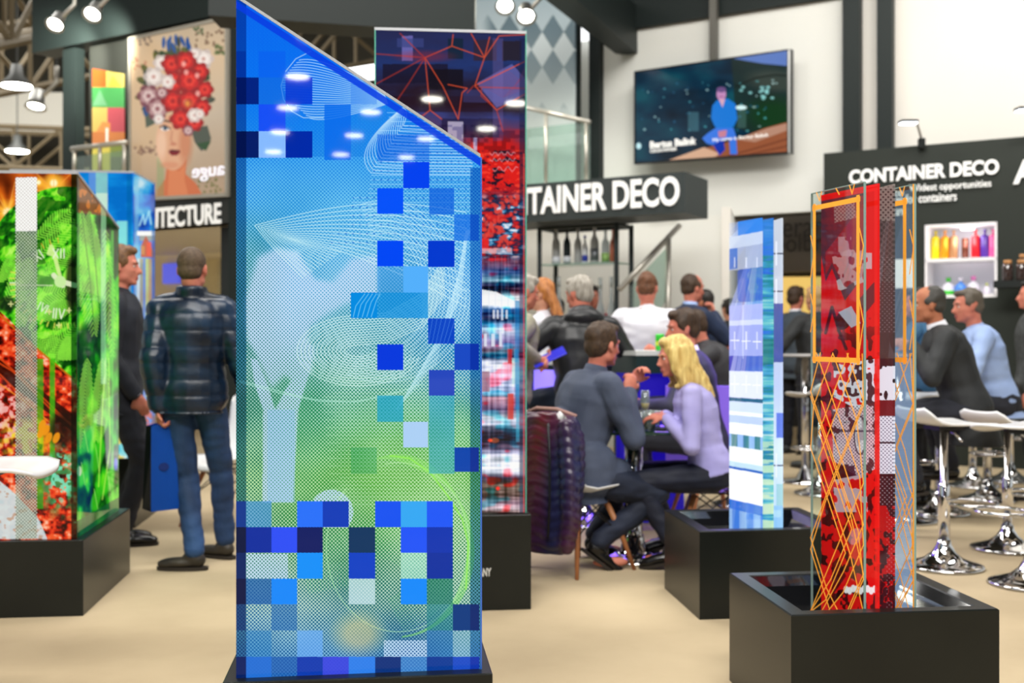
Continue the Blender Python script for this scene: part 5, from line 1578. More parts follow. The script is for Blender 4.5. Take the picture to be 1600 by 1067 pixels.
# right part: taupe board, warm opening behind
t = empty('wall_sign', P(1225, 425, 14.2), 0, 'taupe wall board with large grey letters behind the passage', 'sign')
A_, B_ = P(1136, 525, 14.6), P(1420, 525, 13.4)
slab('board', A_, B_, Zof(425, 14.2), Zof(338, 14.2), .1, TAUPE, parent=t)
GL = pm('grey_lettering', (104, 100, 98), .6)
a_, b_ = P(1206, 373, 14.24), P(1306, 373, 13.86)
text('lettering', 'ceramics', a_ - V((0, .03, 0)), V((b_.x-a_.x, b_.y-a_.y, 0)), 1.05, .26, GL, t, .0)
a_, b_ = P(1196, 404, 14.28), P(1300, 404, 13.9)
text('lettering', 'toolbridge', a_ - V((0, .03, 0)), V((b_.x-a_.x, b_.y-a_.y, 0)), 1.15, .30, GL, t, .0)
WARM = pm('warm_lit_panel', (236, 196, 110), .6, emit=(240, 200, 110), es=.9)
for (pa, pb, lab) in [((1150, 432), (1176, 512), 'warm yellow lit showcase behind the blue acrylic plates'), ((1200, 430), (1420, 520), 'wide warm yellow lit showcase behind the passage')]:
    A_ = V((P(pa[0], 525, 15.2).x, 15.25 - .0, 0)); B_ = V((P(pb[0], 525, 15.0).x, 15.0 if pb[0] > 1300 else 15.25, 0))
    t = slab('showcase', A_, B_, Zof(pb[1], 14.8), Zof(pa[1], 14.8), .12, WARM, label=lab, cat='showcase')
slab('wall_rear.001', P(1140, 525, 15.5), P(1430, 525, 15.35), 0, 2.9, .1, pm('dark_passage_wall', (42, 40, 38), .6), kind='structure')

# black wall with the niche, right
KB = 38850.0
zt = 3.12
GREENBLK = pm('black_green_board', (40, 45, 40), .5, spec=.3)
zn0, zn1 = kz(1500, 465, KB), kz(1500, 349, KB)      # niche opening
Ys = KY(1500, KB)
kslab('wall_display', 1287, 1445, 0, zt, KB, .12, GREENBLK, kind='structure')
kslab('wall_display.001', 1558, 1800, 0, zt, KB, .12, GREENBLK, kind='structure')
kslab('wall_display.002', 1445, 1558, zn1, zt, KB, .12, GREENBLK, kind='structure')
kslab('wall_display.003', 1445, 1558, 0, zn0, KB, .12, GREENBLK, kind='structure')
kslab('wall_display.004', 1440, 1562, zn0-.02, zn1+.02, KB+1500, .03, pm('lit_niche_back', (225, 225, 232), .5, emit=(235, 232, 242), es=.18), kind='structure')
t = empty('niche_shelf', WP(1500, zn0, KB), 0, 'white lit wall niche with two shelves of coloured bottles', 'shelf')
WS = pm('white_shelf', (240, 238, 240), .4, emit=(236, 232, 242), es=.05)
wd = (WP(1558, 0, KB) - WP(1445, 0, KB)).normalized()
for zz, nm in ((zn0+.0, 'shelf_board'), (kz(1500, 408, KB), 'shelf_board')):
    kslab(nm, 1445, 1558, zz, zz+.03, KB-10, .36, WS, parent=t)
kslab('top_board', 1445, 1558, zn1-.02, zn1, KB-10, .36, WS, parent=t)
for (xa, xb) in ((1445, 1448.5), (1554, 1558)): kslab('side_board', xa, xb, zn0, zn1, KB-10, .36, WS, parent=t)
bm = NB(); pz = WP(1512, zn1-.05, KB+500); add_lathe(bm, pz, [(0, .02), (.06, .02), (.06, 0), (0, 0)], 16); finish('lamp', bm, LEDW, t)
l = bpy.data.lights.new('niche_light', 'POINT'); l.energy = 2.5; l.shadow_soft_size = .08; l.color = (1, .95, 1)
o = bpy.data.objects.new('niche_light', l); COL.objects.link(o); o.location = WP(1512, zn1-.12, KB+300)
# lettering on the black wall
t = empty('wall_lettering', WP(1440, 2.4, KB), 0, 'white CONTAINER DECO lettering with two lines of text on the black wall', 'lettering')
ktext('CONTAINER DECO', 1327, 1561, 288, 266, KB-60, LETTER, t, .035)
ktext('Widest opportunities', 1421, 1549, 303, 289, KB-60, LETTER, t, .01)
ktext('as for containers', 1400, 1495, 319, 305, KB-60, LETTER, t, .01)
ktext('Surface deco', 1329, 1412, 311, 300, KB-60, LETTER, t, .01)
ktext('are', 1400, 1413, 337, 327, KB-60, LETTER, t, .0)
tt = ktext('A', 1583, 1622, 288, 251, KB-60, LETTER, None, .03, name='wall_letter'); tag(tt, 'large white letter A at the right edge of the black wall', 'lettering')
# arm lamps above it
def armlamp(px, py, label, ax, ay):
    K = KB; Y = KY(px, K)
    base = P(ax, ay, KY(ax, K)-.05); head = P(px, py, Y-.45)
    t = empty('arm_lamp', base, 0, label, 'lamp')
    bm = NB(); add_box(bm, base, (.06, .06, .10), bevel=.008); finish('clamp', bm, BLACK, t)
    bm = NB(); add_tube(bm, [base + V((0, 0, .04)), head + V((.08, 0, 0))], .012, 8); finish('arm', bm, STEEL, t, True)
    bm = NB(); add_box(bm, head, (.16, .12, .025), bevel=.006); finish('lamp_head', bm, BLACK, t)
    bm = NB(); add_box(bm, head - V((0, 0, .017)), (.14, .10, .010)); finish('lens', bm, pm('arm_lamp_lens', (250, 252, 255), .4, emit=(240, 246, 255), es=6), t)
armlamp(1419, 190, 'small arm lamp clamped on the black wall above CONTAINER DECO', 1440, 224)
armlamp(1602, 170, 'small arm lamp at the right edge above the black wall', 1625, 205)
# side of the small niche hidden behind the plates
kslab('lit_niche', 1398, 1430, kz(1415, 450, KB), kz(1415, 405, KB), KB-30, .03, WS, label='small white lit niche panel behind the clear orange framed plates', cat='niche')
# dark shelf with jars on the right
t = empty('wall_shelf', WP(1590, 1.6, KB), 0, 'black wall shelf carrying three corked jars at the right edge', 'shelf')
kslab('shelf_board', 1552, 1700, kz(1580, 449, KB-1400), kz(1580, 438, KB-1400), KB-1400, .3, BLACK, parent=t)

# television on its pole
KT = 39500.0
TVa, TVb = (991, KY(991, KT)), (1240, KY(1240, KT))
t = empty('television', WP(1115, kz(1115, 250, KT), KT), 0, 'large television showing a man in blue sitting outdoors', 'television')
picture('screen', (993.5, KY(993.5, KT)), (1229, KY(1229, KT)), lambda x: 113.5 - (x-993)*(34.5/236), lambda x: 254.5 - (x-993)*(17.5/236), art_tv, 1.8, .02, print_mat('television_screen', .9, .1, .12, .4), t)
fr_ = pm('television_frame', (30, 32, 34), .25, metal=.3)
def q4(K, pts, th):
    A4 = [WP(px, kz(px, py, K), K) for px, py in pts]
    wall = (WP(1240, 0, K) - WP(991, 0, K)).normalized(); nrm = V((-wall.y, wall.x, 0))
    b_ = NB(); add_hull(b_, A4, [p + nrm*th for p in A4]); return b_
finish('casing', q4(KT+40, [(990.5, 256.5), (1237, 240), (1237, 76.5), (990.5, 111.5)], .07), fr_, t)
finish('side_edge', q4(KT+10, [(1231, 239.5), (1234.5, 239), (1234.5, 78), (1231, 78.5)], .03), pm('silver_trim', (190, 192, 190), .3, metal=.5), t)
finish('bezel', q4(KT-20, [(990.5, 114), (1231, 79), (1231, 76.5), (990.5, 111.5)], .03), fr_, t)
finish('bezel', q4(KT-20, [(990.5, 256.5), (1231, 239.5), (1231, 237), (990.5, 254)], .03), fr_, t)
ktext('Bertus Balink', 1016, 1088, 232.5, 221, KT-60, LETTER, t, .03)
ktext('CEO/OWNER', 1016, 1058, 239, 234, KT-60, LETTER, t, .02)
ktext('My name is Bertus Balink', 1114, 1201, 223, 216.5, KT-60, LETTER, t, .0)
kslab('hanger_pole', 1108, 1119, kz(1113, 92, KT), 6, KT+300, .08, pm('grey_pole', (92, 90, 84), .4, metal=.3), label='grey pole from which the television hangs', cat='pole')
# ------------------------------------------------------------------ display towers on black plinths
DV = V((-200.0/F, 1, 0)).normalized()      # depth direction shared by the plinths
DW = V((1, 200.0/F, 0)).normalized()       # width direction
def plinth(t, FR, w, d, h, tray=True):
    """FR = front right ground corner"""
    FR = V((FR[0], FR[1], 0)); FL = FR - DW*w; BL = FL + DV*d; BR = FR + DV*d
    bm = NB()
    if not tray:
        add_prism(bm, [FL, FR, BR, BL], 0, h)
        bmesh.ops.bevel(bm, geom=bm.edges[:], offset=.004, segments=2, affect='EDGES', profile=.5)
        finish('plinth', bm, PLINTH, t); return FL, FR, BR, BL
    c = (FL+FR+BR+BL)/4
    rim = .055; dep = .11
    def ring(k, z, inset):
        out = []
        for q in (FL, FR, BR, BL):
            v = q - c; out.append(bm.verts.new(c + V((v.x*(1-inset), v.y*(1-inset), z))))
        return out
    a = ring(0, 0, 0); b = ring(0, h-.004, 0); b2 = ring(0, h, .012); e = ring(0, h, .16); e2 = ring(0, h-.006, .175); f = ring(0, h-dep, .62)
    for r0, r1 in ((a, b), (b, b2), (b2, e), (e, e2)):
        for i in range(4): bm.faces.new((r0[i], r0[(i+1) % 4], r1[(i+1) % 4], r1[i]))
    bm.faces.new(a[::-1]); 
    finish('plinth', bm, PLINTH, t)
    bm = NB()
    e = [bm.verts.new(c + V((q.x-c.x, q.y-c.y, 0))*(1-.172) + V((0, 0, h-.004))) for q in (FL, FR, BR, BL)]
    # curved bowl
    prev = e
    for s_, z in ((.25, .035), (.38, .065), (.5, .088), (.62, .100), (.75, .104)):
        nx_ = [bm.verts.new(c + V((q.x-c.x, q.y-c.y, 0))*(1-s_) + V((0, 0, h-z))) for q in (FL, FR, BR, BL)]
        for i in range(4): bm.faces.new((prev[i], prev[(i+1) % 4], nx_[(i+1) % 4], nx_[i]))
        prev = nx_
    bm.faces.new(prev)
    finish('tray', bm, TRAY, t)
    return FL, FR, BR, BL

PR = print_mat('backlit_print', .97, .03, .025, .2)
PRC = print_mat('backlit_city_print', .92, .03, .025, .35)
PRS = print_mat('backlit_side_print', .9, .08, .05, .4)
DARKGLASS = pm('dark_tower_core', (16, 22, 30), .15, spec=.5)

# ---- the large blue tower in front
MY0, MY1 = 2.815, 2.895
md = plane_depth(369, MY0, 750.5, MY1)
mtop = lambda x: -3 + (x-369)*(249+0)/381.5
mbot = lambda x: 1060 + (x-369)*(1045-1060)/381.5
FRm = P(770, 1052, 2.856)
t = empty('display_tower', (FRm.x-.33, 3.1, 0), 0, 'large backlit blue and green glass tower with slanted top, pixel squares and dotted print', 'display tower')
plinth(t, (FRm.x, 2.856), .675, .61, .39, tray=False)
p_ = picture('printed_glass', (369, MY0), (750.5, MY1), mtop, mbot, art_main, 1.55, .012, PR, t)
# body behind the print, edge profiles
A_, B_ = P(369, 525, MY0), P(750.5, 525, MY1)
nrm = V((-(B_-A_).y, (B_-A_).x, 0)).normalized()
def tower_pts(off, in_=0):
    return [V(P(px, py, Y)) + nrm*off for px, py, Y in ((369+in_, mbot(369), MY0), (369+in_, mtop(369), MY0), (750.5-in_, mtop(750.5), MY1), (750.5-in_, mbot(750.5), MY1))]
bm = NB(); add_hull(bm, tower_pts(.014, 1), tower_pts(.10, 1)); finish('light_box', bm, pm('frosted_light_box', (40, 90, 190), .3), t)
a, b = V(P(369, mtop(369), MY0)), V(P(750.5, mtop(750.5), MY1))
bm = NB(); k3 = V((0, 0, .0085)); add_hull(bm, [a - nrm*.004, b - nrm*.004, b - nrm*.004 + k3, a - nrm*.004 + k3], [a + nrm*.11, b + nrm*.11, b + nrm*.11 + k3, a + nrm*.11 + k3])
finish('edge_profile', bm, ALU, t)
bm = NB(); a2, b2 = V(P(750.5, mtop(750.5), MY1)), V(P(750.5, mbot(750.5), MY1)); dx = (B_-A_).normalized()*.004
add_hull(bm, [a2 - nrm*.003, a2 - nrm*.003 + dx, b2 - nrm*.003 + dx, b2 - nrm*.003], [a2 + nrm*.10, a2 + nrm*.10 + dx, b2 + nrm*.10 + dx, b2 + nrm*.10])
finish('edge_profile', bm, pm('blue_glass_edge', (60, 110, 210), .15), t)

# ---- red and blue city tower behind it
CY1 = 5.15; CY0 = CY1 - .114*.70
FRc = (P(830, 952, 5.12).x, 5.12)
t = empty('display_tower', (FRc[0]-.35, 5.4, 0), 0, 'tall dark tower printed with red lines and a blurred city, behind the blue tower', 'display tower')
plinth(t, FRc, .72, .62, .435, tray=False)
ctop = lambda x: 47 + (x-586)*6/236.0
cbot = lambda x: 801.5 - (x-586)*1/236.0
picture('printed_glass', (586, CY0), (820.5, CY1), ctop, cbot, art_city, 1.3, .014, PRC, t)
A_, B_ = P(586, 525, CY0), P(820.5, 525, CY1); nrm = V((-(B_-A_).y, (B_-A_).x, 0)).normalized(); wx = (B_-A_).normalized()
def cp(px, py, Y, off, dx=0): return V(P(px, py, Y)) + nrm*off + wx*dx
bm = NB(); add_hull(bm, [cp(587, 800, CY0, .016), cp(587, 48, CY0, .016), cp(820, 54, CY1, .016), cp(820, 800, CY1, .016)], [cp(587, 800, CY0, .09), cp(587, 48, CY0, .09), cp(820, 54, CY1, .09), cp(820, 800, CY1, .09)]); finish('light_box', bm, DARKGLASS, t)
bm = NB(); k3 = V((0, 0, .012)); a, b = cp(585, 47, CY0, -.004), cp(822.5, 53, CY1, -.004)
add_hull(bm, [a, b, b+k3, a+k3], [a+nrm*.1, b+nrm*.1, b+nrm*.1+k3, a+nrm*.1+k3]); finish('edge_profile', bm, ALU, t)
for px, Y, mm in ((585.3, CY0, pm('green_glass_edge', (90, 170, 150), .15)), (821, CY1, pm('green_glass_edge', (90, 170, 150), .15))):
    bm = NB(); a, b = cp(px, 47, Y, -.003), cp(px, 801, Y, -.003); w_ = wx*.005
    add_hull(bm, [a, a+w_, b+w_, b], [a+nrm*.1, a+w_+nrm*.1, b+w_+nrm*.1, b+nrm*.1]); finish('edge_profile', bm, mm, t)
fl = V((FRc[0], FRc[1], 0))
def ptxt(body, px0, px1, pyb, pyt):
    a = P(px0, pyb, 5.12 - .114*(FRc[0] - (px0-800)/F*5.1)) - DV*.004
    b = P(px1, pyb, 5.12)
    text('lettering', body, a, DW, (b.x-a.x), (pyb-pyt)/F*5.1, pm('printed_grey_lettering', (205, 205, 200), .5), t, .03, depth=.003)
ptxt('COMPANY', 722, 768, 901, 888); ptxt('CONTAINER DECO', 640, 750, 838, 828)

# ---- left tower with palm leaves and clock dial
FRl = (P(130, 962, 5.0).x, 5.0)
t = empty('display_tower', (FRl[0]-.6, 5.4, 0), 0, 'left backlit tower printed with palm leaves, a clock dial and autumn leaves', 'display tower')
plinth(t, FRl, 1.15, .93, .34, tray=False)
LY = 5.03; LX = (120-800)/F*LY
def onw(px):      # depth of the front plane at a column
    # plane through (LX, LY) along DW
    s_ = (px-800)/F; return (LY - DW.y/DW.x*LX) / (1 - DW.y/DW.x*s_)
lt = lambda x: 272 + (x-120)*0.012; lb = lambda x: 842 + (120-x)*.012
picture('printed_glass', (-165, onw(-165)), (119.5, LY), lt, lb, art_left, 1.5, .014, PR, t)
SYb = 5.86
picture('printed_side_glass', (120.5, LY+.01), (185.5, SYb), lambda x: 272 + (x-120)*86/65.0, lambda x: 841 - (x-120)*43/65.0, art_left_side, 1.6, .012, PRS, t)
a, b, c_ = P(-165, lt(-165), onw(-165)), P(120, 272, LY), P(185.5, 358, SYb); k3 = V((0, 0, .012))
bm = NB(); o_ = V((0, .015, 0)); add_hull(bm, [a - DV*.004, b - DV*.004, b - DV*.004 + k3, a - DV*.004 + k3], [a + DV*.02, b + DV*.02, b + DV*.02 + k3, a + DV*.02 + k3]); finish('edge_profile', bm, ALU, t)
bm = NB(); add_hull(bm, [b + DW*.004, c_ + DW*.004, c_ + DW*.004 + k3, b + DW*.004 + k3], [b - DW*.02, c_ - DW*.02, c_ - DW*.02 + k3, b - DW*.02 + k3]); finish('edge_profile', bm, ALU, t)
bm = NB(); q1 = [P(-165, 840, onw(-165)) + DV*.02, P(-165, 274, onw(-165)) + DV*.02, P(118, 275, LY) + DV*.02, P(118, 839, LY) + DV*.02]
d2 = V((P(185.5, 525, SYb).x - P(120, 525, LY).x, SYb-LY, 0))*.95
q2 = [q1[0]+d2, q1[1]+d2 - V((0, 0, .17)), q1[2]+d2 - V((0, 0, .17)), q1[3]+d2]
add_hull(bm, q1, q2); finish('light_box', bm, pm('frosted_green_box', (30, 70, 34), .4), t)

# ---- second tower on the left, sea colours
LY2 = 7.3
FR2 = (P(211, 825, 7.28).x, 7.28)
t = empty('display_tower', (FR2[0]-.5, 7.7, 0), 0, 'turquoise and blue printed tower behind the palm leaf tower', 'display tower')
plinth(t, FR2, 1.2, .9, .455, tray=False)
X2 = P(208, 525, LY2).x
def onw2(px): s_ = (px-800)/F; return (LY2 - DW.y/DW.x*X2) / (1 - DW.y/DW.x*s_)
picture('printed_glass', (15, onw2(15)), (207.7, LY2), lambda x: 268 + (x-15)*.012, lambda x: 716, art_sea, 1.2, .014, PR, t)
picture('printed_side_glass', (208.3, LY2+.01), (242, 7.95), lambda x: 270.5 + (x-208)*18/34.0, lambda x: 716 - (x-208)*.4, art_sea_side, 1.5, .012, PRS, t)
a, b, c_ = P(15, 267.5, onw2(15)), P(208, 270.5, LY2), P(242, 288.5, 7.95); k3 = V((0, 0, .014))
bm = NB(); add_hull(bm, [a - DV*.004, b - DV*.004, b - DV*.004 + k3, a - DV*.004 + k3], [a + DV*.02, b + DV*.02, b + DV*.02 + k3, a + DV*.02 + k3]); finish('edge_profile', bm, ALU, t)
bm = NB(); add_hull(bm, [b + DW*.004, c_ + DW*.004, c_ + DW*.004 + k3, b + DW*.004 + k3], [b - DW*.02, c_ - DW*.02, c_ - DW*.02 + k3, b - DW*.02 + k3]); finish('edge_profile', bm, ALU, t)

# ---- acrylic plates on the two open plinths at right
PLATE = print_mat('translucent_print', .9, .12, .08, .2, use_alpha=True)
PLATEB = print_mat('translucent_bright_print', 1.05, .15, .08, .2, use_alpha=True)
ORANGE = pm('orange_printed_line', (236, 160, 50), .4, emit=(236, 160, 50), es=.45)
h = .39
FR1 = (P(1561.5, 951.5, 3.53).x, 3.53)
t1 = empty('display_tower', (FR1[0]-.33, 3.85, 0), 0, 'four acrylic plates in red, black and orange lattice on the nearest black plinth', 'display tower')
plinth(t1, FR1, .68, .62, h)
def platepts(pxr, Yn, pxl, Yf, ztop, zb):
    return (pxl, Yf), (pxr, Yn)
def rows_for(e0, e1, z0, z1):
    (x0, Y0), (x1, Y1) = e0, e1
    r = lambda z, Y: HZ - (z-EYE)/Y*F
    return (lambda x: r(z1, Y0) + (x-x0)/(x1-x0)*(r(z1, Y1)-r(z1, Y0))), (lambda x: r(z0, Y0) + (x-x0)/(x1-x0)*(r(z0, Y1)-r(z0, Y0)))
N1, F1, ZT1 = 3.56, 3.86, 1.735
plates1 = [('red', (1283, F1), (1372, N1)), ('grey', (1332, F1-.02), (1396, N1+.01))]
for nm, e0, e1 in plates1:
    a_, b_ = rows_for(e0, e1, h-.085, ZT1)
    picture('printed_plate', e0, e1, a_, b_, art_red if nm == 'red' else art_grey, 1.7, .006, PLATE, t1)
def clearplate(t, e0, e1, z0, z1, th=.008):
    A_ = P(e0[0], 525, e0[1]); B_ = P(e1[0], 525, e1[1])
    d = V((B_.x-A_.x, B_.y-A_.y, 0)).normalized(); n_ = V((-d.y, d.x, 0))
    bm = NB(); add_prism(bm, [A_, B_, B_+n_*th, A_+n_*th], z0, z1); finish('clear_plate', bm, GLASS, t)
    bm = NB()
    for q in (A_, B_):
        add_prism(bm, [q - d*.001, q + d*.001, q + d*.001 + n_*th, q - d*.001 + n_*th], z0, z1)
    add_hull(bm, [V((A_.x, A_.y, z1)), V((B_.x, B_.y, z1)), V((B_.x, B_.y, z1+.003)), V((A_.x, A_.y, z1+.003))], [V((A_.x, A_.y, z1))+n_*th, V((B_.x, B_.y, z1))+n_*th, V((B_.x, B_.y, z1+.003))+n_*th, V((A_.x, A_.y, z1+.003))+n_*th])
    finish('plate_edge', bm, pm('acrylic_edge', (120, 150, 145), .15, emit=(170, 195, 190), es=.12), t)
    return A_, B_, n_
def strips(t, A_, B_, n_, z0, z1, segs, name, mat, w):
    if segs and isinstance(segs[0], list):
        for sg in segs: strips(t, A_, B_, n_, z0, z1, sg, name, mat, w)
        return
    """segs in (u, v) with u 0..1 across and v 0..1 from the top; flat printed lines on the plate"""
    bm = NB()
    def Q(u, v): return V((A_.x + (B_.x-A_.x)*u, A_.y + (B_.y-A_.y)*u, z1 + (z0-z1)*v)) - n_*.0015
    for (u0, v0, u1, v1) in segs:
        p, q = Q(u0, v0), Q(u1, v1); d = (q-p).normalized(); s_ = d.cross(n_).normalized()*w/2; p = p - d*w*.4; q = q + d*w*.4
        add_hull(bm, [p-s_, p+s_, q+s_, q-s_], [p-s_+n_*.001, p+s_+n_*.001, q+s_+n_*.001, q-s_+n_*.001])
    return finish(name, bm, mat, t)
def lattice(seed, v0=.38, amp=1.0):
    rs = random.Random(seed); chains = []
    for j in range(5):
        for sg in (1, -1):
            u = -.1 + .26*j + rs.uniform(-.05, .05); v = v0
            step = .085 + .02*rs.random(); segs = []
            d = sg
            while v < 1.0:
                st = step*(1 + .5*rs.random()); u2 = u + d*st*3.0*amp; v2 = v + st
                if u2 > 1: u2 = 1.0
                if u2 < 0: u2 = 0.0
                if v2 > 1: v2 = 1.0
                segs.append((u, v, u2, v2)) if 0 <= u <= 1 else None
                if u2 in (0.0, 1.0) or rs.random() < .28: d = -d
                u, v = u2, v2
            if segs: chains.append(segs)
    return chains
zigs = [[(0.0, .10, .07, .14), (.07, .14, 0.0, .20)], [(0.0, .24, .07, .28), (.07, .28, 0, .33)], [(.93, .1, 1, .14), (1, .14, .93, .2)], [(.93, .26, 1, .31), (1, .31, .93, .37)], [(.12, 0, .18, .02), (.18, .02, .22, 0)], [(.5, 0, .56, .015)], [(.75, .0, .8, .02), (.8, .02, .84, 0)]]
A_, B_, n_ = clearplate(t1, (1267, F1-.03), (1349.5, N1-.025), h-.08, ZT1)
strips(t1, A_, B_, n_, h-.08, ZT1, [(.06, .035, .92, .035), (.06, .395, .92, .395), (.075, .03, .075, .40), (.905, .03, .905, .40)], 'printed_frame', ORANGE, .016)
strips(t1, A_, B_, n_, h-.08, ZT1, lattice(3) + zigs, 'printed_line', ORANGE, .0036)
A_, B_, n_ = clearplate(t1, (1345, F1+.02), (1428, N1+.03), h-.08, ZT1)
strips(t1, A_, B_, n_, h-.08, ZT1, [(.5, .035, .86, .035), (.5, .395, .86, .395), (.84, .03, .84, .40)], 'printed_frame', ORANGE, .016)
strips(t1, A_, B_, n_, h-.08, ZT1, lattice(9) + zigs[2:], 'printed_line', ORANGE, .0036)
strips(t1, A_, B_, n_, h-.08, ZT1, [(.995, 0, .995, 1)], 'orange_edge', ORANGE, .006)
# a tinted sheet denser in its lower half, behind the last plate
def art_tint(c):
    c.c[:] = (170, 190, 235); c.a[:] = np.where(c.Y > 560, .42, .10)
e0, e1 = (1346, F1+.05), (1424, N1+.06); a_, b_ = rows_for(e0, e1, h-.08, ZT1-.01)
picture('printed_plate', e0, e1, a_, b_, art_tint, .6, .004, PLATE, t1)
# second open plinth
Yf2 = 4.935
FL2 = P(1093, 830, Yf2); FR2_ = FL2 + DW*.69
t2 = empty('display_tower', (FL2.x+.34, 5.25, 0), 0, 'blue and white translucent acrylic plates on the middle black plinth', 'display tower')
plinth(t2, (FR2_.x, FR2_.y), .69, .62, h)
for e0, e1, fn, mt in [((1195, 5.26), (1221.5, 5.03), art_whiteplate, PLATEB), ((1165, 5.26), (1207, 5.03), art_greenplate, PLATE), ((1139.5, 5.26), (1190, 5.02), art_blueplate, PLATEB)]:
    a_, b_ = rows_for(e0, e1, h-.06, 1.78)
    picture('printed_plate', e0, e1, a_, b_, fn, 1.7, .006, mt, t2)
# small lamps in the trays
for nm, c0, tt_ in (('tray_light', P(1490, 936, 3.85), t1), ('tray_light', P(1245, 818, 5.2), t2)):
    bm = NB(); add_lathe(bm, (c0.x, c0.y, h-.095), [(0, .02), (.045, .018), (.05, 0), (0, 0)], 20)
    finish('tray_lamp', bm, pm('tray_lamp_lens', (255, 255, 255), .3, emit=(250, 252, 255), es=7), tt_)
    l = bpy.data.lights.new(nm, 'POINT'); l.energy = 2.2; l.shadow_soft_size = .04; o = bpy.data.objects.new(nm, l); COL.objects.link(o); o.location = (c0.x, c0.y, h-.03)
# ------------------------------------------------------------------ bar stools
def seat_surface(bm, W_, D_, prof, th, n=14, corner=.35, dish=.02, M=None):
    """prof: list (y, z) from the front lip to the top of the back; rounded plan corners"""
    m = len(prof)
    top = []; bot = []
    for i, (y, z) in enumerate(prof):
        f = i/(m-1); e = min(f, 1-f)
        ww = W_/2*(1 - (1-min(1, e/corner*1.0))**2.4*.34)
        rt, rb = [], []
        for j in range(n+1):
            u = -1 + 2*j/n
            x = u*ww; zz = z + dish*(abs(u)**2.6)
            p = V((x, y, zz)); q = V((x*.985, y, zz - th))
            rt.append(bm.verts.new(M @ p if M else p)); rb.append(bm.verts.new(M @ q if M else q))
        top.append(rt); bot.append(rb)
    for i in range(m-1):
        for j in range(n):
            bm.faces.new((top[i][j], top[i][j+1], top[i+1][j+1], top[i+1][j])); bm.faces.new((bot[i][j], bot[i+1][j], bot[i+1][j+1], bot[i][j+1]))
        bm.faces.new((top[i][0], top[i+1][0], bot[i+1][0], bot[i][0])); bm.faces.new((top[i][n], bot[i][n], bot[i+1][n], top[i+1][n]))
    for j in range(n):
        bm.faces.new((top[0][j], bot[0][j], bot[0][j+1], top[0][j+1])); bm.faces.new((top[-1][j], top[-1][j+1], bot[-1][j+1], bot[-1][j]))
def make_stool(loc, rz, sz, label, group='white bar stools on chrome trumpet bases', rest=True):
    t = empty('bar_stool', loc, rz, label, 'bar stool', group)
    M = world_of(t)
    bm = NB(); add_lathe(bm, (0, 0, 0), [(0, .004), (.205, .004), (.21, .010), (.20, .018), (.15, .030), (.10, .050), (.06, .085), (.038, .125), (.034, .15), (0, .15)], 36, M); finish('base', bm, CHROME, t, True)
    bm = NB(); add_lathe(bm, (0, 0, 0), [(0, .14), (.031, .14), (.031, .44), (.026, .45), (.020, .455), (.020, sz-.03), (0, sz-.03)], 20, M); finish('column', bm, CHROME, t, True)
    if rest:
     bm = NB(); pts = [(.0, .03, .34)] + [(.13*math.sin(a), .05 + .12 - .13*math.cos(a), .34) for a in np.linspace(.2, 2*math.pi-.2, 22)] + [(.0, .03, .34)]
     add_tube(bm, [M @ V(p) for p in pts], .010, 8, closed=False); finish('footrest', bm, CHROME, t, True)
    bm = NB(); add_tube(bm, [M @ V((0, 0, sz-.04)), M @ V((.10, .0, sz-.055)), M @ V((.16, 0, sz-.09))], .007, 6); finish('lever', bm, CHROME, t, True)
    bm = NB(); add_box(bm, (0, 0, sz-.03), (.15, .15, .02), M); finish('seat_plate', bm, pm('black_plastic', (22, 22, 22), .4), t)
    prof = [(.235, -.030), (.225, -.016), (.18, -.004), (.10, -.002), (.0, -.004), (-.08, -.002), (-.13, .008), (-.165, .028), (-.19, .055), (-.20, .078)]
    bm = NB(); seat_surface(bm, .39, .4, [(y, z+sz) for y, z in prof], .014, corner=.25, dish=.010, M=M); finish('seat', bm, WHITE, t, True)
    return t
s0 = None
def gy(row): return F*EYE/(row-HZ)
stools = [
 (1475, 886, -78, .785, 'white bar stool standing nearest behind the orange framed plates, its whole base in view'),
 (1574, 858, -70, .74, 'white bar stool at the right edge of the picture, second nearest'),
 (1468, 802, 98, .84, 'white bar stool behind the nearest one, below the elbow of the man in dark suit'),
 (1543, 782, 160, .86, 'white bar stool with broad seat in the second row, near the right edge'),
 (1432, 772, 100, .80, 'white bar stool half hidden by the orange framed plates, far row'),
 (1520, 760, -80, .80, 'white bar stool under the man in the dark suit'),
 (1578, 752, -80, .84, 'white bar stool under the man in the light blue shirt'),
 (1282, 772, 20, .80, 'bar stool half hidden behind the red acrylic plates, left of them'),
 (1612, 914, 30, .80, 'bar stool cut by the right edge, only its chrome base in view'),
]
for i, (px, row, rz, sz, lab) in enumerate(stools):
    Y = gy(row); loc = ((px-800)/F*Y, Y, 0)
    if s0 is None: s0 = make_stool(loc, R(rz), sz, lab); base_sz = sz
    else: dup(s0, loc, R(rz), lab, scale=(1, 1, sz/base_sz))
# the near stool at the left edge
make_stool(((-40-800)/F*3.75, 3.75, 0), R(-84), .82, 'white bar stool seat reaching in from the left edge, before the palm leaf tower', rest=False)

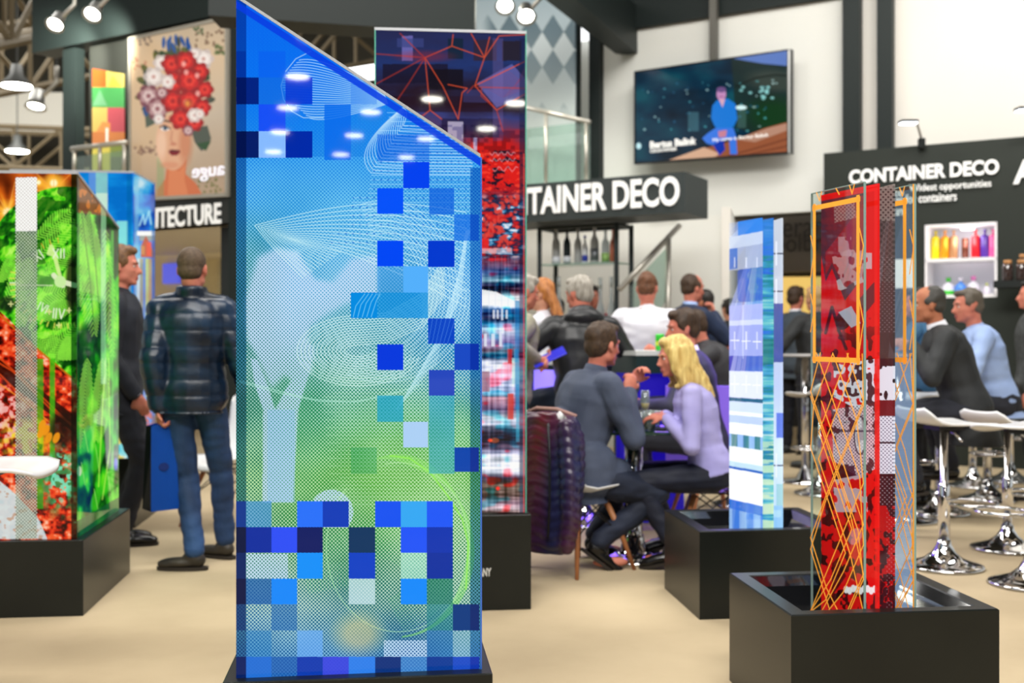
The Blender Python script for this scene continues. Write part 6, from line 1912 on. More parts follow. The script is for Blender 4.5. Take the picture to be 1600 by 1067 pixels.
# ------------------------------------------------------------------ bar tables
def bartable(px, row_top, Y, r, label, mat, pole=True):
    z = Zof(row_top, Y); x = (px-800)/F*Y
    t = empty('bar_table', (x, Y, 0), 0, label, 'table')
    bm = NB(); add_lathe(bm, (x, Y, z), [(0, 0), (r-.01, 0), (r, -.006), (r, -.016), (r-.01, -.022), (0, -.022)], 40); finish('table_top', bm, mat, t, True)
    bm = NB(); add_lathe(bm, (x, Y, 0), [(0, .12), (.03, .12), (.03, z-.03), (0, z-.03)], 18); finish('column', bm, CHROME, t, True)
    bm = NB(); add_lathe(bm, (x, Y, 0), [(0, .004), (.24, .004), (.24, .014), (.08, .03), (.035, .12), (0, .12)], 32); finish('base', bm, CHROME, t, True)
    return t
bartable(1258, 553, 9.6, .24, 'round bar table with pale top left of the red acrylic plates', pm('pale_table_top', (170, 168, 166), .2))
bartable(1408, 553, 7.6, .24, 'round bar table where the man in the dark suit leans', pm('pinkish_table_top', (150, 132, 134), .2))

# ------------------------------------------------------------------ shell chairs
def make_chair(loc, rz, label, z=.42, group='white shell chairs with wooden legs'):
    t = empty('shell_chair', loc, rz, label, 'chair', group)
    M = world_of(t)
    prof = [(.215, -.035), (.20, -.012), (.14, .004), (.05, .0), (-.05, -.006), (-.13, .012), (-.185, .07), (-.215, .15), (-.235, .24), (-.25, .33), (-.255, .375), (-.25, .40)]
    bm = NB(); seat_surface(bm, .43, .4, [(y, zz+z) for y, zz in prof], .009, corner=.22, dish=.045, n=16, M=M); finish('seat_shell', bm, WHITE, t, True)
    for sx in (-1, 1):
        for sy in (-1, 1):
            bm = NB(); add_tube(bm, [M @ V((sx*.11, sy*.10, z-.05)), M @ V((sx*.17, sy*.155, .20)), M @ V((sx*.225, sy*.205, .0))], [.017, .0155, .010], 10); finish('leg', bm, WOOD, t, True)
    bm = NB()
    c = [V((sx*.145, sy*.13, .28)) for sx, sy in ((-1, -1), (1, -1), (1, 1), (-1, 1))]; u = [V((sx*.12, sy*.11, z-.03)) for sx, sy in ((-1, -1), (1, -1), (1, 1), (-1, 1))]
    lo = [V((sx*.17, sy*.155, .2)) for sx, sy in ((-1, -1), (1, -1), (1, 1), (-1, 1))]
    for i in range(4):
        j = (i+1) % 4
        add_tube(bm, [M @ lo[i], M @ u[j]], .004, 6); add_tube(bm, [M @ lo[j], M @ u[i]], .004, 6); add_tube(bm, [M @ u[i], M @ u[j]], .005, 6)
    finish('wire_brace', bm, pm('black_wire', (20, 20, 20), .4), t)
    return t
CH1 = ((903-800)/F*6.04, 6.04, 0)
c0 = make_chair(CH1, R(-52), 'white shell chair under the man in the grey suit, down jacket on its back')
def pt(px, Y): return ((px-800)/F*Y, Y, 0)
dup(c0, pt(1112, 6.25), R(82), 'white shell chair under the blond woman')
dup(c0, pt(1108, 7.25), R(100), 'white shell chair under the man sitting behind the blond woman')
dup(c0, pt(356, 7.4), R(150), 'white shell chair behind the legs of the man in the down jacket, right of them')
# ------------------------------------------------------------------ glass table with chrome foot
TX, TY = (990-800)/F*6.3, 6.3
t = empty('glass_table', (TX, TY, 0), 0, 'round glass table on a chrome foot between the seated man and the blond woman', 'table')
bm = NB(); add_lathe(bm, (TX, TY, .728), [(0, 0), (.325, 0), (.33, -.005), (.325, -.010), (0, -.010)], 48); finish('table_top', bm, pm('dark_green_glass_top', (20, 52, 40), .04, spec=.8, coat=.6), t, True)
bm = NB(); add_lathe(bm, (TX, TY, 0), [(0, .03), (.052, .03), (.052, .716), (0, .716)], 28); finish('column', bm, CHROME, t, True)
bm = NB(); add_lathe(bm, (TX, TY, 0), [(0, .003), (.225, .003), (.23, .010), (.22, .018), (.12, .030), (.075, .045), (.06, .12), (.052, .14), (0, .14)], 40); finish('base', bm, CHROME, t, True)
def glassware(x, y, z, prof, label, mat, fill=None, fcol=None, name='drinking_glass', group='glasses on the glass table'):
    t = empty(name, (x, y, z), 0, label, 'glass', group)
    bm = NB(); add_lathe(bm, (x, y, z), prof, 20); finish('glass_bowl', bm, mat, t, True)
    if fill:
        bm = NB(); add_lathe(bm, (x, y, z), fill, 20); finish('drink', bm, fcol, t, True)
    return t
GW = glass_mat('drinking_glass_clear', (215, 225, 222), .16, .03)
flute = [(0, 0), (.032, 0), (.033, .004), (.006, .010), (.004, .075), (.018, .10), (.026, .15), (.024, .215), (.022, .215), (.024, .15), (.016, .104), (0, .10)]
tumb = [(0, 0), (.032, 0), (.038, .11), (.036, .11), (.030, .008), (0, .008)]
glassware((1008-800)/F*6.30, 6.30, .729, flute, 'tall stemmed glass on the glass table', GW, [(0, .108), (.017, .108), (.024, .145), (0, .145)], pm('pale_wine', (214, 180, 90), .1))
glassware((1002-800)/F*6.2, 6.2, .729, tumb, 'tumbler with pale drink on the glass table, left one', GW, [(0, .01), (.029, .01), (.033, .07), (0, .07)], pm('amber_drink', (150, 110, 60), .1))
glassware((1015-800)/F*6.15, 6.15, .729, tumb, 'tumbler on the glass table in front of the stemmed glass', GW, [(0, .01), (.029, .01), (.031, .035), (0, .035)], pm('dark_drink', (60, 50, 46), .1))
glassware((1022-800)/F*6.35, 6.35, .729, [(r*1.05, z*.9) for r, z in tumb], 'tumbler by the hand of the blond woman', GW)
bm = NB(); add_box(bm, ((1030-800)/F*6.3, 6.3, .733), (.07, .14, .008), bevel=.003); tag(finish('phone', bm, BLACK), 'dark phone lying on the glass table', 'phone')
bm = NB(); add_box(bm, (TX-.02, 6.08, .731), (.10, .07, .003)); tag(finish('card', bm, pm('paper_card', (220, 200, 120), .6)), 'small yellow card lying on the glass table', 'card')

# ------------------------------------------------------------------ down jacket over the chair back
bk = world_of(c0) @ V((0, -.235, 0))
bx_, by_ = bk.x, bk.y
t = empty('hanging_jacket', (bx_, by_, .02), 0, 'maroon and navy quilted down jacket hanging over the chair back', 'jacket')
M = Matrix.Translation((bx_+.02, by_-.02, 0)) @ Matrix.Rotation(R(-36), 4, 'Z')
bm = NB()
def ringj(z, cx, w_, d_, cy=0): return (M @ V((cx, cy, z)), M.to_3x3() @ V((w_, 0, 0)), M.to_3x3() @ V((0, d_, 0)))
add_loft(bm, [ringj(.850, -.01, .110, .035, -.01), ringj(.83, -.01, .185, .060), ringj(.72, .0, .225, .085, -.01), ringj(.50, .0, .235, .09, -.03), ringj(.32, -.0, .225, .08, -.05), ringj(.18, -.01, .20, .065, -.06), ringj(.13, -.02, .17, .05, -.06)])
add_limb(bm, [M @ V((-.15, -.04, .78)), M @ V((-.20, -.09, .52)), M @ V((-.16, -.10, .26)), M @ V((-.13, -.10, .07))], [.055, .058, .055, .045])
add_limb(bm, [M @ V((.15, -.05, .78)), M @ V((.20, -.09, .52)), M @ V((.20, -.09, .32)), M @ V((.17, -.08, .18))], [.05, .055, .05, .042])
me = fuse(bm, .010, 2)
def jq(co): return (np.sqrt(np.abs(np.sin((co[:, 2] + .012*np.sin(co[:, 0]*40))/.052*math.pi))) - .7)*.010
wrinkle(me, .004, 16, 4, fn=jq)
DJ = pm('maroon_navy_nylon', (96, 20, 36), .32, spec=.6, var=(34, 36, 72), scale=3.2, stretch=(1.6, 1.2, .25), vdetail=1)
mesh_obj('quilted_shell', me, DJ, t, True)
bm = NB(); add_tube(bm, [M @ V((.06, -.088, .80)), M @ V((.09, -.118, .62)), M @ V((.10, -.135, .40)), M @ V((.09, -.135, .22))], .007, 6); finish('zip', bm, pm('dark_zip', (18, 18, 26), .4), t, True)
bm = NB(); add_tube(bm, [M @ V((-.17, .03, .835)), M @ V((-.08, .01, .868)), M @ V((.05, .01, .866)), M @ V((.16, .02, .835))], .011, 8); finish('collar_edge', bm, pm('beige_lining', (170, 130, 120), .6), t, True)

# ------------------------------------------------------------------ bar counter with blue light
def counter(pts_px, z, zl, label):
    t = empty('bar_counter', (pts_px[0][0], pts_px[0][1], 0), 0, label, 'counter')
    poly = [V((x, y, 0)) for x, y in pts_px]
    c = sum(poly, V())/len(poly)
    bm = NB(); add_prism(bm, poly, z-.03, z); finish('counter_top', bm, pm('pale_counter_top', (214, 218, 214), .25), t)
    ins = [c + (p-c)*.985 for p in poly]
    bm = NB(); add_prism(bm, ins, z-.15, z-.031); finish('fascia', bm, pm('dark_green_fascia', (30, 50, 50), .3), t)
    ins = [c + (p-c)*.86 for p in poly]
    bm = NB(); add_prism(bm, ins, 0, z-.151); finish('front', bm, pm('blue_lit_front', (20, 10, 110), .4, emit=(26, 8, 172), es=.6), t)
    return t
Yc = 7.6
def g_(px, Y): return ((px-800)/F*Y, Y)
counter([g_(955, 7.75), g_(994, 7.45), g_(1078, 7.5), g_(1078, 8.05), g_(955, 8.05)], 1.15, 0, 'bar counter with dark fascia and blue lit front behind the seated pair')
counter([g_(800, 8.2), g_(868, 8.15), g_(880, 8.75), g_(790, 8.75)], 1.07, 0, 'bar counter with blue lit front behind the grey haired men')
# violet seat cushions / lit panels seen under the counters
t = slab('light_box', g_(1040, 7.25), g_(1150, 7.15), .25, .93, .05, pm('violet_lit_panel', (120, 90, 200), .4, emit=(110, 80, 200), es=.4), label='violet lit panel under the counter behind the glass table', cat='panel')
slab('light_box', g_(834, 7.6), g_(874, 7.5), .88, 1.02, .05, pm('bright_violet_lit_panel', (160, 140, 255), .4, emit=(140, 120, 255), es=1.1), label='bright violet light panel below the counter left of the black hooded jacket', cat='panel')
l = bpy.data.lights.new('counter_blue_light', 'AREA'); l.energy = 14; l.color = (.25, .12, 1); l.size = 1.2; o = bpy.data.objects.new('counter_blue_light', l); COL.objects.link(o); o.location = (1.0, 7.35, .9); o.rotation_euler = (R(-70), 0, 0)

# drinks can on the counter
t = empty('drinks_can', P(1031, 549, 7.62), 0, 'green drinks can standing on the bar counter', 'can')
t.location.z = 1.151
cz = (t.location.x, 7.62, 1.151)
bm = NB(); add_lathe(bm, cz, [(0, .0), (.024, 0), (.030, .008), (.030, .105), (.026, .113), (.024, .113), (.022, .110), (0, .110)], 22); finish('can_body', bm, pm('green_can', (40, 176, 44), .3, metal=.2, var=(60, 200, 60), scale=20), t, True)
bm = NB(); add_lathe(bm, cz, [(.0304, .035), (.0308, .036), (.0308, .062), (.0304, .063), (.030, .05)], 22); finish('can_band', bm, pm('lime_yellow', (190, 214, 60), .3), t, True)

# ------------------------------------------------------------------ bottle rack
KR = 33500.0
t = empty('bottle_rack', WP(915, 0, KR), 0, 'dark metal bottle rack with glass shelves below the charcoal box sign', 'rack')
zt_ = 2.36
rk = [WP(843, 0, KR), WP(963, 0, KR)]
wd_ = (rk[1]-rk[0]).normalized(); nd_ = V((-wd_.y, wd_.x, 0)); dd = .34
cor = [rk[0], rk[1], rk[1]+nd_*dd, rk[0]+nd_*dd]
for q in cor:
    bm = NB(); add_box(bm, (q.x, q.y, zt_/2), (.045, .045, zt_)); finish('post', bm, RACKM, t)
bm = NB()
for z in (zt_-.02, .4):
    for i in range(4):
        a, b = cor[i], cor[(i+1) % 4]; add_tube(bm, [V((a.x, a.y, z)), V((b.x, b.y, z))], .022, 6)
finish('rail', bm, RACKM, t)
zs1_ = Zof(411, KY(900, KR)); zs2_ = Zof(603, KY(900, KR)); zs2_ = zs1_ - .93 + .0
zs2_ = Zof(600, KY(900, KR))
for z in (zs1_, zs2_):
    bm = NB(); add_prism(bm, [q + (sum(cor, V())/4 - q)*.03 for q in cor], z-.012, z); finish('glass_shelf', bm, glass_mat('shelf_glass', (150, 200, 180), .45), t)

# ------------------------------------------------------------------ bottles
def bottle(x, y, z, r, h, mat, label, group, cap=None, capm=None, band=None, bandm=None, neck=.36, flare=False, name='bottle'):
    t = empty(name, (x, y, z), 0, label, 'bottle', group)
    hb = h*(1-neck)
    bm = NB(); add_lathe(bm, (x, y, z), [(0, 0), (r*.9, 0), (r, .01), (r, hb*.86), (r*.85, hb), (r*.42, hb+h*neck*.25), (r*.34, hb+h*neck*.5), (r*.34, h*.93), (0, h*.93)], 18); finish('bottle_body', bm, mat, t, True)
    bm = NB(); add_lathe(bm, (x, y, z), [(0, h*.90), (r*.40, h*.90), (r*.40, h), (0, h)], 14); finish('cap', bm, capm or mat, t, True)
    if band:
        bm = NB(); add_lathe(bm, (x, y, z), [(r*1.004, h*band[0]), (r*1.02, h*band[0]), (r*1.02, h*band[1]), (r*1.004, h*band[1])], 18); finish('label_band', bm, bandm, t, True)
    return t
FROST = pm('frosted_grey_glass', (176, 178, 178), .35, spec=.6, alpha=.9); DKB = pm('black_bottle', (26, 36, 38), .15); BLU = pm('cobalt', (40, 60, 170), .3); GRNW = pm('pale_green_label', (150, 190, 110), .5); SILV = pm('silver_label', (120, 124, 130), .3, metal=.5)
WL = pm('white_label', (232, 236, 244), .5); PINKL = pm('pink_label', (196, 70, 90), .4); COP = pm('copper_bottle', (190, 110, 84), .3, metal=.3)
yr = lambda px: KY(px, KR) + .17
topb = [(869, 356, .042, FROST, 'frosted bottle with white foot on the upper shelf of the rack, first from the left', None, (.04, .22), WL),
        (886, 356, .038, DKB, 'black bottle on the upper shelf of the rack', DKB, (.05, .22), WL),
        (903, 357, .038, FROST, 'grey frosted bottle right of the black bottle', None, None, None),
        (914, 368, .030, WL, 'slim white and blue bottle with cobalt cap on the rack', BLU, (.08, .3), BLU),
        (929, 353, .044, FROST, 'tall clear bottle with dark silver print on the rack', None, (.08, .40), SILV),
        (946, 359, .040, BOTTLEG, 'clear bottle with pale green foot on the rack', None, (.04, .30), GRNW),
        (958, 358, .034, COP, 'copper coloured bottle at the right end of the upper rack shelf', COP, None, None)]
for px, ptop, r, mt, lab, capm, band, bmat in topb:
    y = yr(px); x = (px-800)/F*y
    bottle(x, y, zs1_, r, Zof(ptop, y)-zs1_, mt, lab, 'bottles on the upper shelf of the rack', capm=capm, band=band, bandm=bmat)
for px, ptop, r, mt, lab in [(873, 432, .05, BOTTLEG, 'clear bottle with pink label behind the grey haired man, lower rack shelf'), (893, 434, .045, BOTTLEG, 'clear bottle hidden behind the grey head on the lower rack shelf'),
                             (938, 434, .05, BOTTLEG, 'clear bottle in front of the dark haired face on the lower rack shelf'), (955, 432, .045, BOTTLEG, 'clear bottle at the right end of the lower rack shelf')]:
    y = yr(px); x = (px-800)/F*y
    bottle(x, y, zs2_, r, Zof(ptop, y)-zs2_, mt, lab, 'bottles on the lower shelf of the rack', band=(.18, .5), bandm=PINKL if px != 893 else WL, neck=.3)
# niche bottles: upper row
zsu = kz(1500, 408, KB)+.031; zsl = zn0+.031
cols_ = [(1462, (226, 206, 20), 'yellow bottle on the upper niche shelf'), (1476.5, (240, 160, 30), 'orange bottle on the upper niche shelf'), (1490, (190, 140, 96), 'copper and gold bottle on the upper niche shelf'), (1508, (112, 62, 44), 'brown can on the upper niche shelf'),
         (1524.5, (204, 24, 34), 'red bottle on the upper niche shelf'), (1539, (76, 44, 140), 'violet bottle on the upper niche shelf'), (1552, (214, 84, 140), 'pink bottle at the right end of the upper niche shelf')]
for i, (px, col, lab) in enumerate(cols_):
    y = KY(px, KB) + .17; x = (px-800)/F*y
    hh = (408-371)/F*y if i != 3 else .19
    t = empty('cosmetic_bottle', (x, y, zsu), 0, lab, 'bottle', 'coloured bottles on the upper niche shelf')
    m_ = pm('bottle_colour_%s' % ('abcdefg'[i]), col, .25, metal=.35 if i in (1, 2, 3) else 0)
    r = .042
    bm = NB(); add_lathe(bm, (x, y, zsu), [(0, 0), (r*.95, 0), (r, .01), (r, hh*.88), (r*.7, hh*.97), (r*.3, hh), (0, hh)] if i != 3 else [(0, 0), (r*.8, 0), (r*.8, hh), (0, hh)], 18); finish('bottle_body', bm, m_, t, True)
    bm = NB(); add_lathe(bm, (x, y, zsu), [(0, hh), (.010, hh), (.010, hh+.035), (.018, hh+.04), (.018, hh+.05), (0, hh+.05)] if i != 3 else [(0, hh), (r*.75, hh), (r*.75, hh+.01), (0, hh+.01)], 12); finish('pump', bm, m_, t, True)
low = [(1453, (226, 150, 200), 'small pale pink flask on the lower niche shelf', .10), (1482, (70, 200, 60), 'flask with green top on the lower niche shelf', .17), (1501, (90, 150, 240), 'flask with blue foot on the lower niche shelf', .17), (1521, (236, 130, 200), 'flask with pink top on the lower niche shelf', .18), (1542, (206, 216, 110), 'small lime flask on the lower niche shelf', .11)]
for i, (px, col, lab, hh) in enumerate(low):
    y = KY(px, KB) + .15; x = (px-800)/F*y
    t = empty('flask', (x, y, zsl), 0, lab, 'flask', 'coloured flasks on the lower niche shelf')
    mc = pm('flask_colour_%s' % ('abcde'[i]), col, .2); mw = pm('flask_white', (236, 232, 246), .2)
    r = .055 if hh > .12 else .03
    bm = NB(); add_lathe(bm, (x, y, zsl), [(0, 0), (r, 0), (r*1.02, hh*.45), (r*.8, hh*.6), (r*.35, hh*.7), (r*.3, hh*.8), (0, hh*.8)], 18); finish('flask_body', bm, mw if i != 2 else mc, t, True)
    bm = NB(); add_lathe(bm, (x, y, zsl), [(0, hh*.78), (r*.42, hh*.78), (r*.42, hh), (0, hh)], 12); finish('stopper', bm, mc if i != 2 else mw, t, True)
    if i in (1, 3):
        bm = NB(); add_lathe(bm, (x, y, zsl), [(r*1.0, hh*.02), (r*1.04, hh*.02), (r*1.05, hh*.25), (r*1.02, hh*.26)], 18); finish('colour_band', bm, mc, t, True)
# corked jars
CORK = pm('cork', (190, 140, 90), .8, var=(160, 110, 66), scale=60); JAR = pm('dark_filled_jar', (50, 34, 30), .12, spec=.8, coat=.5)
zj = kz(1580, 438, KB-1400)
for i, (px, dz, lab) in enumerate([(1574.5, 0, 'corked dark jar on the black wall shelf, left one'), (1596, 0, 'corked dark jar on the black wall shelf, right one'), (1599, .0, 'taller corked jar behind the other two on the black wall shelf')]):
    y = KY(px, KB-1400) + (.08 if i < 2 else .22); x = (px-800)/F*y; hh = .155 if i < 2 else .215; r = .046
    t = empty('corked_jar', (x, y, zj), 0, lab, 'jar', 'corked jars on the wall shelf')
    bm = NB(); add_lathe(bm, (x, y, zj), [(0, 0), (r*.95, 0), (r, .012), (r, hh*.85), (r*.75, hh), (0, hh)], 20); finish('jar_body', bm, JAR, t, True)
    bm = NB(); add_lathe(bm, (x, y, zj), [(0, hh-.01), (r*.72, hh-.01), (r*.78, hh+.035), (0, hh+.035)], 16); finish('cork_stopper', bm, CORK, t, True)
# ------------------------------------------------------------------ the visitors
def LW(loc, face, p):
    """world point into the person's own frame"""
    return rotz(-math.radians(face)) @ (V(p) - V(loc))
NAVYC = pm('camouflage_down_navy', (8, 20, 36), .33, spec=.5, var=(26, 48, 74), scale=6, stretch=(1, 1, 1.5), vdetail=4)
JEANS = pm('blue_jeans', (16, 34, 62), .75, var=(40, 74, 120), scale=3.2, stretch=(1, 1, .4), bump=.2, bscale=90)
DARKTR = pm('dark_trousers', (24, 26, 34), .8, var=(32, 34, 44), scale=4)
NAVYTR = pm('navy_suit_trousers', (30, 38, 58), .75, var=(22, 28, 44), scale=4)
GREYSUIT = pm('grey_blue_suit', (64, 72, 92), .75, var=(74, 82, 102), scale=5, bump=.08, bscale=140)
LAV = pm('lavender_knit', (176, 170, 222), .8, var=(164, 158, 214), scale=4, bump=.1, bscale=200)
BLACKJ = pm('black_rain_jacket', (20, 22, 25), .42, spec=.5, var=(32, 34, 38), scale=5)
SHIRTW = pm('white_shirt', (232, 232, 238), .7, var=(218, 218, 228), scale=4)
NAVYJ = pm('navy_jacket', (20, 34, 62), .7, var=(28, 44, 74), scale=5)
DSUIT = pm('dark_charcoal_suit', (26, 28, 29), .7, var=(38, 40, 42), scale=5)
BSHIRT = pm('light_blue_shirt', (150, 172, 214), .75, var=(138, 160, 204), scale=4)
DENIM = pm('teal_denim', (34, 74, 108), .7, var=(46, 92, 126), scale=6)
BEIGEJ = pm('beige_tweed', (150, 146, 128), .85, var=(132, 128, 110), scale=30)
GRSUIT = pm('slate_suit', (60, 70, 80), .7, var=(70, 80, 90), scale=5)
SHOEB = pm('black_shoe', (18, 17, 17), .25, spec=.6); SHOEBR = pm('brown_shoe', (58, 52, 42), .5, var=(40, 36, 30), scale=12)

# man in the down jacket, seen from behind
B0 = ((300-800)/F*6.1, 6.1, 0)
lh = LW(B0, 6, P(243, 628, 6.02))
def a1(px, row, Y, z): return LW(B0, 6, P(px, row, Y).xy.to_3d() + V((0, 0, z)))
man1, J1 = person('person', 'man seen from behind in a dark blue down jacket and jeans, holding a bag', B0, 6, 1.80, lean=0, head=(-8, -4), topkind='down', top=NAVYC, bottom=JEANS, shoe=SHOEBR,
    hair='buzz', hairmat=pm('short_brown_hair', (92, 74, 56), .7, var=(70, 54, 40), scale=60), skin=SKIN3, hem=-.10, quilt=.088, vox=.009, facial=True, build=.97,
    armL=((lh.x+.02, lh.y, lh.z-.03), (-.2, -1, 0)), armR=((.33, .03, .86), (.5, -1, 0)), hands={-1: ((0, 0, -1), (1, 0, 0), 1.2), 1: ((0, .1, -1), (-1, 0, 0), .5)},
    legs=[((.035, -.12, .085), (-.1, 1, 0), (-1, .12, 0)), ((.15, .18, .085), (.1, 1, 0), (-.85, .6, 0))])
# blue bag with a black gusset
hx = P(244, 640, 6.02)
t = empty('paper_bag', (hx.x, 6.02, .3), R(38), 'blue paper carrier bag with black side held by the man in the down jacket', 'bag')
Mb = world_of(t)
BW, BD, BH = .20, .11, .47; zb_ = .0
def bp_(x, y, z): return Mb @ V((x, y, z))
zB = Zof(797, 6.0) - .3
bm = NB()
wf = [bp_(-.0, -BD/2, zB), bp_(BW-.05, -BD/2, zB+.03), bp_(BW-.08, -BD/2+.02, zB+BH), bp_(.0, -BD/2+.03, zB+BH)]
bm2 = bm
# body as one folded paper shell
V8 = [bp_(-.05, -.06, zB), bp_(.11, -.05, zB), bp_(.11, .07, zB), bp_(-.05, .07, zB), bp_(-.04, -.035, zB+BH-.02), bp_(.09, -.03, zB+BH+.01), bp_(.09, .04, zB+BH+.01), bp_(-.04, .04, zB+BH-.02)]
vs = [bm.verts.new(v) for v in V8]
for f in ((0, 3, 2, 1), (0, 1, 5, 4), (1, 2, 6, 5), (2, 3, 7, 6)): bm.faces.new([vs[i] for i in f])
bmesh.ops.solidify(bm, geom=bm.faces[:], thickness=.002)
finish('bag_shell', bm, pm('blue_paper', (22, 96, 206), .45), t)
bm = NB(); q = [V8[3], V8[0], V8[4], V8[7]]; mid0 = (V8[0]+V8[3])/2 + (V8[1]-V8[0])*.10; mid1 = (V8[4]+V8[7])/2 + (V8[1]-V8[0])*.2
vs = [bm.verts.new(v) for v in (V8[3], mid0, mid1, V8[7], V8[0], V8[4])]
bm.faces.new((vs[0], vs[1], vs[2], vs[3])); bm.faces.new((vs[1], vs[4], vs[5], vs[2]))
bmesh.ops.solidify(bm, geom=bm.faces[:], thickness=.0015); finish('gusset', bm, pm('black_paper', (16, 20, 20), .45), t)
bm = NB(); hp_ = Mb.inverted() @ (J1['M'] @ (J1['arms'][-1][1] + V((0, 0, -.10))))
add_tube(bm, [V8[4].lerp(V8[5], .25), Mb @ (hp_ + V((-.02, 0, 0))), Mb @ (hp_ + V((.02, 0, 0))), V8[4].lerp(V8[5], .75)], .003, 6); finish('cord_handle', bm, pm('dark_cord', (60, 50, 60), .6), t, True)
bm = NB(); e_c = (V8[0]+V8[1]+V8[4]+V8[5])/4 + V((0, -.006, 0)); nrm_ = (V8[1]-V8[0]).cross(V8[4]-V8[0]).normalized()
Mx = Matrix.Translation(e_c) @ nrm_.to_track_quat('Z', 'Y').to_matrix().to_4x4()
add_lathe(bm, (0, 0, 0), [(0, -.001), (.022, -.001), (.022, .001), (0, .001)], 20, Mx @ Matrix.Diagonal((1.3, 1, 1, 1))); finish('printed_emblem', bm, pm('navy_print', (10, 40, 110), .5), t)

# man in a dark coat, half hidden by the palm leaf tower
B0 = ((186-800)/F*6.75, 6.75, 0)
person('person', 'man in profile in a dark coat, half hidden by the palm leaf tower', B0, -80, 1.86, head=(0, -3), topkind='jacket', top=pm('dark_coat', (20, 24, 34), .7, var=(30, 34, 46), scale=4), bottom=DARKTR, shoe=SHOEB, skin=SKIN3,
    hair='thick', hairmat=pm('light_brown_hair', (120, 84, 50), .6, var=(90, 60, 36), scale=50), hem=-.18, vox=.010, cuff=SHIRTW,
    armR=((.17, .12, .90), (.2, -1, 0)), legs=[((-.08, -.02, .085), (0, 1, 0), (0, 1, 0)), ((.11, .04, .085), (0, 1, 0), (-.1, 1, 0))])

# seated man in the grey blue suit
B0 = ((893-800)/F*6.1, 6.1, 0); fc = -66
hR = LW(B0, fc, P(981, 612, 6.05)); hL = LW(B0, fc, P(990, 600, 6.28))
def leg(px, row_z, Y, z, hint, toe, base, face): return (LW(base, face, V(((px-800)/F*Y, Y, z))), hint, rotz(-R(face)) @ V(toe))
manS, JS = person('person', 'seated man in a grey blue suit seen from behind with hands raised before his face', B0, fc, 1.82, seat=.43, lean=R(16), head=(14, -6), topkind='jacket', top=GREYSUIT, bottom=NAVYTR, shoe=SHOEB, skin=SKIN3,
    hair='thick', hairmat=pm('chestnut_hair', (74, 54, 36), .6, var=(52, 36, 24), scale=60), hem=-.17, flare=.05, vox=.0085, coat=lambda bm, Wp, M3: (add_ell(bm, Wp((.175, .03, .53)), (.085, .17, .155), M3), add_ell(bm, Wp((.16, .17, .50)), (.075, .12, .10), M3), add_ell(bm, Wp((.0, -.07, .66)), (.20, .12, .20), M3)), collar=GREYSUIT, cuff=pm('violet_shirt', (110, 96, 170), .7), facial=True, build=1.16, wr=.008,
    armR=((hR.x, hR.y, hR.z), (1, .1, -2.5)), armL=((hL.x, hL.y, hL.z), (-.6, -.3, -2.5)), hands={1: ((-.15, .35, .9), (-1, .1, 0), 1.0), -1: ((.15, .35, .9), (1, .2, 0), 1.0)}, hand_curl=.9,
    legs=[leg(930, 0, 6.35, .10, (0, 1, .8), (.9, .3, -.25), B0, fc), leg(938, 0, 6.0, .13, (.2, 1, 1), (.8, .1, -.6), B0, fc)])

# blond woman
B0 = ((1112-800)/F*6.15, 6.15, 0); fc = 82
hL = LW(B0, fc, P(1040, 652, 6.1)); hR = LW(B0, fc, P(1036, 648, 6.35))
def blond(bm, T, hk, Wp, RR):
    # long straight hair over the shoulders and back
    for (x, y) in ((-.060, -.02), (-.066, -.055), (-.035, -.085), (0, -.095), (.035, -.085), (.066, -.055), (.062, -.02), (.068, .020), (-.066, .02)):
        p0 = T(x, y, .045); p1 = T(x*1.12, y*1.10, -.06); p2 = T(x*1.25, y*1.22 - .015, -.16) + V((0.02, 0, 0)); p3 = T(x*1.2, y*1.25-.03, -.22) + V((.05, -.01, -.04))
        if y > 0: p3 = T(x*1.1, y+.02, -.17)
        add_limb(bm, [p0, p1, p2, p3], [.034, .036, .030, .012], 10)
    add_ell(bm, T(0, -.055, -.05), (.072, .050, .11), RR)
person('person', 'blond woman in a lavender jumper sitting at the glass table', B0, fc, 1.68, seat=.42, lean=R(15), fem=True, head=(16, -10), headoff=(0, .03), topkind='sweater', top=LAV, bottom=pm('dark_navy_jeans', (22, 28, 48), .7, var=(16, 20, 36), scale=4), shoe=SHOEB, skin=SKIN3,
    hair='long', hairmat=HAIR_BLOND, extra=blond, hem=-.06, vox=.0085, facial=True, build=1.08, wr=.005,
    armL=((hL.x, hL.y, hL.z), (-.8, -.2, -2)), armR=((hR.x, hR.y, hR.z), (.8, -.2, -2)), hands={-1: ((.1, 1, .1), (.4, 0, -1), .6), 1: ((-.1, 1, .05), (-.3, 0, -1), .6)},
    legs=[leg(1052, 0, 6.0, .12, (0, 1, .9), (-.9, .1, -.2), B0, fc), leg(1048, 0, 6.45, .12, (0, 1, .9), (-.9, .1, -.2), B0, fc)])

# dark haired man behind her
B0 = ((1104-800)/F*7.25, 7.25, 0); fc = 78
person('person', 'dark haired man in a dark suit sitting behind the blond woman', B0, fc, 1.86, seat=.50, lean=R(12), head=(20, -8), topkind='jacket', top=pm('dark_violet_suit', (46, 46, 66), .7, var=(38, 38, 56), scale=5), bottom=DARKTR, shoe=SHOEB, skin=SKIN3,
    hair='thick', hairmat=HAIR_BROWN, hem=-.2, vox=.011, collar=SHIRTW, armL=((-.15, .42, .80), (-1, -.3, -1)), armR=((.15, .42, .80), (1, -.3, -1)))

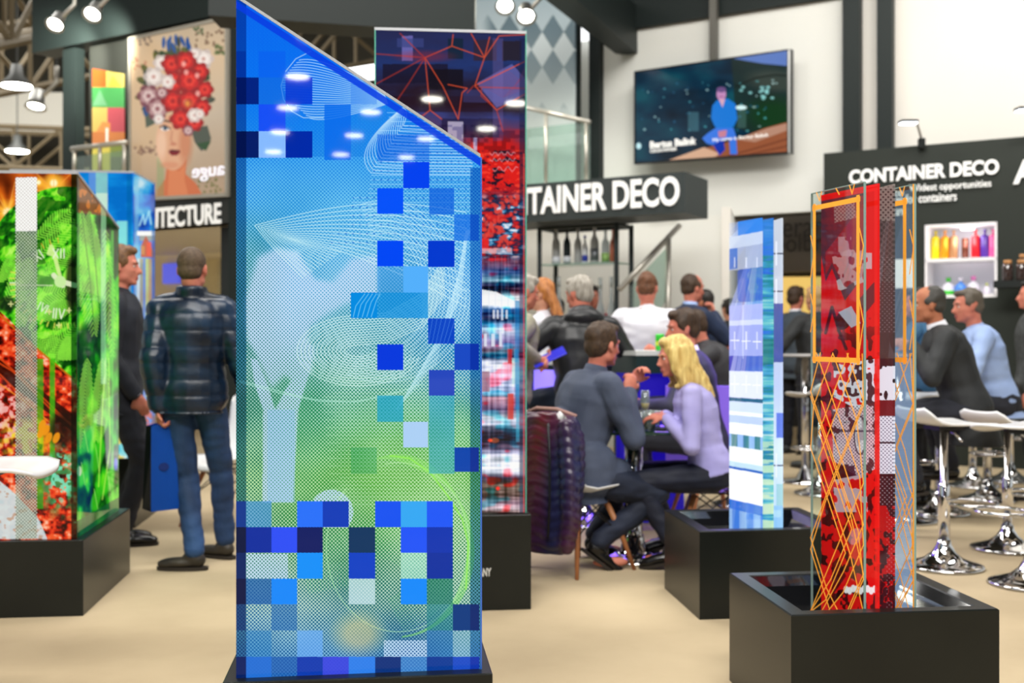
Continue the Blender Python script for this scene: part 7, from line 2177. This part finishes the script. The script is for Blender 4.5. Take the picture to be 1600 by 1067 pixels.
# grey haired man in black hooded jacket on a stool
B0 = ((913-800)/F*7.45, 7.45, 0)
person('person', 'grey haired man in a black hooded rain jacket seen from behind at the counter', B0, 12, 1.84, seat=.74, lean=R(10), head=(30, -10), topkind='jacket', top=BLACKJ, bottom=pm('dark_jeans', (26, 40, 60), .7), shoe=SHOEB, skin=SKIN3, hair='short', hairmat=HAIR_GREY, hood=True, hem=-.16, vox=.011, build=1.16,
    armL=((-.30, .34, 1.10), (-1, -.5, -.6)), armR=((.22, .40, 1.12), (1, -.5, -.6)),
    legs=[((-.40, .30, .36), (-.8, 1, .9), (-.3, 1, 0)), ((.12, .38, .36), (0, 1, 1), (0, 1, 0))])
t = make_stool(((913-800)/F*7.45, 7.45, 0), 0, .74, 'bar stool under the man in the black hooded jacket, mostly hidden')

# man in the white shirt
B0 = ((1011-800)/F*8.55, 8.55, 0)
person('person', 'man in a white shirt seen from behind, standing at the bar counter', B0, -4, 1.80, head=(-6, -10), topkind='shirt', top=SHIRTW, bottom=DARKTR, shoe=SHOEB, skin=SKIN3, hair='short', hairmat=pm('reddish_brown_hair', (112, 72, 46), .6, var=(84, 52, 32), scale=60), hem=-.07, vox=.011, build=1.18, wr=.009,
    armL=((-.22, .36, 1.08), (-1, -.4, -.4)), armR=((.24, .34, 1.08), (1, -.4, -.4)), group=None)

# balding man in navy with hand on his chin
B0 = ((1070-800)/F*9.5, 9.5, 0)
person('person', 'balding man in a navy jacket with his hand on his chin, facing right', B0, -62, 1.85, lean=R(6), head=(0, -6), topkind='jacket', top=NAVYJ, bottom=DARKTR, shoe=SHOEB, skin=SKIN3, hair='receding', hairmat=HAIR_BROWN, vox=.012, collar=BSHIRT,
    armR=((.06, .26, 1.44), (1, .3, -1.5)), armL=((.16, .26, 1.16), (-1, 0, -1)), hands={1: ((-.2, -.1, 1), (-.5, -1, 0), 1.1)})
B0 = ((1100-800)/F*10.1, 10.1, 0)
person('person', 'dark haired person half hidden behind the balding man in navy', B0, 60, 1.73, topkind='jacket', top=NAVYJ, bottom=DARKTR, shoe=SHOEB, skin=SKIN2, hair='short', hairmat=HAIR_DARK, vox=.013)

# woman with long ginger hair
B0 = ((848-800)/F*8.5, 8.5, 0)
def ginger(bm, T, hk, Wp, RR):
    for x in (-.05, -.02, .02, .05):
        add_limb(bm, [T(x, -.06, .03), T(x*1.1, -.085, -.08), T(x, -.11, -.20), T(x*.7, -.10, -.36), T(x*.5, -.10, -.5)], [.038, .036, .030, .024, .012], 8)
person('person', 'woman with long ginger hair and white top left of the bottle rack', B0, 66, 1.74, fem=True, head=(10, -12), topkind='shirt', top=SHIRTW, bottom=DARKTR, shoe=SHOEB, skin=SKIN, hair='long', hairmat=HAIR_GINGER, extra=ginger, vox=.011, armL=((-.1, .36, 1.08), (-1, -.5, -1)), armR=((.16, .34, 1.08), (1, -.5, -1)))

# grey haired man in beige jacket holding a tablet
B0 = ((797-800)/F*7.3, 7.3, 0)
hh_ = LW(B0, -70, P(838, 562, 7.1))
mg, JG = person('person', 'grey haired man in a beige jacket holding a tablet, beside the red tower', B0, -70, 1.72, lean=R(8), head=(0, -14), topkind='jacket', top=BEIGEJ, bottom=DARKTR, shoe=SHOEB, skin=SKIN3, hair='thick', hairmat=HAIR_GREY, vox=.011,
    armR=((hh_.x, hh_.y, hh_.z), (1, -.6, -1)), armL=((hh_.x+.0, hh_.y+.02, hh_.z-.02), (-1, -.6, -1)), hands={1: ((-.2, 1, .1), (-.2, 0, 1), .7)})
bm = NB(); pc = P(858, 558, 7.1); add_box(bm, (0, 0, 0), (.22, .14, .008), Matrix.Translation(pc) @ Matrix.Rotation(R(-25), 4, 'Y') @ Matrix.Rotation(R(20), 4, 'X'), bevel=.003)
tag(finish('tablet', bm, pm('tablet_blue', (40, 40, 150), .2, emit=(60, 60, 220), es=.5)), 'tablet with blue screen in the hand of the man in the beige jacket', 'tablet')

# face seen behind the lower bottles
B0 = ((927-800)/F*12.2, 12.2, 0)
person('person', 'dark haired person facing the camera behind the lower bottles of the rack', B0, 168, 1.86, fem=True, topkind='sweater', top=pm('dark_red_top', (150, 30, 50), .7), bottom=DARKTR, shoe=SHOEB, skin=SKIN3, hair='thick', hairmat=HAIR_DARK, vox=.012)
B0 = ((870-800)/F*12.2, 12.2, 0)
person('person', 'dark haired person hidden behind the ginger haired woman and the left rack post', B0, 30, 1.72, topkind='jacket', top=DSUIT, bottom=DARKTR, shoe=SHOEB, skin=SKIN2, hair='thick', hairmat=HAIR_DARK, vox=.013, facial=False)

# bent dark back behind the dark haired man
B0 = ((1156-800)/F*8.3, 8.3, 0)
person('person', 'person in a dark grey jacket bending forward between the counter and the blue plates', B0, 84, 1.80, seat=.62, lean=R(30), head=(0, -20), topkind='jacket', top=pm('dark_grey_jacket', (46, 46, 50), .7, var=(56, 56, 60), scale=4), bottom=DARKTR, shoe=SHOEB, skin=SKIN3, hair='short', hairmat=HAIR_BROWN, vox=.012, build=1.1,
    armL=((-.2, .62, 1.12), (-1, -.2, -1)), armR=((.2, .62, 1.12), (1, -.2, -1)))
make_stool(((1156-800)/F*8.3, 8.3, 0), R(84), .62, 'bar stool under the person bending forward, mostly hidden')

# passage at right of the blue plates
B0 = ((1243-800)/F*11.9, 11.9, 0)
person('person', 'man in a slate suit with white collar right of the blue plates', B0, -52, 1.84, head=(0, -4), topkind='jacket', top=GRSUIT, bottom=DARKTR, shoe=pm('grey_sneaker', (60, 64, 66), .6), skin=SKIN3, hair='thick', hairmat=HAIR_BROWN, vox=.012, collar=SHIRTW)
B0 = ((1274-800)/F*10.6, 10.6, 0)
person('person', 'person in black clothes standing left of the red plates, seen from behind', B0, 24, 1.78, topkind='jacket', top=DSUIT, bottom=DARKTR, shoe=pm('grey_sneaker', (60, 64, 66), .6), skin=SKIN, hair='thick', hairmat=pm('sandy_hair', (180, 140, 96), .6), vox=.012, build=1.12,
    armL=((-.32, .2, 1.0), (-1, -.6, -.3)))
B0 = ((1140-800)/F*11.6, 11.6, 0)
person('person', 'person in black half hidden at the left edge of the blue plates', B0, 10, 1.70, topkind='jacket', top=DSUIT, bottom=DARKTR, shoe=SHOEB, skin=SKIN, hair='short', hairmat=HAIR_DARK, vox=.013, facial=False)

# men at the bar table on the right
B0 = ((1512-800)/F*7.05, 7.05, 0); fc = 78
hL = LW(B0, fc, P(1424, 540, 6.95)); hR = LW(B0, fc, P(1452, 556, 7.2))
person('person', 'man in a dark suit with grey temples leaning on the bar table, facing left', B0, fc, 1.80, seat=.70, lean=R(20), head=(4, -6), topkind='jacket', top=DSUIT, bottom=DARKTR, shoe=SHOEB, skin=SKIN2, hair='receding', hairmat=pm('dark_grey_hair', (58, 56, 52), .6), hem=-.24, vox=.0095, collar=SHIRTW, cuff=SHIRTW, build=1.08,
    armL=((hL.x, hL.y, hL.z), (-.8, -.6, -1)), armR=((hR.x, hR.y, hR.z), (.8, -.6, -1)), hands={-1: ((0, 1, .35), (.6, 0, -.6), .8)},
    legs=[((-.13, .33, .34), (-.1, 1, .9), (0, 1, -.1)), ((.13, .38, .34), (.1, 1, .9), (0, 1, -.1))])
B0 = ((1558-800)/F*7.8, 7.8, 0)
person('person', 'man in a light blue shirt sitting behind the man in the dark suit', B0, 80, 1.80, seat=.70, lean=R(16), head=(8, -8), topkind='shirt', top=BSHIRT, bottom=DARKTR, shoe=SHOEB, skin=SKIN3, hair='short', hairmat=pm('grey_brown_hair', (86, 78, 68), .6), hem=-.12, vox=.011, build=1.12,
    armL=((-.18, .40, 1.12), (-1, -.3, -1)), armR=((.18, .4, 1.12), (1, -.3, -1)), legs=[((-.13, .33, .34), (0, 1, .9), (0, 1, 0)), ((.13, .35, .34), (0, 1, .9), (0, 1, 0))])
B0 = ((1436-800)/F*8.3, 8.3, 0)
person('person', 'dark haired person in teal denim right beside the orange framed plates', B0, 60, 1.66, topkind='shirt', top=DENIM, bottom=DARKTR, shoe=SHOEB, skin=SKIN3, hair='thick', hairmat=HAIR_DARK, vox=.011, hem=-.12, armL=((-.2, .34, 1.1), (-1, -.3, -1)), armR=((.2, .34, 1.1), (1, -.3, -1)))
B0 = ((1615-800)/F*8.6, 8.6, 0)
person('person', 'person in a dark jacket cut by the right edge of the picture', B0, 70, 1.74, topkind='jacket', top=pm('dark_patterned_jacket', (44, 46, 46), .7, var=(70, 72, 72), scale=30), bottom=DARKTR, shoe=SHOEB, skin=SKIN3, hair='short', hairmat=HAIR_DARK, vox=.013, facial=False)
# person behind the plates, pale hair
B0 = ((1318-800)/F*8.6, 8.6, 0)
person('person', 'person with sandy hair and white top visible through the clear orange framed plate', B0, -60, 1.68, fem=True, topkind='sweater', top=pm('pale_top', (190, 180, 170), .7), bottom=DARKTR, shoe=SHOEB, skin=SKIN, hair='long', hairmat=MATS['sandy_hair'], vox=.012, armR=((.2, .34, 1.12), (1, -.3, -1)), armL=((-.2, .34, 1.12), (-1, -.3, -1)))
# black shoe and bag lying by the chair left
